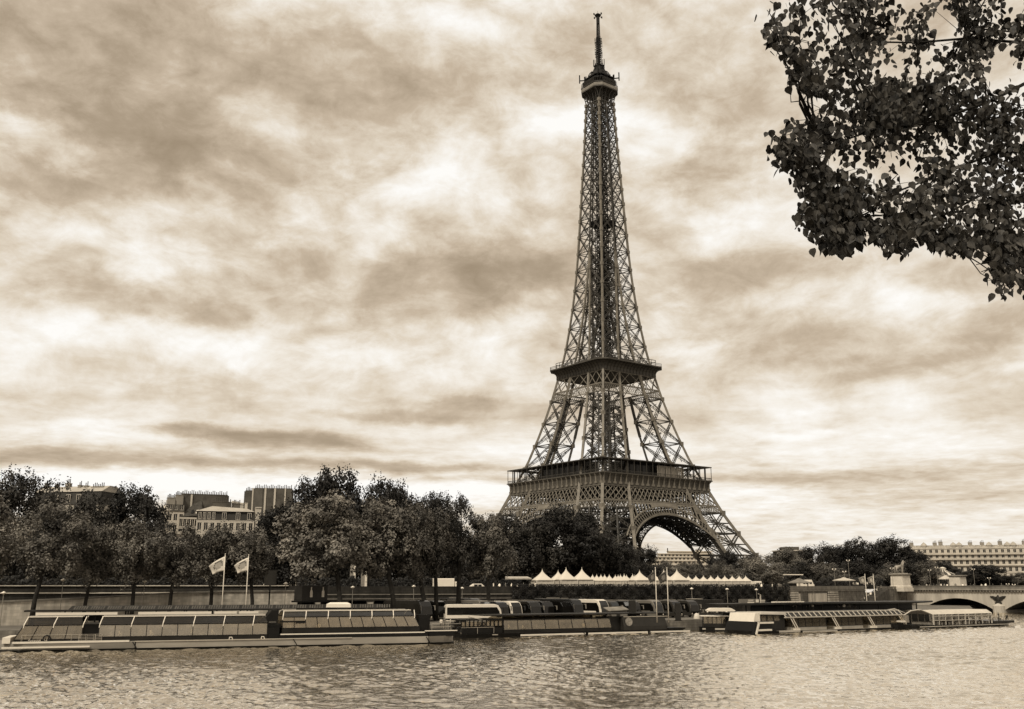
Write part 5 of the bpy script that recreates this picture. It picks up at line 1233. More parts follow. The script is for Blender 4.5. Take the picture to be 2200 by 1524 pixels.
# pontoon with big flat roof behind F
fG = Fr(1612, 1363, 1955, 1351); fG.a = fF.a+fF.n*8.8
rt = empty('boarding_pontoon', fG.w(0, 0, 0), fF.rz, 'boarding stage under a long thin black roof with pointed right end', 'pontoon')
x = fG.x; zc0, zc1 = fG.z(1780, 1301), fG.z(1780, 1296.5)
mb = MB(); mb.prism([(x(1542), 0, zc1-.2), (x(1700), -.3, zc1-.06), (x(1970), -.3, zc0+.2), (x(2022), 2.5, zc1-.12), (x(1960), 6.5, zc1-.1), (x(1560), 6.0, zc1-.2)], (0, 0, .34)); mb.build('canopy', m_roof, rt)
mb = MB(); mb.box(x(1640), x(1985), 3.5, 3.8, fG.z(1780, 1315), zc0+.1); mb.build('back_wall', m_hulld, rt)
mb = MB(); mb.box(x(1600), x(1990), 0, 6.4, -.4, fG.z(1780, 1313.5, .8)); mb.build('float', m_panel, rt)
mb = MB()
for u in np.linspace(1610, 1975, 10): mb.beam((x(u), 1.2, .9), (x(u), 1.2, zc0+.15), .18)
mb.build('post', m_frame, rt)['kind'] = 'stuff'
mb = MB(); mb.box(x(1602), x(1645), 2, 2.15, zc1+.15, fG.z(1620, 1287, 2)); sb = mb.build('sign_board', mat('tan_board', .24, .6, .15, 1), rt)
mb = MB()
for (u0, u1, v0, v1) in ((1605, 1617, 1289, 1290), (1606, 1616, 1291, 1292), (1604, 1618, 1293.5, 1295.5), (1622, 1628, 1288.5, 1294.5), (1632, 1642, 1289.5, 1291), (1633, 1641, 1293, 1294.5)): mb.box(x(u0, 2), x(u1, 2), 1.95, 1.99, fG.z(1620, v1, 2), fG.z(1620, v0, 2))
mb.build('sign_lettering', m_white, sb)
mb = MB(); mb.box(x(1676), x(1738), 1.5, 2.6, zc1+.1, zc1+.42); mb.build('roof_locker', m_white, rt)
mb = MB(); mb.beam((x(1650), 2.2, zc1), (x(1650), 2.2, fG.z(1650, 1278, 2)), .3, .12); mb.beam((x(1650), 2.2, fG.z(1650, 1278, 2)), (x(1646), 2.2, fG.z(1650, 1276, 2)), .25, .1); mb.build('lamp_arm', m_hullt, rt)
# ---- H: far right open boat under a white awning
fH = Fr(1932, 1353, 2180, 1344); rt = empty('tour_boat', fH.w(0, 0, 0), fH.rz, 'open-sided sightseeing boat under a white awning, farthest right before the bridge', 'boat', 'sightseeing boats along the quay')
B = 6.8; L = fH.L; x = fH.x; z = lambda u, v: fH.z(u, v)
mb = MB(); hull(mb, 0, L, B, -.4, z(2060, 1342), 4, 2.5, .4, .6, .3, .8); mb.build('hull', m_hulld, rt)
mb = MB(); mb.box(x(1968), x(2172), -.1, 0, z(2060, 1345), z(2060, 1343.3)); mb.build('rubbing_strake', m_hullt, rt)
zp = z(2060, 1342); z0, z1 = z(2060, 1319), z(2060, 1311)
mb = MB(); mb.hexa([(x(1998), .1, z0), (x(2126), .1, z0), (x(2126), B-.1, z0), (x(1998), B-.1, z0), (x(1992), 1.3, z1), (x(2126), 1.3, z1), (x(2126), B-1.3, z1), (x(1992), B-1.3, z1)]); mb.build('awning', mat('awning_canvas', .55, .7, .12, .8), rt)
mb = MB()
for a_, b_ in ((x(1944), x(1960)), (x(1960), x(1992))): pass
mb.tube([(x(1940), .4, z(1950, 1322)), (x(1955), .4, z(1960, 1313)), (x(1975), .4, z(1975, 1310)), (x(2000), .4, z0)], .13, 6); mb.tube([(x(1940), B-.4, z(1950, 1322)), (x(1955), B-.4, z(1960, 1313)), (x(1975), B-.4, z(1975, 1310)), (x(2000), B-.4, z0)], .13, 6)
for u in (2000, 2012, 2026, 2040, 2054, 2068, 2076, 2090, 2104, 2118, 2124): mb.beam((x(u), .15, zp), (x(u), .15, z0), .12 if u not in (2000, 2068, 2124) else .22); mb.beam((x(u), B-.15, zp), (x(u), B-.15, z0), .12)
for v in (1323, 1332): mb.beam((x(2000), .15, z(2060, v)), (x(2125), .15, z(2060, v)), .12)
mb.build('awning_frame', mat('pale_roof_bar', .5), rt)
mb = MB(); mb.hexa([(x(1938), 1, z(1950, 1338)), (x(1956), 1, z(1950, 1338)), (x(1956), B-1, z(1950, 1338)), (x(1938), B-1, z(1950, 1338)), (x(1948), 1.2, z(1950, 1322)), (x(1957), 1.2, z(1950, 1322)), (x(1957), B-1.2, z(1950, 1322)), (x(1948), B-1.2, z(1950, 1322))]); mb.build('windscreen', m_pane, rt)
mb = MB(); mb.box(x(1932)+1, x(1948), .9, B-.9, z(1940, 1338), z(1940, 1334)); mb.build('foredeck', m_white, rt)
mb = MB(); mb.box(x(1960), x(2165), .5, B-.5, zp-.1, zp+.02)
for u in range(2006, 2122, 8): mb.box(x(u), x(u)+.5, .8, B-.8, zp, zp+.55)
mb.build('seating', m_seat, rt)
mb = MB(); rails(mb, [(x(2128), .2, z(2140, 1334)), (x(2170), .2, z(2140, 1334))], .8, .03, 1.5, 3); mb.box(x(2128), x(2172), .15, B-.15, zp, z(2140, 1334)); mb.build('stern_deck', m_panel, rt)
mb = MB(); mb.beam((x(2174), 3, zp+.6), (x(2176), 3, z(2176, 1319)), .09); mb.prism([(x(2176), 3, z(2176, 1322)), (x(2172), 3, z(2176, 1332)), (x(2178), 3, z(2176, 1336))], (0, .04, 0)); mb.beam((x(2160), 3, zp), (x(2160), 3, z(2160, 1308)), .08); mb.build('ensign', m_white, rt)
for k in range(16): u = 2006+k*7.2; person(fH.w(x(u), 1.1+.5*(k % 2), zp+.02), 'seated', ['pale', 'dark', 'mid'][k % 3], 'seated passenger under the white awning of the far right boat', 'passengers under the awning', rz=fH.rz+R(90))
for k in range(7): u = 2130+k*5.6; person(fH.w(x(u), .9+.7*(k % 3), z(2140, 1334)), 'standing' if k % 2 else 'seated', ['dark', 'pale', 'mid'][k % 3], 'passenger on the open stern of the far right boat', 'passengers on the open stern')
# ------------------------------------------------------------------ tents
m_tent = mat('tent_canvas', .62, .7, .06, .8); m_tents = mat('tent_wall_canvas', .5, .75, .10, .7)
def tent_proto(label, group, name='pagoda_tent'):
    """unit tent: 1 wide, eaves at 1, peak at 2 (scaled when placed)"""
    rt = empty(name, (0, 0, 0), 0, label, 'tent', group); mb = MB(); n = 12; rings = []
    for k in range(9):
        t = k/8; r = .5*((1-t)**1.45)*.985+.012; zz = 1+t**.92*1.0
        c = 4.0*(1-t)+2.2*t; ring = []
        for i in range(24):
            a = 2*math.pi*(i+.5)/24; cc, ss = math.cos(a), math.sin(a); e = 2/8
            ring.append((r*math.copysign(abs(cc)**(.28+.6*t), cc)*1.0, r*math.copysign(abs(ss)**(.28+.6*t), ss), zz))
        rings.append(ring)
    mb.loft(rings); mb.build('roof', m_tent, rt, smooth=True)
    mb = MB(); mb.beam((0, 0, 1.95), (0, 0, 2.12), .02); mb.build('finial', m_tent, rt)
    for k, (a, b) in enumerate((((-.48, -.48), (.48, -.48)), ((.48, -.48), (.48, .48)), ((.48, .48), (-.48, .48)), ((-.48, .48), (-.48, -.48)))):
        mb = MB(); rings = []
        for i in range(13):
            t = i/12; x, y = a[0]+(b[0]-a[0])*t, a[1]+(b[1]-a[1])*t; o = .012*math.sin(i*2.1)
            rings.append([(x*(1+o), y*(1+o), 0), (x*(1+o), y*(1+o), 1), (x*.985, y*.985, 1), (x*.985, y*.985, 0)])
        mb.loft(rings); mb.build('side_curtain', m_tents, rt)
        mb = MB(); mb.beam((a[0], a[1], 0), (a[0], a[1], 1), .02); mb.build('pole', m_frame, rt)
    return rt
TB = None
def place_tent(u, vpk, veave, hwpx, Y, label, group, open_front=False, rz=.2):
    global TB
    if TB is None: TB = tent_proto(label, group); o = TB
    else: o = copy_tree(TB)
    pk = P(u, vpk, Y); ea = P(u, veave, Y).z; w = abs(P(u+hwpx, 1258, Y).x-pk.x)*2/1.12
    o.location = (pk.x, Y, ZUP); he = ea-ZUP
    o.scale = (w, w, 1)
    for c in KIDS(o):
        pass
    # eaves height and peak: scale z so that eaves match; peak follows through the roof part
    for c in KIDS(o):
        nm = c.name.split('.')[0]
        if nm in ('side_curtain', 'pole'): c.scale = (1, 1, he)
        else: c.scale = (1, 1, pk.z-ea); c.location = (0, 0, he-(pk.z-ea))
    o.rotation_euler = (0, 0, rz)
    if o is not TB or True:
        o['label'] = label
        if group: o['group'] = group
        elif 'group' in o: del o['group']
    if open_front:
        for c in [c for c in KIDS(o) if c.name.startswith('side_curtain')][:1]: bpy.data.objects.remove(c)
    return o
gt = 'white pointed tents on the upper quay'
place_tent(1165, 1225, 1248.5, 25, 236, 'first white pointed tent from the left, open-fronted beside the market stall', gt, False, .25)
place_tent(1216, 1222, 1247.5, 25, 240, 'tall white pointed tent, third peak from the left end', gt, rz=.25)
for c in (place_tent(1199, 1227, 1248, 21, 252, 'white pointed tent peeping out between the two leftmost tall ones', gt, rz=.25),): pass
place_tent(1250, 1222, 1247.5, 25, 243, 'tall white pointed tent, fourth peak from the left end', gt, rz=.25)
for u in (1273, 1282, 1291, 1299): place_tent(u, 1235, 1249, 13, 262+(u-1273)*.35, 'small white tent in the cluster just right of the fourth tall peak', 'small tents right of the fourth peak')
for u in (1309, 1322, 1328, 1333, 1341, 1346, 1359, 1364): place_tent(u, 1234+(u % 3), 1249, 13, 266+(u-1309)*.5, 'small white tent between the fourth tall peak and the tall tent left of the flags', 'small tents in the middle of the row')
place_tent(1374, 1227, 1248.5, 24, 252, 'tall white pointed tent just left of the two dark flags', gt, rz=.3)
place_tent(1402, 1228, 1249, 20, 262, 'white pointed tent behind the left dark flag', gt, rz=.3); place_tent(1426, 1226, 1249, 24, 262, 'white pointed tent behind the right dark flag', gt, rz=.3)
place_tent(1454, 1225, 1248.5, 26, 256, 'tall white pointed tent just right of the two dark flags', gt, rz=.3)
for k, u in enumerate((1479, 1495, 1511, 1527, 1542, 1557, 1573, 1588, 1602)): place_tent(u, 1237.5, 1250, 14, 275+k*2.6, 'small white tent in the long row running right from the tall tents', 'row of small tents on the right', rz=.3)
# ------------------------------------------------------------------ coaches
m_glassd = mat('coach_glass', .02, .08, .2, .5, spec=.45); m_tyre = m_rub; m_lamp = mat('lamp_glass', .7, .1, .05, 1, spec=.9)
def coach(body, label, hgt=3.6, L=12.2, W=2.55, trim=None):
    rt = empty('tour_coach', (0, 0, 0), 0, label, 'coach', 'tour coaches parked on the lower quay')
    # length along +x (front at x=L), side profile lofted across the width with rounded edges
    prof = [(0.05, .35), (L-.35, .35), (L, .55), (L-.02, 1.3), (L-.28, 2.55), (L-.85, hgt-.22), (L-1.6, hgt), (.6, hgt), (.1, hgt-.25), (0, 2.4)]
    mb = MB(); cx, cz = L/2, 1.8; rings = []
    for y, k in ((-W/2, .965), (-W/2+.09, .99), (-W/2+.25, 1.), (W/2-.25, 1.), (W/2-.09, .99), (W/2, .965)): rings.append([(cx+(x-cx)*(1-(1-k)*.25), y, cz+(z-cz)*k) for x, z in prof])
    mb.loft(rings); mb.build('body', body, rt)
    for s in (-1, 1):
        mb = MB(); y = s*(W/2+.012); mb.prism([(.35, y, 1.55), (L-1.5, y, 1.55), (L-1.1, y, 1.1), (L-.42, y, 1.1), (L-.62, y, 2.2), (L-1.15, y, 3.0), (.35, y, 3.0)], (0, -s*.03, 0)); mb.build('side_window', m_glassd, rt)
        mb = MB()
        mb.prism([(L-.25, s*(W/2+.04), 2.7), (L+.25, s*(W/2+.30), 2.75), (L+.32, s*(W/2+.30), 1.95), (L+.2, s*(W/2+.22), 1.95), (L+.12, s*(W/2+.22), 2.62)], (0, s*.08, 0)); mb.build('wing_mirror', trim or body, rt)
        mb = MB(); mb.lathe([(.02, 0), (.17, 0), (.15, .05), (.02, .06)], n=10); o = mb.build('headlight', m_lamp, rt); o.location = (L-.01, s*.95, .8); o.rotation_euler = (0, R(90), 0)
        for xw in (2.6, 3.9, L-2.7):
            mb = MB(); mb.lathe([(.02, -.15), (.3, -.15), (.48, -.12), (.5, 0), (.48, .12), (.3, .15), (.02, .15)], n=18); o = mb.build('wheel', m_tyre, rt); o.location = (xw, s*(W/2-.13), .5); o.rotation_euler = (R(90), 0, 0)
    mb = MB(); q = [(L+.005, 1.25), (L-.27, 2.58), (L-.83, hgt-.25)]
    for (xa, za), (xb, zb) in zip(q, q[1:]): mb.prism([(xa+.012, -W/2+.2, za), (xa+.012, W/2-.2, za), (xb+.012, W/2-.24, zb), (xb+.012, -W/2+.24, zb)], (.012, 0, .008))
    mb.build('windscreen', m_glassd, rt)
    mb = MB(); mb.prism([(L+.02, -W/2+.12, .7), (L+.02, W/2-.12, .7), (L+.012, W/2-.12, 1.22), (L+.012, -W/2+.12, 1.22)], (.02, 0, 0)); mb.build('grille', m_glassd, rt)
    mb = MB(); mb.box(L-.02, L+.05, -W/2+.15, W/2-.15, .38, .62); mb.build('bumper', trim or body, rt)
    mb = MB(); mb.box(L*.3, L*.3+2.2, -.8, .8, hgt-.005, hgt+.2); mb.box(L*.62, L*.62+.9, -.5, .5, hgt-.005, hgt+.13); mb.build('roof_unit', trim or body, rt)
    mb = MB(); mb.box(-.03, .0, -W/2+.25, W/2-.25, 1.8, 3.0); mb.build('rear_window', m_glassd, rt)
    return rt
mbk = mat('coach_black_paint', .018, .2, .2, .5, spec=.7); mwh = mat('coach_white_paint', .72, .3, .05, .4, spec=.6); msv = mat('coach_silver_paint', .26, .3, .1, .4, metal=.3); mgr = mat('coach_grey_paint', .07, .3, .1, .4)
protos = {}
CO = [(912, 1290, 186, -48, 'k', 'black coach, leftmost of those with their fronts showing'), (944, 1291, 194, -48, 'k', 'black coach, second from the left in the row of fronts'), (972, 1291, 201, -50, 'g', 'dark grey coach, third front from the left'),
  (1022, 1286, 203, -48, 'k', 'long black coach above the white broadside one'), (1040, 1290, 192, -52, 's', 'silver-fronted coach just right of the broadside coach'), (1076, 1293, 190, -52, 'k', 'black coach in front of the climbing ivy, left half'), (1105, 1292, 192, -52, 'w', 'coach with white roof and curved windscreen left of the middle'),
  (1146, 1292, 194, -54, 'k', 'black coach with white-edged windscreen near the middle'), (1174, 1292, 197, -54, 'k', 'black round-fronted coach in the middle of the row'), (1236, 1287, 196, -50, 'k', 'black high-roofed coach, centre of the row'), (1292, 1288, 199, -48, 'w', 'white coach with dark roof hatches right of the middle'),
  (1316, 1292, 205, -48, 'g', 'grey coach tucked against the white hatched one'), (1360, 1292, 205, -52, 'k', 'dark coach left of the two thin flagpoles'), (1408, 1290, 206, -50, 's', 'pale-roofed coach behind the two thin flagpoles'), (1448, 1292, 210, -52, 'g', 'grey coach right of the two thin flagpoles'), (1484, 1292, 214, -54, 'g', 'last coach on the right, beside the brown container')]
MM = {'k': (mbk, msv), 'w': (mwh, mbk), 's': (msv, mbk), 'g': (mgr, msv)}
for (u, v, Y, a, t, lab) in CO:
    if t not in protos: o = protos[t] = coach(MM[t][0], lab, trim=MM[t][1])
    else: o = copy_tree(protos[t])
    f = P(u, 1258, Y); an = R(a); h = P(u, v, Y).z-ZLOW; s = max(.95, min(1.12, h/3.6)); o.scale = (1, 1, s)
    o.location = (f.x-math.cos(an)*11.2, Y-math.sin(an)*11.2, ZLOW); o.rotation_euler = (0, 0, an); o['label'] = lab
o = copy_tree(protos['w']); f = P(1074, 1258, 184); an = R(12); o.location = (f.x-math.cos(an)*10, 184-math.sin(an)*10-1.2, ZLOW); o.rotation_euler = (0, 0, an); o['label'] = 'white coach parked broadside with a black window band, in front of the others'; o.scale = (.84, .9, .9)
# ------------------------------------------------------------------ flags
m_pole = mat('white_pole', .72, .4, .05, 1); 
def flag(u0, vbase, vtop, Y, fw, fh, tone, label, group, zb=ZLOW, side=-1, droop=.35, disc=.6):
    a = P(u0, vbase, Y); t = P(u0+2*0, vtop, Y); rt = empty('flag', (a.x, Y, zb), 0, label, 'flag', group); H = t.z-zb; kx = (t.x-a.x)
    s = Y/FPX; mb = MB(); mb.tube([(0, 0, 0), (0, 0, H*.5), (0, 0, H)], [.10, .085, .055], 8); mb.lathe([(.02, 0), (.1, .05), (.1, .14), (.02, .2)], (0, 0, H), 8); mb.build('pole', m_pole, rt, smooth=True)
    mb = MB(); n, m_ = 14, 8; W_, Hh = fw*s, fh*s; V = []
    for th in (0, .03):
        for i in range(n+1):
            for j in range(m_+1):
                x = i/n; z_ = j/m_; yy = .28*math.sin(x*7+z_*2.2)*x*W_*.35+th
                V.append((side*x*W_*(1-.30*z_), yy, H-.3-z_*Hh*(1-.25*x)-droop*Hh*x**1.3*(1+.35*(1-z_))))
    K = (n+1)*(m_+1); F_ = []; mi = []
    for o_ in (0, K):
        for i in range(n):
            for j in range(m_):
                a_ = o_+i*(m_+1)+j; F_.append((a_, a_+1, a_+m_+2, a_+m_+1)); r_ = math.hypot((i+.5)/n-.45, ((j+.5)/m_-.5)*.8); mi.append(1 if r_ < .24 else (2 if .24 <= r_ < .33 and j < m_*.62 else 0))
    for i in range(n): F_ += [(i*(m_+1), (i+1)*(m_+1), K+(i+1)*(m_+1), K+i*(m_+1)), (i*(m_+1)+m_, (i+1)*(m_+1)+m_, K+(i+1)*(m_+1)+m_, K+i*(m_+1)+m_)]; mi += [0, 0]
    for j in range(m_): F_.append((n*(m_+1)+j, n*(m_+1)+j+1, K+n*(m_+1)+j+1, K+n*(m_+1)+j)); mi.append(0)
    mb.v = V; mb.f = F_; mb.n = len(V); mb.mi = mi
    mb.build('cloth', [mat('flag_'+tone, {'pale': .62, 'dark': .12, 'mid': .30}[tone], .8, .1, 2), mat('flag_ball_'+tone, {'pale': .36, 'dark': .22, 'mid': .45}[tone], .8, .3, 1.5), mat('flag_arc_'+tone, {'pale': .2, 'dark': .05, 'mid': .16}[tone], .8, .2, 2)], rt, smooth=True)
flag(477, 1300, 1192, 172, 34, 30, 'pale', 'left one of the two large pale flags on white poles before the trees', 'large flags on white poles', droop=.5)
flag(528, 1300, 1194, 173, 30, 28, 'pale', 'right one of the two large pale flags on white poles before the trees', 'large flags on white poles', droop=.45)
flag(1411, 1314, 1221, 183, 17, 22, 'dark', 'left one of the two dark flags in front of the tents', 'flags in front of the tents', droop=.5)
flag(1436, 1316, 1222, 184, 20, 22, 'dark', 'right one of the two dark flags in front of the tents', 'flags in front of the tents', droop=.5)
flag(1863, 1297, 1235, 245, 14, 17, 'mid', 'left one of the two small flags before the stone staircase', 'small flags by the staircase', droop=.2)
flag(1881, 1297, 1235, 246, 13, 16, 'mid', 'right one of the two small flags before the stone staircase', 'small flags by the staircase', droop=.2)
# ------------------------------------------------------------------ lamp posts
m_lp = mat('lamp_post_paint', .3, .5, .2, 1); m_globe = mat('globe_glass', .8, .2, .03, 1)
def lamp(u, vtop, Y, zb, kind, label, group=None):
    t = P(u, vtop, Y); rt = empty('street_lamp', (t.x, Y, zb), 0, label, 'street lamp', group); H = t.z-zb
    mb = MB(); mb.tube([(0, 0, 0), (0, 0, .5), (0, 0, H)], [.12, .07, .05], 8); mb.build('post', m_lp, rt)
    if kind == 'globe':
        for sx in (-.45, .45): mb = MB(); mb.lathe([(.02, -.22), (.17, -.15), (.22, 0), (.17, .15), (.02, .22)], (sx, 0, H+.1), 10); mb.beam((0, 0, H-.3), (sx, 0, H-.12), .05); mb.build('globe', m_globe, rt, smooth=True)
    else: mb = MB(); mb.lathe([(.06, -.28), (.16, -.2), (.42, -.05), (.42, .02), (.1, .22), (.02, .26)], (0, 0, H), 12); mb.build('lantern', m_globe, rt, smooth=True)
for u, v, Y, lab in ((136, 1246, 172, 'bright-topped lamp post beside the trunk of the bare-limbed tree'), (311, 1249, 176, 'slim lamp post between second and third spiky trees'), (8, 1274, 165, 'lamp post at the left edge above the moored boat'), (614, 1254, 182, 'lamp post left of the sign with two bottles'), (758, 1262, 196, 'slim lamp post under the white banner columns'), (889, 1260, 205, 'lamp post below the small white van'), (993, 1264, 214, 'lamp post below the white car')):
    lamp(u, v, Y, ZLOW, 'lantern', lab)
for u, v, Y in ((1486, 1265, 232), (1562, 1266, 240), (1625, 1267, 246)): lamp(u, v, Y, ZLOW, 'lantern', 'slim lamp post in front of the climbing ivy right of the coaches', 'lamp posts before the ivy')
for u, v, Y in ((1792, 1224, 330), (1814, 1229, 330), (1822, 1205, 340), (1916, 1222, 335), (1997, 1226, 370), (2012, 1220, 372), (2091, 1224, 372), (2125, 1243, 350), (2165, 1256, 350), (2178, 1257, 350)): lamp(u, v, Y, ZUP, 'globe', 'street lamp with pale globes among the trees by the bridge', 'globe lamps by the bridge')
# ------------------------------------------------------------------ signs, containers, vehicles on the left and centre
m_sign = mat('brown_sign', .075, .5, .15, .6); m_box = mat('brown_container', .06, .5, .2, .5)
a = P(648, 1290, 182); b = P(703, 1290, 186); rt = empty('site_cabin', (a.x, a.y, ZLOW), math.atan2(b.y-a.y, b.x-a.x), 'dark sign box with two white bottle pictures behind the left boat', 'sign box'); L = (b-a).length
z0, z1 = P(648, 1291, 182).z-ZLOW, P(648, 1258.5, 182).z-ZLOW
mb = MB(); mb.box(0, L, 0, 2.4, z0, z1); mb.build('cabin_body', m_sign, rt)
mb = MB(); mb.box(-.4, L+.1, -.3, 2.6, z0-.3, z0-.02); mb.build('platform', m_hulld, rt)
for xx in (.5, L-.5):
    mb = MB(); mb.beam((xx, 1, 0), (xx, 1, z0-.28), .3); mb.build('support', m_hulld, rt)
for k, xx in enumerate((L*.36, L*.82)):
    mb = MB(); prof = [(.02, 0), (.26, 0), (.28, .9), (.1, 1.35), (.1, 1.75), (.02, 1.76)]; mb.prism([(xx+r, -.012, z0+.6+h) for r, h in prof]+[(xx-r, -.012, z0+.6+h) for r, h in reversed(prof)], (0, -.04, 0)); mb.build('bottle_picture', m_white, rt)
a = P(580, 1257, 190); rt = empty('billboard', (a.x, 190, ZLOW), .15, 'plain brown upright panel on a post between the trees on the left', 'billboard'); zt_ = P(580, 1225, 190).z-ZLOW; zb_ = P(580, 1257, 190).z-ZLOW
mb = MB(); mb.box(-1.1, 1.1, 0, .35, zb_, zt_); mb.build('panel', m_sign, rt); mb = MB(); mb.beam((0, .17, 0), (0, .17, zb_), .25); mb.build('post', m_frame, rt); mb = MB(); mb.box(-1.16, 1.16, -.04, .39, zb_-.1, zb_-.003); mb.box(-1.16, 1.16, -.04, .39, zt_+.003, zt_+.1); mb.build('frame', m_frame, rt)
for u0, u1, lab in ((752, 763, 'left one of two tall white banner columns under the plane trees'), (776, 788, 'right one of two tall white banner columns under the plane trees')):
    a = P((u0+u1)/2, 1258, 236); w = (u1-u0)*236/FPX; rt = empty('banner_column', (a.x, 236, ZUP), .4, lab, 'banner', 'white banner columns'); H = P(u0, 1213, 236).z-ZUP
    mb = MB(); mb.box(-w/2, w/2*.2, 0, .4, 0, H); mb.build('panel', mat('grey_banner', .3), rt); mb = MB(); mb.box(w/2*.2+.01, w/2, -.05, .4, 0, H); mb.build('white_panel', m_white, rt)
    mb = MB(); [mb.box(w*.28, w*.38, -.08, -.052, h_, h_+.22) for h_ in (.5, 1.9, 3.2, 4.4)]; mb.build('clamp', m_hulld, rt)
def van(u0, u1, v0, v1, Y, label, kind='van', cat='van', name='parked_van', rz=.25, grp=None):
    a = P(u0, 1258, Y); L = (u1-u0)*Y/FPX*1.05; H = P(u0, v0, Y).z-ZUP; rt = empty(name, (a.x, Y, ZUP), rz, label, cat, grp); W_ = 2.0 if kind != 'truck' else 2.4
    if kind == 'car': prof = [(0, .3), (L, .3), (L, .75), (L*.86, .9), (L*.7, H), (L*.3, H), (L*.12, .95), (0, .85)]
    elif kind == 'van': prof = [(0, .3), (L, .3), (L, H*.5), (L*.93, H*.62), (L*.84, H), (0, H)]
    else: prof = [(0, .5), (L*.78, .5), (L*.78, H), (0, H)]
    mb = MB(); mb.loft([[(x, y, .3+(z-.3)*k) for x, z in prof] for y, k in ((0, .95), (.12, 1), (W_-.12, 1), (W_, .95))]); mb.build('body', m_white, rt)
    if kind == 'truck': mb = MB(); mb.loft([[(x, y, z) for x, z in ((L*.8, .4), (L, .4), (L, 1.3), (L*.96, H*.72), (L*.8, H*.75))] for y in (.05, W_-.05)]); mb.build('cab', m_white, rt)
    mb = MB(); zw = .9 if kind == 'car' else H*.55
    for xa, xb in ([(L*.3, L*.48), (L*.51, L*.68)] if kind == 'car' else [(L*.2, L*.36), (L*.4, L*.56), (L*.66, L*.82)] if kind == 'van' else [(L*.84, L*.95)]): mb.box(xa, xb, -.02, .1, zw+.03, min(H*.9, zw+.6) if kind != 'truck' else H*.6)
    mb.build('side_window', m_glassd, rt)
    for xw in (L*.18, L*.82):
        for yy in (.1, W_-.1): mb = MB(); mb.lathe([(.02, -.1), (.28, -.1), (.34, 0), (.28, .1), (.02, .1)], n=14); o = mb.build('wheel', m_tyre, rt); o.location = (xw, yy, .34); o.rotation_euler = (R(90), 0, 0)
    return rt
van(873, 906, 1250, 1260, 246, 'small white van with dark windows parked above the colonnade')
van(931, 985, 1243, 1260, 240, 'big white lorry with a boxy body under the plane trees', 'truck', 'lorry', 'parked_lorry', .2)
van(986, 1004, 1244, 1259, 262, 'pale box trailer partly hidden behind the white lorry', 'truck', 'trailer', 'box_trailer', .2)
van(1006, 1046, 1254.5, 1261, 236, 'low white car right of the white lorry', 'car', 'car', 'parked_car', .25)
van(560, 585, 1252, 1260, 240, 'pale car half hidden between trunks near the two large flagpoles', 'car', 'car', 'parked_car', .2)
van(395, 425, 1251, 1260, 236, 'pale van seen through the trunks left of the two large flags', rz=.2)
van(20, 62, 1250, 1260, 222, 'pale van at the far left above the wall coping', rz=.15)
# market stall
a = P(1092, 1258, 232); rt = empty('market_stall', (a.x, 232, ZUP), .25, 'open market stall with a flat pale roof left of the tents', 'stall'); L = 49*232/FPX; z0, z1 = P(1092, 1245, 232).z-ZUP, P(1092, 1238.5, 232).z-ZUP
mb = MB(); mb.hexa([(0, -.6, z0), (L, -.6, z0), (L, 3, z0), (0, 3, z0), (0, -.6, z0+.25), (L, -.6, z0+.25), (L, 3, z1), (0, 3, z1)]); mb.build('roof', mat('pale_stall_roof', .42), rt)
for xx in (.2, L/2, L-.2): mb = MB(); mb.beam((xx, -.4, 0), (xx, -.4, z0), .12); mb.build('post', m_frame, rt)
mb = MB(); mb.box(0, L, 1.5, 2.2, 0, 1.1); mb.build('counter', m_sign, rt)
for k in range(9): person((P(1060+k*13, 1258, 229).x, 229+PRND.uniform(0, 4), ZUP), PRND.choice(['standing', 'walking']), ['pale', 'pale', 'mid'][k % 3], 'person on the upper quay around the market stall', 'people around the market stall')
for k, u in enumerate((1312, 1320, 1345, 1350, 1415, 1425, 1432, 1438, 1530, 1540, 1548)): person((P(u, 1258, 246).x, 246+PRND.uniform(0, 3), ZUP), 'walking', ['dark', 'mid', 'dark'][k % 3], 'person walking in front of the white tents', 'people before the tents')
for k in range(12): person((P(1618+k*7, 1258, 262).x, 262+PRND.uniform(0, 6), ZUP), 'standing', ['pale', 'mid', 'dark'][k % 3], 'person in the crowd under the pale rounded tree', 'people under the pale rounded tree')
van(1622, 1640, 1249, 1260, 268, 'small white van right of the last tent', rz=.3)
for k, u in enumerate(range(1498, 1566, 5)): 
    g_ = P(u, 1258, 214+.3*k); person((g_.x, g_.y, ZLOW), 'standing', ['pale', 'dark', 'mid', 'dark'][k % 4], 'person queueing on the lower quay right of the last coach', 'people queueing by the coaches')
for k in range(12): q_ = STAIR[int(k*2.05)]; person(q_+Vector((PRND.uniform(-.3, .3), 0, 0)), 'walking', ['pale', 'dark', 'mid'][k % 3], 'person climbing the stone staircase by the two small flags', 'people on the staircase')
for k in range(12): g_ = P(1843+k*4.5, 1258, 335); person((g_.x, g_.y+PRND.uniform(-2, 2)+6, ZUP+.6), 'standing', ['pale', 'mid'][k % 2], 'person at the top of the stairs beside the statue pedestal', 'people at the head of the stairs')
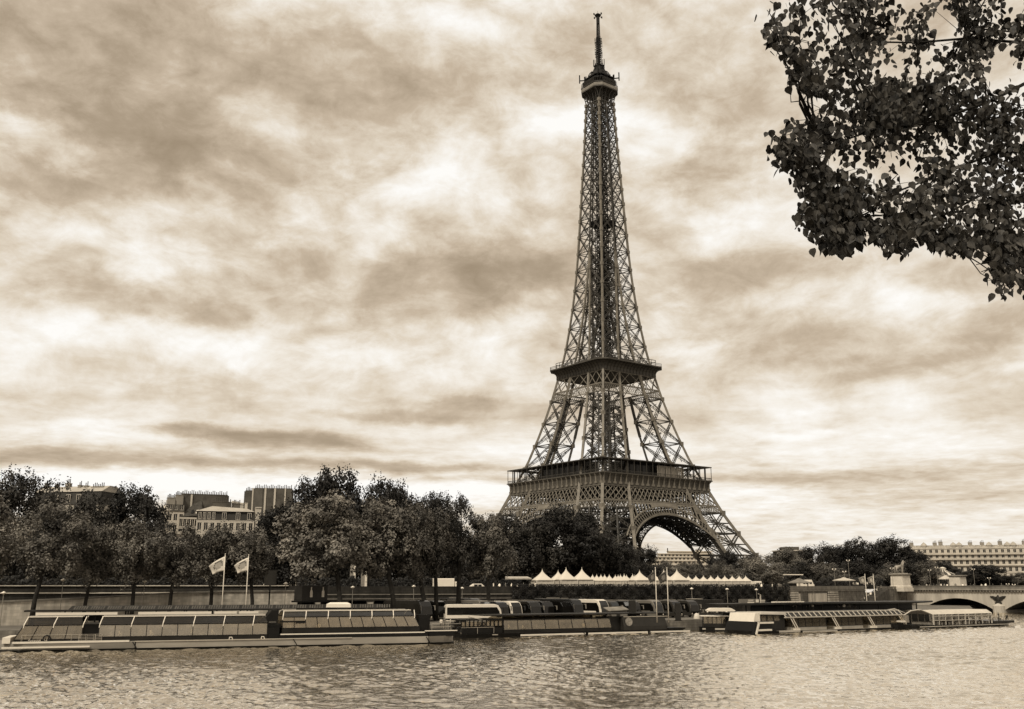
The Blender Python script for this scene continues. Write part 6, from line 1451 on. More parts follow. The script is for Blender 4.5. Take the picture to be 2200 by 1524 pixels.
# brown containers behind coaches
a = P(1490, 1316, 222); b = P(1556, 1316, 226); 
rt = empty('site_container', (a.x, a.y, ZLOW), math.atan2(b.y-a.y, b.x-a.x), 'plain dark brown container in front of the ivy right of the coaches', 'container'); L = (b-a).length; H = P(1490, 1289, 222).z-ZLOW
mb = MB(); mb.box(0, L*.28, 0, 2.4, 0, H+.12); mb.box(L*.28+.01, L, .05, 2.4, 0, H); mb.build('body', m_box, rt); mb = MB(); [mb.box(L*.3+i*.45, L*.3+i*.45+.12, -.02, .05, .2, H-.15) for i in range(int(L*.68/.45))]; mb.build('rib', m_box, rt)['kind'] = 'stuff'; mb = MB(); mb.box(-.05, L*.3, -.06, 2.45, H+.12, H+.22); mb.build('roof_edge', m_hullt, rt)
a = P(1318, 1314, 192); rt = empty('ticket_booth', (a.x, 192, ZLOW), .3, 'tan ticket booth with a sloping roof behind the centre boat', 'booth'); mb = MB(); mb.hexa([(0, 0, 0), (2.9, 0, 0), (2.9, 2.5, 0), (0, 2.5, 0), (-.6, .3, 1.9), (2.9, .3, 1.9), (2.9, 2.2, 2.3), (-.6, 2.2, 2.3)]); mb.build('body', mat('tan_board', .24), rt); mb = MB(); mb.prism([(-1.0, -.2, 1.75), (3.1, -.2, 1.95), (3.1, 2.6, 2.5), (-1.0, 2.6, 2.3)], (0, 0, .12)); mb.build('roof', mat('ledge_stone', .26), rt); mb = MB(); mb.box(.6, 1.2, -.03, .01, 0, 1.6); mb.build('door', m_sign, rt)
a = P(1360, 1318, 188); rt = empty('notice_pillar', (a.x, 188, ZLOW), .3, 'tall brown notice pillar rising behind the centre boat', 'pillar'); mb = MB(); mb.box(-.6, .6, 0, .6, .2, P(1360, 1290, 188).z-ZLOW); mb.build('shaft', m_box, rt); mb = MB(); mb.box(-.7, .7, -.1, .7, 0, .2); mb.build('base', m_hulld, rt); 
a = P(1458, 1330, 192); rt = empty('notice_pillar', (a.x, 192, ZLOW), .3, 'brown upright slab at the stern of the centre boat', 'pillar'); mb = MB(); mb.box(-.5, .5, 0, .4, .15, P(1458, 1296, 192).z-ZLOW); mb.build('shaft', m_box, rt); mb = MB(); mb.box(-.6, .6, -.1, .5, 0, .15); mb.build('base', m_hulld, rt)
# ------------------------------------------------------------------ right: kiosks, pedestals, statues, carousel
def umbrella_kiosk(u0, u1, vt, ve, vb, Y, label, roofm, body=True, cat='kiosk'):
    a = P((u0+u1)/2, 1258, Y); w = (u1-u0)*Y/FPX/2; rt = empty('kiosk', (a.x, Y, ZUP), 0, label, cat); zt, ze = P(u0, vt, Y).z-ZUP, P(u0, ve, Y).z-ZUP
    mb = MB(); mb.lathe([(w, ze-.22), (w*1.01, ze), (w*.55, ze+(zt-ze)*.55), (w*.2, zt-.05), (w*.18, zt+.1), (.02, zt+.2)], n=10); mb.build('roof', roofm, rt)
    mb = MB(); mb.lathe([(w*.78, 0), (w*.78, max(.9, ze*.4)), (.02, max(.9, ze*.4))], n=10); mb.build('counter', m_sign, rt)
    for k in range(6): an = k*math.pi/3+.3; mb = MB(); mb.beam((w*.8*math.cos(an), w*.8*math.sin(an), 0), (w*.8*math.cos(an), w*.8*math.sin(an), ze-.1), .12); mb.build('post', m_frame, rt)
    return rt
umbrella_kiosk(1790, 1838, 1242, 1247, 1262, 318, 'round kiosk with a pale pointed roof above the stained wall', mat('pale_kiosk_roof', .5))
umbrella_kiosk(1693, 1742, 1244, 1252, 1262, 292, 'stall under a low tan parasol roof left of the round kiosk', mat('tan_board', .24))
umbrella_kiosk(2018, 2048, 1237, 1244, 1262, 372, 'kiosk under a striped parasol before the carousel', mat('pale_kiosk_roof', .5))
van(1720, 1752, 1246, 1262, 300, 'rounded white van behind the tan parasol stall', rz=.3)
a = P(1692, 1262, 306); rt = empty('open_top_bus', (a.x, 306, ZUP), .2, 'open-top double-deck bus with a raised white canopy behind the parasol stall', 'bus'); L = 37*306/FPX
mb = MB(); mb.loft([[(x, y, z) for x, z in ((0, .4), (L, .4), (L, 2.4), (L*.96, 2.6), (0, 2.6))] for y in (0, 2.4)]); mb.build('body', mgr, rt)
mb = MB(); zt = P(1692, 1234, 306).z-ZUP; mb.box(0, L, -.1, 2.5, zt-.25, zt); mb.build('canopy', m_white, rt)
for xx in (.1, L*.5, L-.1): mb = MB(); mb.beam((xx, .05, 2.6), (xx, .05, zt-.2), .12); mb.build('post', m_frame, rt)
for xw in (L*.2, L*.8): mb = MB(); mb.lathe([(.02, -.1), (.4, -.1), (.45, 0), (.4, .1), (.02, .1)], n=14); o = mb.build('wheel', m_tyre, rt); o.location = (xw, .1, .45); o.rotation_euler = (R(90), 0, 0)
mb = MB(); mb.box(.3, L-.3, -.02, .02, 1.2, 2.1); mb.build('side_window', m_glassd, rt)
m_ped = mat('pedestal_stone', .56, .8, .15, .8)
def pedestal(loc_, w, h, rz, label):
    rt = empty('stone_pedestal', loc_, rz, label, 'pedestal')
    mb = MB(); mb.loft([[(sx*a_, sy*a_, zz) for sx, sy in ((-1, -1), (1, -1), (1, 1), (-1, 1))] for a_, zz in ((w*.56, 0), (w*.56, h*.1), (w*.49, h*.16), (w*.47, h*.86))]); mb.build('block', m_ped, rt)
    mb = MB(); mb.loft([[(sx*a_, sy*a_, zz) for sx, sy in ((-1, -1), (1, -1), (1, 1), (-1, 1))] for a_, zz in ((w*.47, h*.861), (w*.56, h*.91), (w*.58, h*.97), (w*.5, h))]); mb.build('cornice', mat('cornice_stone', .30), rt)
    mb = MB(); mb.box(-w*.6, w*.6, -w*.6, w*.6, -1.2, -.003); mb.build('plinth', m_ped, rt)
    return rt
def horse_man(loc_, rz, sc_, m, label):
    def chain(J, E, pts, par=None):
        for p, r in pts: J.append((p, r)); (E.append((par, len(J)-1)) if par is not None else None); par = len(J)-1
        return par
    J = []; E = []; chain(J, E, [((0, 0, 1.35), .34)]); chest = chain(J, E, [((.55, 0, 1.35), .36), ((.95, 0, 1.45), .33)], 0); rump = chain(J, E, [((-.55, 0, 1.38), .36)], 0)
    nk = chain(J, E, [((1.25, 0, 1.85), .22), ((1.42, 0, 2.3), .16), ((1.5, 0, 2.5), .15)], chest); chain(J, E, [((1.72, 0, 2.32), .12), ((1.92, 0, 2.1), .08)], nk); 
    chain(J, E, [((-1.0, 0, 1.35), .09), ((-1.15, 0, .9), .1), ((-1.1, 0, .5), .05)], rump)
    for s in (-1, 1):
        chain(J, E, [((.95+.1*s, s*.2, 1.0), .15), ((1.0+.2*s, s*.2, .58), .09), ((.98+.1*s, s*.2, .12), .06), ((1.1+.1*s, s*.2, .04), .08)], chest)
        chain(J, E, [((-.7, s*.22, 1.0), .18), ((-.95-.1*s, s*.22, .62), .1), ((-.8-.1*s, s*.22, .14), .065), ((-.68-.1*s, s*.22, .04), .08)], rump)
    me = skin_mesh('horse', J, E, 0, 1); me.materials.append(m); rt = bpy.data.objects.new('statue', me); COL.objects.link(rt); rt.location = loc_; rt.rotation_euler = (0, 0, rz); rt.scale = (sc_,)*3; tag(rt, label, 'statue')
    mane = MB(); mane.tube([(.85, 0, 1.72), (1.02, 0, 2.02), (1.2, 0, 2.36), (1.36, 0, 2.6), (1.5, 0, 2.64)], [.10, .13, .12, .10, .05], 7); mane.build('mane', m, rt, smooth=True)
    p = bpy.data.objects.new('warrior', PM[('standing', 'mid')].copy()); COL.objects.link(p); p.data.materials.clear(); p.data.materials.append(m); p.parent = rt; p.location = (.35, -.62, 0); p.scale = (1.25,)*3; p.rotation_euler = (0, 0, R(80))
    for f in p.data.polygons: f.material_index = 0
    mb = MB(); mb.box(-1.2, 1.5, -.95, .5, -.12, .03); mb.build('base', m, rt); return rt
p1 = P(1936, 1262, 345); w = 29*345/FPX; h = P(1936, 1233, 345).z-ZUP-.4
pedestal((p1.x, 345, ZUP+.4), w, h, R(36), 'square pale stone pedestal carrying the statue of man and horse'); m_st = mat('statue_stone', .34, .8, .35, 1.2)
horse_man((p1.x-.3, 345, ZUP+.4+h+.2), R(22), 1.62, m_st, 'stone statue of a man standing beside a horse on the near pedestal')
p2 = P(2059, 1262, 366); w = 25*366/FPX; h2 = P(2059, 1236, 366).z-ZUP-.4
pedestal((p2.x, 366, ZUP+.4), w, h2, R(36), 'second square pale pedestal right of the carousel'); horse_man((p2.x, 366, ZUP+.4+h2+.2), R(150), 1.35, mat('dark_statue', .05, .8, .3, 1.2), 'dark statue of horse and man on the pedestal right of the carousel')
a = P(2028, 1258, 392); w = 27*392/FPX; rt = empty('carousel', (a.x, 392, ZUP), 0, 'round carousel with a white and dark striped tent roof', 'carousel'); zt, ze = P(2028, 1224, 392).z-ZUP, P(2028, 1236, 392).z-ZUP
mb = MB(); n = 24; prof = [(w, ze), (w*.72, ze+.9), (w*.45, ze+(zt-ze)*.6), (w*.26, zt-.1), (w*.24, zt+.35)]
for i, ((r0, z0), (r1, z1)) in enumerate(zip(prof, prof[1:])):
    for k in range(n):
        mb.cur = k % 2 if i < 3 else 0; a0, a1 = 2*math.pi*k/n, 2*math.pi*(k+1)/n
        if k % 2: a0 += .05; 
        mb.add([(r0*math.cos(a0), r0*math.sin(a0), z0), (r0*math.cos(a1), r0*math.sin(a1), z0), (r1*math.cos(a1), r1*math.sin(a1), z1), (r1*math.cos(a0), r1*math.sin(a0), z1)], [(0, 1, 2, 3)])
mb.build('striped_roof', [m_tent, mat('dark_stripe_canvas', .12)], rt)
mb = MB(); mb.lathe([(w*.24, zt+.35), (w*.3, zt+.4), (w*.1, zt+.9), (.02, zt+1)], n=16); mb.build('crown_cap', m_tent, rt)
mb = MB()
for k in range(n): a0, a1 = 2*math.pi*k/n, 2*math.pi*(k+1)/n; mb.add([(w*math.cos(a0), w*math.sin(a0), ze), (w*math.cos(a1), w*math.sin(a1), ze), (w*math.cos(a1), w*math.sin(a1), ze-1), (w*math.cos((a0+a1)/2), w*math.sin((a0+a1)/2), ze-1.5), (w*math.cos(a0), w*math.sin(a0), ze-1)], [(0, 1, 2, 3, 4)])
mb.build('valance', m_tent, rt); mb = MB(); mb.lathe([(w*.92, 0), (w*.92, .4), (.02, .4)], n=24); mb.build('platform', m_sign, rt)
for k in range(8): a0 = k*math.pi/4; mb = MB(); mb.beam((w*.8*math.cos(a0), w*.8*math.sin(a0), .4), (w*.8*math.cos(a0), w*.8*math.sin(a0), ze), .15); mb.build('pole', m_rail, rt)
for k in range(20): g_ = bp(184+k*5.2, 1.6, 7.46); person(g_, 'walking', ['pale', 'mid', 'dark'][k % 3], 'person walking along the bridge parapet', 'people on the bridge')
for k in range(14): g_ = bp(171+k*2.2, 5+k % 3, 7.3); person(g_, 'standing', ['pale', 'mid', 'pale'][k % 3], 'person in the crowd at the head of the bridge between the pedestals', 'people at the bridge head')
# ------------------------------------------------------------------ buildings
m_lime = mat('facade_limestone', .52, .85, .12, .15); m_limed = mat('dark_render', .16, .85, .2, .2); m_zinc = mat('zinc_roof', .42, .5, .15, .3, streak=(1, 1, 1)); m_slate = mat('slate_mansard', .075, .6, .2, .6); m_chim = mat('chimney_render', .3, .85, .2, .3)  # the render is a darker tone than the limestone
m_win = mat('window_glass', .02, .12, .2, .6, spec=.3); m_wf = mat('window_frame_white', .6, .6, .05, 1); m_bal = mat('balcony_iron', .03, .5, .2, 1); m_pot = mat('chimney_pot', .12, .8, .2, 1)
class Face:
    """building frame: x along the front, y into the building"""
    def __init__(s, name, u, Y, rz, label, cat='building', group=None, z=ZUP):
        p = P(u, 1258, Y); s.rt = empty(name, (p.x, Y, z), rz, label, cat, group); s.o = Vector((p.x, Y, z)); s.c, s.s = math.cos(rz), math.sin(rz); s.wmesh = {}
    def x(s, u, y=0.):
        k = P(u, 1258, 1).x; ox, oy = s.o.x-s.s*y, s.o.y+s.c*y; return (k*oy-ox)/(s.c-k*s.s)
    def h(s, u, v, y=0.):
        xx = s.x(u, y); Y = s.o.y+s.s*xx+s.c*y; return P(u, v, Y).z-s.o.z
    def window(s, x, z, w, h, y=0., side=None, name='window'):
        """a recessed sash window; frame and glass as one shared mesh"""
        k = (round(w, 2), round(h, 2))
        if k not in s.wmesh:
            mb = MB(); mb.cur = 1; t = .09; mb.box(-w/2, -w/2+t, -.02, .1, 0, h); mb.box(w/2-t, w/2, -.02, .1, 0, h); mb.box(-w/2+t, w/2-t, -.02, .1, 0, t); mb.box(-w/2+t, w/2-t, -.02, .1, h-t, h); mb.box(-t/2, t/2, -.01, .1, t, h-t); mb.cur = 0; mb.box(-w/2+t, w/2-t, .05, .09, t, h-t)
            o = mb.build(name, [m_win, m_wf], s.rt); s.wmesh[k] = o.data
        else: o = bpy.data.objects.new(name, s.wmesh[k]); COL.objects.link(o); o.parent = s.rt
        o.location = (x, y+.14, z); return o
    def grid(s, mb, x0, x1, z0, z1, cols, w, h, sill, y=0., th=.5, wins=True):
        """one storey: piers, sill band and lintel band round real openings"""
        p = (x1-x0)/cols; mb.box(x0, x1, y, y+th, z0, z0+sill); mb.box(x0, x1, y, y+th, z0+sill+h, z1)
        for i in range(cols+1):
            a = x0+p*i-(p-w)/2 if i else x0; b = x0+p*i+(p-w)/2 if i < cols else x1; mb.box(a, b, y, y+th, z0+sill+.0, z0+sill+h)
        if wins:
            for i in range(cols): s.window(x0+p*(i+.5), z0+sill, w, h, y)
def chimney(f, x0, x1, y0, y1, z0, z1, pots, m=None, rt=None):
    mb = MB(); mb.box(x0, x1, y0, y1, z0, z1); mb.box(x0-.08, x1+.08, y0-.08, y1+.08, z1, z1+.18)
    mb.cur = 1
    for i in range(pots): xx = x0+(x1-x0)*(i+.5)/pots; mb.lathe([(.14, z1+.18), (.11, z1+.8+.3*((i*i*7+i*3) % 4)*.6), (.17, z1+.85+.3*((i*i*7+i*3) % 4)*.6), (.02, z1+1.0+.3*((i*i*7+i*3) % 4)*.6)], (xx, (y0+y1)/2, 0), 6)
    mb.build('chimney', [m or m_chim, m_pot], rt or f.rt, fix=False)
# --- far left block
f = Face('apartment_building', 50, 268, R(-12), 'zinc-roofed apartment block with a round attic window, far left above the trees'); W_ = f.x(196)
zc = f.h(100, 1085); ze = f.h(100, 1057); zr = f.h(100, 1043)
mb = MB(); mb.box(0, W_, .3, 12, 0, zc); f.grid(mb, 0, W_, zc-3.3, zc-.2, 6, 1.2, 2.0, .6, y=-.21); mb.build('wall', m_lime, f.rt)
mb = MB(); mb.hexa([(0, 0, zc), (W_, 0, zc), (W_, 12, zc), (0, 12, zc), (0, .8, ze), (W_, .8, ze), (W_, 11, ze), (0, 11, ze)]); mb.build('mansard', m_slate, f.rt)
mb = MB(); mb.hexa([(-.2, .5, ze), (W_+.2, .5, ze), (W_+.2, 11.2, ze), (-.2, 11.2, ze), (-.2, 4, zr), (W_+.2, 4, zr), (W_+.2, 7, zr), (-.2, 7, zr)]); rf = mb.build('roof', m_zinc, f.rt)
for u in (72, 122, 160): mb = MB(); xx = f.x(u); mb.hexa([(xx, 1.2, ze+.3), (xx+1.1, 1.2, ze+.3), (xx+1.1, 1.6, ze+.4), (xx, 1.6, ze+.4), (xx, 2.2, ze+.85), (xx+1.1, 2.2, ze+.85), (xx+1.1, 2.4, ze+.9), (xx, 2.4, ze+.9)]); mb.build('skylight', m_win, rf)
mb = MB(); mb.lathe([(.95, 0), (.95, .3), (.02, .3)], n=18); o = mb.build('round_window', m_wf, f.rt); o.location = (f.x(100), .15, (zc+ze)/2+.2); o.rotation_euler = (R(90), 0, 0)
mb = MB(); mb.lathe([(.6, 0), (.6, .33), (.02, .33)], n=18); o = mb.build('window_pane', m_win, f.rt); o.location = (f.x(100), .14, (zc+ze)/2+.2); o.rotation_euler = (R(90), 0, 0)
for u in (80, 127, 150): f.window(f.x(u), zc+.6, 1.3, 2.1, -.1)
for u0, u1, v, n in ((56, 60, 1036, 1), (79, 84, 1039, 1), (102, 111, 1036, 3), (130, 136, 1040, 2), (143, 151, 1041, 2), (160, 187, 1044, 7)): chimney(f, f.x(u0), f.x(u1), 3, 4.2, ze+.6, f.h(u0, v+4, 3), n, m_chim if n > 1 else m_pot, rf)
# --- middle-left group: three blocks
f = Face('apartment_building', 336, 296, R(24), 'apartment block with tall windowless party walls and rows of chimney pots', group='blocks with chimney pots left of the tower'); x = f.x; 
hA, hB, hC = f.h(360, 1071), f.h(395, 1067), f.h(400, 1062)
mb = MB(); zb_ = f.h(350, 1150)
m1, m2 = f.h(350, 1099), f.h(350, 1084)
mb.box(x(347), x(384), .3, 10, 0, m1); f.grid(mb, x(347), x(384), m1-3.4, m1-.3, 3, 1.1, 2., .7, y=-.21); f.grid(mb, x(347), x(384), m1-6.6, m1-3.41, 3, 1.1, 2., .7, y=-.21); mb.build('wall', m_lime, f.rt)
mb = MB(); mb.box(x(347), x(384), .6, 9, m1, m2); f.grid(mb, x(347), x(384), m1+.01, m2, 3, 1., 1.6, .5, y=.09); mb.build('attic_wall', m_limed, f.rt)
mb = MB(); mb.lathe([(1.9, m1-7), (1.9, m1), (2.1, m1+.15), (2.1, m1+.5), (1.2, m1+1.5), (.02, m1+2)], (x(344), 1.6, 0), 14); mb.build('corner_bay', m_lime, f.rt)
for u0, u1, v, yy in ((347, 364, 1072, 2.2), (365, 382, 1066, 2.6)): mb = MB(); mb.box(x(u0), x(u1), yy, yy+4, m2-.02, f.h(u0, v, yy)); mb.build('party_wall', m_chim, f.rt); chimney(f, x(u0), x(u1), yy+1, yy+1.8, f.h(u0, v, yy), f.h(u0, v, yy)+.3, 6)
mb = MB(); mb.box(x(382), x(484), 4, 12, 0, f.h(430, 1064, 4)); mb.build('party_wall', mat('dark_party_wall', .14, .9, .3, .4), f.rt)
chimney(f, x(382), x(484), 7, 8, f.h(430, 1064, 4), f.h(430, 1064, 4)+.35, 26, mat('dark_party_wall', .14))
mb = MB(); mb.box(x(399), x(403), 3.7, 4, f.h(400, 1090, 4), f.h(400, 1063, 4)); mb.build('flue', m_lime, f.rt)
mb = MB(); sx0, sx1 = x(374), x(424); se, st_ = f.h(400, 1107), f.h(400, 1081)
mb.prism([(sx0, -.6, se-.6), (sx1, -.6, se), (sx1, 4, st_+1.2), (sx0+4.2, 4, st_)], (0, .3, -.25)); mb.box(sx0+.2, sx1, 0, 3.8, se-4.5, se-.7); rf = mb.build('tiled_roof', mat('tiled_roof', .10, .8, .3, 1.2), f.rt)
for k in range(5): xx = sx0+3.2+k*1.35; mb = MB(); mb.hexa([(xx, .1, se+.55), (xx+.6, .1, se+.6), (xx+.8, .25, se+.75), (xx+.2, .25, se+.7), (xx+.35, 1.1, se+1.55), (xx+.95, 1.1, se+1.6), (xx+1.1, 1.25, se+1.75), (xx+.5, 1.25, se+1.7)]); mb.build('skylight', m_wf if k % 2 else m_win, rf)
mb = MB(); f.grid(mb, sx0, sx1, se-4.2, se-.72, 6, 1.0, 2.2, .8, y=-.6, th=.5); mb.build('lower_wall', m_lime, f.rt)
mb = MB(); mb.box(sx0, sx1, -1.3, -.62, se-4.5, se-4.25); [mb.beam((sx0+.25*i, -1.25, se-4.25), (sx0+.25*i, -1.25, se-3.3), .05) for i in range(int((sx1-sx0)/.25))]; mb.beam((sx0, -1.25, se-3.3), (sx1, -1.25, se-3.3), .1); mb.build('balcony', m_bal, f.rt)
f = Face('apartment_building', 412, 278, R(16), 'corner apartment block with pale hipped roof over a dark mansard storey', group='blocks with chimney pots left of the tower'); x = f.x
xa, xm, xb = 0, x(458), x(538); ztop = f.h(470, 1119); zmid = f.h(470, 1099)
mb = MB(); mb.box(.3, xb, .3, 10, 0, ztop)
for k in range(3): f.grid(mb, 0, xb, ztop-3.3*(k+1), ztop-3.3*k-.01, 9, 1.1, 2.1, .6, y=-.21, wins=k < 2)
mb.build('wall', m_lime, f.rt)
mb = MB(); mb.hexa([(0, 0, ztop), (xb, 0, ztop), (xb, 10, ztop), (0, 10, ztop), (.3, .5, zmid), (xb-.3, .5, zmid), (xb-.3, 9.6, zmid), (.3, 9.6, zmid)]); mb.build('mansard', m_slate, f.rt)
for u in (419, 429, 439, 449, 472, 502, 527): f.window(x(u), ztop+.35, 1.15 if u > 460 else .8, 1.9, -.12)
mb = MB(); mb.hexa([(-.3, -.1, zmid), (xb+.1, -.1, zmid), (xb+.1, 10, zmid), (-.3, 10, zmid), (xm*.7, 3.5, f.h(470, 1088, 3)), (xb-2, 3.5, f.h(520, 1093, 3)), (xb-2, 7, f.h(520, 1093, 3)), (xm*.7, 7, f.h(470, 1088, 3))]); rf = mb.build('roof', m_zinc, f.rt)
mb = MB(); mb.box(-.1, xb+.1, -.25, .0, ztop-.12, ztop+.1); mb.build('cornice', m_lime, f.rt)
chimney(f, x(444), x(486), 4.5, 5.6, zmid+.6, f.h(470, 1080, 5), 9, mat('dark_party_wall', .14), rf); chimney(f, x(488), x(506), 5, 6, zmid+.5, f.h(500, 1084, 5), 6, m_limed, rf); chimney(f, x(516), x(522), 4, 5, zmid+.4, f.h(518, 1082, 4), 1, m_lime, rf)
mb = MB(); mb.box(x(540), x(552), .2, 6, 0, f.h(545, 1092)); mb.box(x(539.5), x(553), 0, 6.2, f.h(545, 1092), f.h(545, 1089.5)); mb.build('side_wing', m_lime, f.rt)
f = Face('apartment_building', 511, 312, R(10), 'tallest dark chimney block with pale flues, right end of the roofs above the trees', group='blocks with chimney pots left of the tower'); x = f.x
zt = f.h(560, 1050)
mb = MB(); mb.box(x(512), x(531), 1, 10, 0, f.h(520, 1055)); mb.box(x(531.3), x(618), 0, 10, 0, zt); mb.build('party_wall', mat('dark_party_wall', .14), f.rt)
mb = MB(); mb.box(x(533), x(553), -.12, 0, 0, zt-.05); mb.build('render_panel', m_limed, f.rt)
for u0, u1 in ((530, 533), (557, 561), (578, 582), (601, 604)): mb = MB(); mb.box(x(u0), x(u1), -.25, -.002, 8, zt+.1); mb.build('flue', m_lime, f.rt)
chimney(f, x(533), x(616), 4, 5, zt, zt+.35, 22, mat('dark_party_wall', .14)); chimney(f, x(513), x(529), 4, 5, f.h(520, 1055), f.h(520, 1055)+.35, 5, m_limed)
mb = MB(); mb.box(x(484), x(511), 3, 9, 0, f.h(500, 1079)); mb.hexa([(x(484), 2.8, f.h(500, 1079)), (x(512), 2.8, f.h(500, 1083)), (x(512), 9, f.h(500, 1083)), (x(484), 9, f.h(500, 1079)), (x(484), 4, f.h(500, 1074)), (x(512), 4, f.h(500, 1080)), (x(512), 8, f.h(500, 1080)), (x(484), 8, f.h(500, 1074))]); mb.build('white_annex', m_lime, f.rt)
# --- long pale facade on the right
f = Face('apartment_building', 1962, 556, R(-14), 'long pale six-storey facade with attic dormers behind the bridge', group=None); x = f.x; W_ = x(2262); D = 14
zl = [f.h(2080, v) for v in (1262, 1246, 1231, 1215, 1202, 1191, 1179)]
zl = [0.0]+zl[1:]; cols = 23; mb = MB(); nw = 0
for k, (z0, z1) in enumerate(zip(zl, zl[1:])):
    hh = z1-z0; f.grid(mb, 0, W_, z0+.002, z1, cols, 1.5, min(2.4, hh*.66), hh*.18, wins=(k >= 2 and nw < 4)); nw += k >= 2
mb.box(.05, W_-.05, .8, D, 0, zl[-1]-.01); mb.build('wall', m_lime, f.rt)
mb = MB()
for k in (3, 4, 5): mb.box(-.2, W_+.2, -1.0, .0, zl[k]-.22, zl[k]+.02)
for k in (1, 2): mb.box(-.1, W_+.1, -.25, .0, zl[k]-.1, zl[k]+.1)
for k in (4, 5):
    for i in range(int(W_/.9)): mb.box(i*.9, i*.9+.28, -.95, -.85, zl[k]+.02, zl[k]+.75)
    mb.box(0, W_, -.98, -.82, zl[k]+.75, zl[k]+.88)
mb.build('balcony', m_lime, f.rt)['kind'] = 'stuff'
mb = MB(); zt = zl[-1]; mb.hexa([(-.2, -.3, zt), (W_+.2, -.3, zt), (W_+.2, D, zt), (-.2, D, zt), (-.2, 1.6, zt+1.9), (W_+.2, 1.6, zt+1.9), (W_+.2, D-2, zt+1.9), (-.2, D-2, zt+1.9)]); rf = mb.build('roof', m_zinc, f.rt)
pw = W_/cols
for i in range(cols):
    xx = pw*(i+.5); mb = MB(); big = i in (2, 7, 8, 13, 16, 17, 21)
    if big: mb.lathe([(1.7, zt), (1.7, zt+1.6), (1.9, zt+1.7), (1.2, zt+2.7), (.5, zt+3.3), (.02, zt+3.7)], (xx, 1.6, 0), 10); mb.build('turret', m_zinc, rf)
    else: mb.box(xx-.9, xx+.9, -.1, 2, zt+.02, zt+1.7); mb.box(xx-1.0, xx+1.0, -.2, 2, zt+1.7, zt+1.85); mb.build('dormer', m_lime, rf)
for i in (0, 4, 5, 10, 12, 15, 19, 22): chimney(f, pw*i+.6, pw*i+2.6, 4, 5.2, zt+1.5, zt+3.3+.5*(i % 2), 3, m_chim, rf)
# --- stepped block seen through the right arch
f = Face('apartment_building', 1395, 830, R(8), 'stepped white terraced block seen through the right arch of the tower'); x = f.x
for k, (u0, u1, v0, v1) in enumerate(((1395, 1536, 1213, 1262), (1400, 1536, 1204, 1212.8), (1416, 1536, 1196, 1203.8), (1420, 1534, 1189, 1195.8), (1440, 1532, 1184, 1188.8))):
    y = k*2.0; mb = MB(); z0, z1 = max(0, f.h(1460, v1, y)), f.h(1460, v0, y); mb.box(x(u0, y), x(u1, y), y, y+14-k*2, z0, z1-.6); mb.cur = 1; mb.box(x(u0, y)-.6, x(u1, y)+.6, y-1.1, y+14-k*2, z1-.6, z1); mb.cur = 0
    o = mb.build('storey', [m_lime, m_wf], f.rt)
    n = 14; p_ = (x(u1, y)-x(u0, y))/n
    if z1-z0 > 1.9:
        for i in range(n): f.window(x(u0, y)+p_*(i+.5), z1-2.6 if k else z1-2.8, p_*.55, 1.7, y-.22)
mb = MB(); mb.beam((x(1443), 8, f.h(1443, 1186, 8)), (x(1443), 8, f.h(1443, 1178, 8)), .7); mb.build('aerial', m_pot, f.rt)
chimney(f, x(1398, 3), x(1410, 3), 3, 6, f.h(1400, 1206, 3), f.h(1400, 1200, 3), 4); chimney(f, x(1500, 6), x(1510, 6), 8, 10, f.h(1500, 1186, 6), f.h(1500, 1181, 6), 3)
# slim lattice-like tower block just inside the arch
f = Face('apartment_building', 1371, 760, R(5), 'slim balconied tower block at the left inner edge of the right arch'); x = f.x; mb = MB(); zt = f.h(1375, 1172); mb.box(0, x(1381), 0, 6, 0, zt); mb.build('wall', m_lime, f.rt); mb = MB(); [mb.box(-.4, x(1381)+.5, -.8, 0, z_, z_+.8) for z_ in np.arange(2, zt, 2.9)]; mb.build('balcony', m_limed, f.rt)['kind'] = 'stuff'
# low flat roof on the right skyline
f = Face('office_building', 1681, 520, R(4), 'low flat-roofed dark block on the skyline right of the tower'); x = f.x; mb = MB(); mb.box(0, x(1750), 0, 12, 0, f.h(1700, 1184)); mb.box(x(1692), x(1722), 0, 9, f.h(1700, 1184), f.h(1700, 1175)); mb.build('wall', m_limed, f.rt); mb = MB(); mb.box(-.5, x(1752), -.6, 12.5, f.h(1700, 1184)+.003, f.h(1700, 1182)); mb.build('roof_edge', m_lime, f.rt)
# pale buildings glimpsed below the crowns on the left
for k, (u0, u1, v0, Y, lab) in enumerate(((-30, 150, 1170, 330, 'pale low building glimpsed between the trunks at far left'), (250, 420, 1180, 335, 'pale low building glimpsed below the spiky trees'), (540, 680, 1175, 340, 'pale low building glimpsed behind the brown upright panel'))):
    f = Face('town_building', u0, Y, R(14), lab); x = f.x; mb = MB(); W_ = x(u1); H = f.h(u0, v0); mb.box(0, W_, .5, 9, 0, H)
    for q in range(2): f.grid(mb, 0, W_, q*3.4+.002, q*3.4+3.39, max(4, int(W_/3)), 1.2, 2, .7)
    mb.build('wall', m_lime, f.rt); mb = MB(); mb.hexa([(-.2, -.2, H), (W_+.2, -.2, H), (W_+.2, 9.2, H), (-.2, 9.2, H), (-.2, 3, H+2), (W_+.2, 3, H+2), (W_+.2, 6, H+2), (-.2, 6, H+2)]); mb.build('roof', m_slate, f.rt)
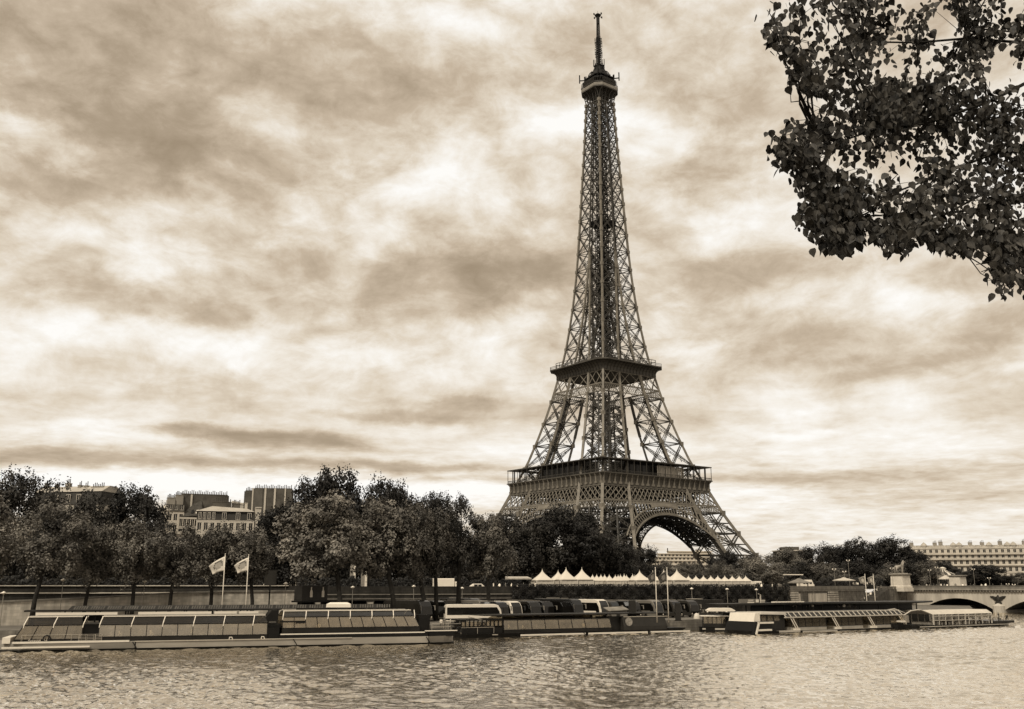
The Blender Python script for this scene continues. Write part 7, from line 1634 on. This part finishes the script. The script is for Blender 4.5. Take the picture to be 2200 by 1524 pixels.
# ------------------------------------------------------------------ near tree whose branches hang into the upper right corner
def near_tree():
    rt = empty('poplar_tree', (11.8, 10.6, 6.9), 0, 'near poplar whose leafy branches hang into the upper right corner', 'tree')
    O = rt.location; rnd = random.Random(21); mb = MB()
    trunk = [Vector(p) for p in ((0, 0, -.2), (.05, 0, 2), (-.15, -.1, 4.5), (-.3, -.2, 7.5), (-.2, -.3, 11), (0, -.3, 14))]
    mb.tube(trunk, [.42, .34, .30, .24, .17, .06], 12); mb.build('trunk', m_bark, rt, smooth=True)
    # branch ends as (u, v, depth): where each leafy spray reaches in the view
    ENDS = [(1660, 78, 8.2), (1700, 20, 8.6), (1640, 62, 8.1), (1720, 130, 8.8), (1715, 172, 8.3), (1780, 60, 9.2), (1790, 190, 8.7), (1850, 110, 9.6), (1760, 10, 9.), (1700, 300, 8.2), (1650, 292, 8.0), (1672, 330, 8.1), (1740, 345, 8.5), (1735, 395, 8.3), (1760, 265, 8.7),
            (1800, 300, 9.1), (1820, 380, 8.9), (1870, 330, 9.5), (1880, 240, 9.8), (1925, 180, 10.), (1730, 490, 8.0), (1760, 460, 8.2), (1800, 535, 8.1), (1830, 500, 8.3), (1860, 430, 8.8), (1905, 545, 8.2), (1935, 500, 8.6), (1920, 410, 9.2), (1985, 515, 8.4), (1970, 440, 9.),
            (2035, 540, 8.5), (2060, 555, 8.4), (2030, 460, 9.1), (2085, 480, 8.8), (2120, 520, 8.6), (2145, 600, 8.3), (2175, 610, 8.3), (2190, 560, 8.6), (2160, 450, 9.2), (1960, 330, 9.8), (2010, 260, 10.2), (2030, 370, 9.6), (2090, 340, 9.8), (2130, 390, 9.5), (2180, 330, 9.6),
            (1900, 40, 9.8), (1960, 100, 10.2), (1840, 5, 9.5), (1985, 200, 10.), (2060, 190, 10.2), (2100, 250, 9.9), (2180, 400, 9.4), (2080, 20, 10), (2130, 70, 9.8), (2180, 110, 9.6), (2190, 40, 9.4), (2190, 240, 9.6), (2210, 500, 9.), (2050, 420, 9.3), (1960, 480, 9.),
            (1700, -40, 9), (1800, -50, 9.5), (1900, -60, 9.5), (2050, -50, 9.5), (2150, -40, 9.5), (1890, 480, 8.7), (2000, 400, 9.6), (1840, 250, 9.4), (1780, 120, 9.2), (2110, 440, 9.3), (2240, 300, 9.5), (2240, 100, 9.5), (2240, 580, 8.8), (1930, 270, 10), (1870, 170, 9.9), (1785, 560, 8.1), (1822, 548, 8.2), (1760, 520, 8.2), (1715, 505, 8.1), (1745, 440, 8.3), (1900, 565, 8.2), (1945, 545, 8.4), (1990, 550, 8.4), (2050, 580, 8.4), (2130, 640, 8.2), (2165, 650, 8.3), (2195, 640, 8.4), (2140, 560, 8.5), (2200, 450, 9.), (1690, 110, 8.4), (1640, 30, 8.2), (1690, 210, 8.3), (1660, 345, 8.1), (1720, 400, 8.3)]
    hubs = [(P(1830, 480, 9.0), 1), (P(2150, 520, 9.2), 1), (P(1960, 500, 9.1), 1), (P(1760, 320, 9.4), 2), (P(1900, 260, 10.2), 2), (P(1880, 430, 9.6), 1), (P(2070, 460, 9.6), 1), (P(1850, 90, 10.2), 3), (P(2120, 260, 10.2), 2), (P(2080, 60, 10.4), 3)]
    bm_ = MB(); tw = MB(); C, D = [], []
    src = [Vector((-.12, -.05, 3.6))+O, Vector((-.25, -.2, 6.2))+O]; HB = []
    for h, k in hubs:
        s = O+trunk[2].lerp(trunk[3], rnd.uniform(0, .9)); mid = s.lerp(h, .5)+Vector((rnd.uniform(-.3, .3), rnd.uniform(-.6, .2), .75+rnd.uniform(-.25, .35))); pts = []; NB = 12
        for i in range(NB+1):
            t = i/NB; p = s.lerp(mid, min(1, t*2)) if t < .5 else mid.lerp(h, t*2-1); j_ = .11*math.sin(t*3.14)
            pts.append(p-O+Vector((rnd.gauss(0, j_), rnd.gauss(0, j_), rnd.gauss(0, j_)))*(0 < i < NB))
        bm_.tube(pts, [.05*(1-t/NB)**1.3+.009 for t in range(NB+1)], 7); HB.append([p+O for p in pts[NB//2:]])
    ENDS += [(1880+rnd.uniform(0, 330), rnd.uniform(-30, 300), rnd.uniform(9.2, 10.2)) for _ in range(26)]
    ENDS = [q for q in ENDS if not (1985 < q[0] < 2060 and 20 < q[1] < 110) and not (2130 < q[0] < 2180 and 130 < q[1] < 190)]
    for (u, v, Y) in ENDS:
        e = P(u+8, v-(34 if v > 380 else 8), Y)
        best = min((q for hb in HB for q in hb), key=lambda q: (q-e).length); dlt = e-best
        n = 7; pts = []
        for i in range(n+1):
            t = i/n; p = best+dlt*t+Vector((0, 0, .16*math.sin(t*3.14)*dlt.length*.5)); p += Vector((rnd.uniform(-1, 1), rnd.uniform(-1, 1), rnd.uniform(-1, 1)))*.03*dlt.length*(0 < i < n); pts.append(p)
        tw.tube([p-O for p in pts], [.010*(1-i/n)+.003 for i in range(n+1)], 5)
        L = dlt.length; k = int(72+L*24)
        for j in range(k):
            t = 1-rnd.random()**1.35*min(1, 1.25/max(L, .01))
            q = pts[int(t*n*.999)].lerp(pts[min(n, int(t*n*.999)+1)], (t*n) % 1)
            sp = .065+.10*(1-t)+.02; off = Vector((rnd.gauss(0, 1), rnd.gauss(0, 1), rnd.gauss(-.25, .9)))*sp
            C.append(q+off); D.append(off)
    # heart-shaped leaves, folded along the midrib, hanging from the stalk
    out = [(0, 0), (.30, .06), (.46, .30), (.40, .58), (.16, .86), (0, 1.06)]; V = []; F_ = []
    def gap(p):                       # the open notches between the sprays
        d = p-Vector((0, 0, EYE)); cf = d.y*math.cos(PITCH)+d.z*math.sin(PITCH); u = 1100+FPX*d.x/cf; v = 762-FPX*(d.z*math.cos(PITCH)-d.y*math.sin(PITCH))/cf
        v += rnd.uniform(-14, 14); u += rnd.uniform(-14, 14)
        if u < np.interp(v, [-60, 0, 40, 80, 120, 180, 210, 255, 272, 300, 340, 380, 430, 470, 500, 560], [1700, 1668, 1636, 1640, 1688, 1702, 1768, 1765, 1650, 1645, 1662, 1695, 1728, 1716, 1722, 1776]): return True
        if v > np.interp(u, [1700, 1770, 1838, 1858, 1890, 1938, 1958, 1980, 2050, 2100, 2116, 2126, 2200], [495, 552, 540, 482, 532, 552, 498, 512, 545, 535, 520, 625, 640]): return True
        return any(((u-a)/b)**2+((v-c)/e)**2 < 1 for a, c, b, e in ((2030, 62, 34, 46), (2152, 140, 34, 48), (1800, 62, 26, 20), (1905, 150, 24, 16), (1945, 365, 22, 34), (1870, 455, 30, 18), (2090, 430, 30, 16), (1780, 345, 30, 14)))
    for c, d in zip(C, D):
        if gap(c): continue
        if rnd.random() < .10: tw.tube([c-O-d*.9, c-O-d*.4, c-O], [.004, .003, .002], 4)
        s = rnd.uniform(.046, .092); ax = Vector((rnd.gauss(0, .45), rnd.gauss(0, .45), -1)).normalized(); nr = Vector((rnd.gauss(0, 1), rnd.gauss(0, 1), rnd.gauss(.1, .5))).normalized()
        w = ax.cross(nr).normalized(); nn = w.cross(ax); b0 = len(V); fold = rnd.uniform(.05, .35); cur = rnd.uniform(-.15, .3)
        for (x, y) in out: V.append(c-O+(ax*y+nn*(-cur*y*y))*s)if x == 0 else V.append(c-O+(ax*y+w*x+nn*(fold*x-cur*y*y))*s)
        for (x, y) in out[1:-1]: V.append(c-O+(ax*y-w*x+nn*(fold*x-cur*y*y))*s)
        F_.append(tuple(b0+i for i in (0, 1, 2, 3, 4, 5))); F_.append((b0, b0+5, b0+9, b0+8, b0+7, b0+6))
    me = bpy.data.meshes.new('foliage'); me.from_pydata([tuple(v) for v in V], [], F_); 
    lm = leafmat('near_leaf', .022, .15, 7.); me.materials.append(lm); o = bpy.data.objects.new('foliage', me); COL.objects.link(o); o.parent = rt
    bm_.build('branch', m_bark, rt, smooth=True); tw.build('twigs', m_bark, rt)
near_tree()
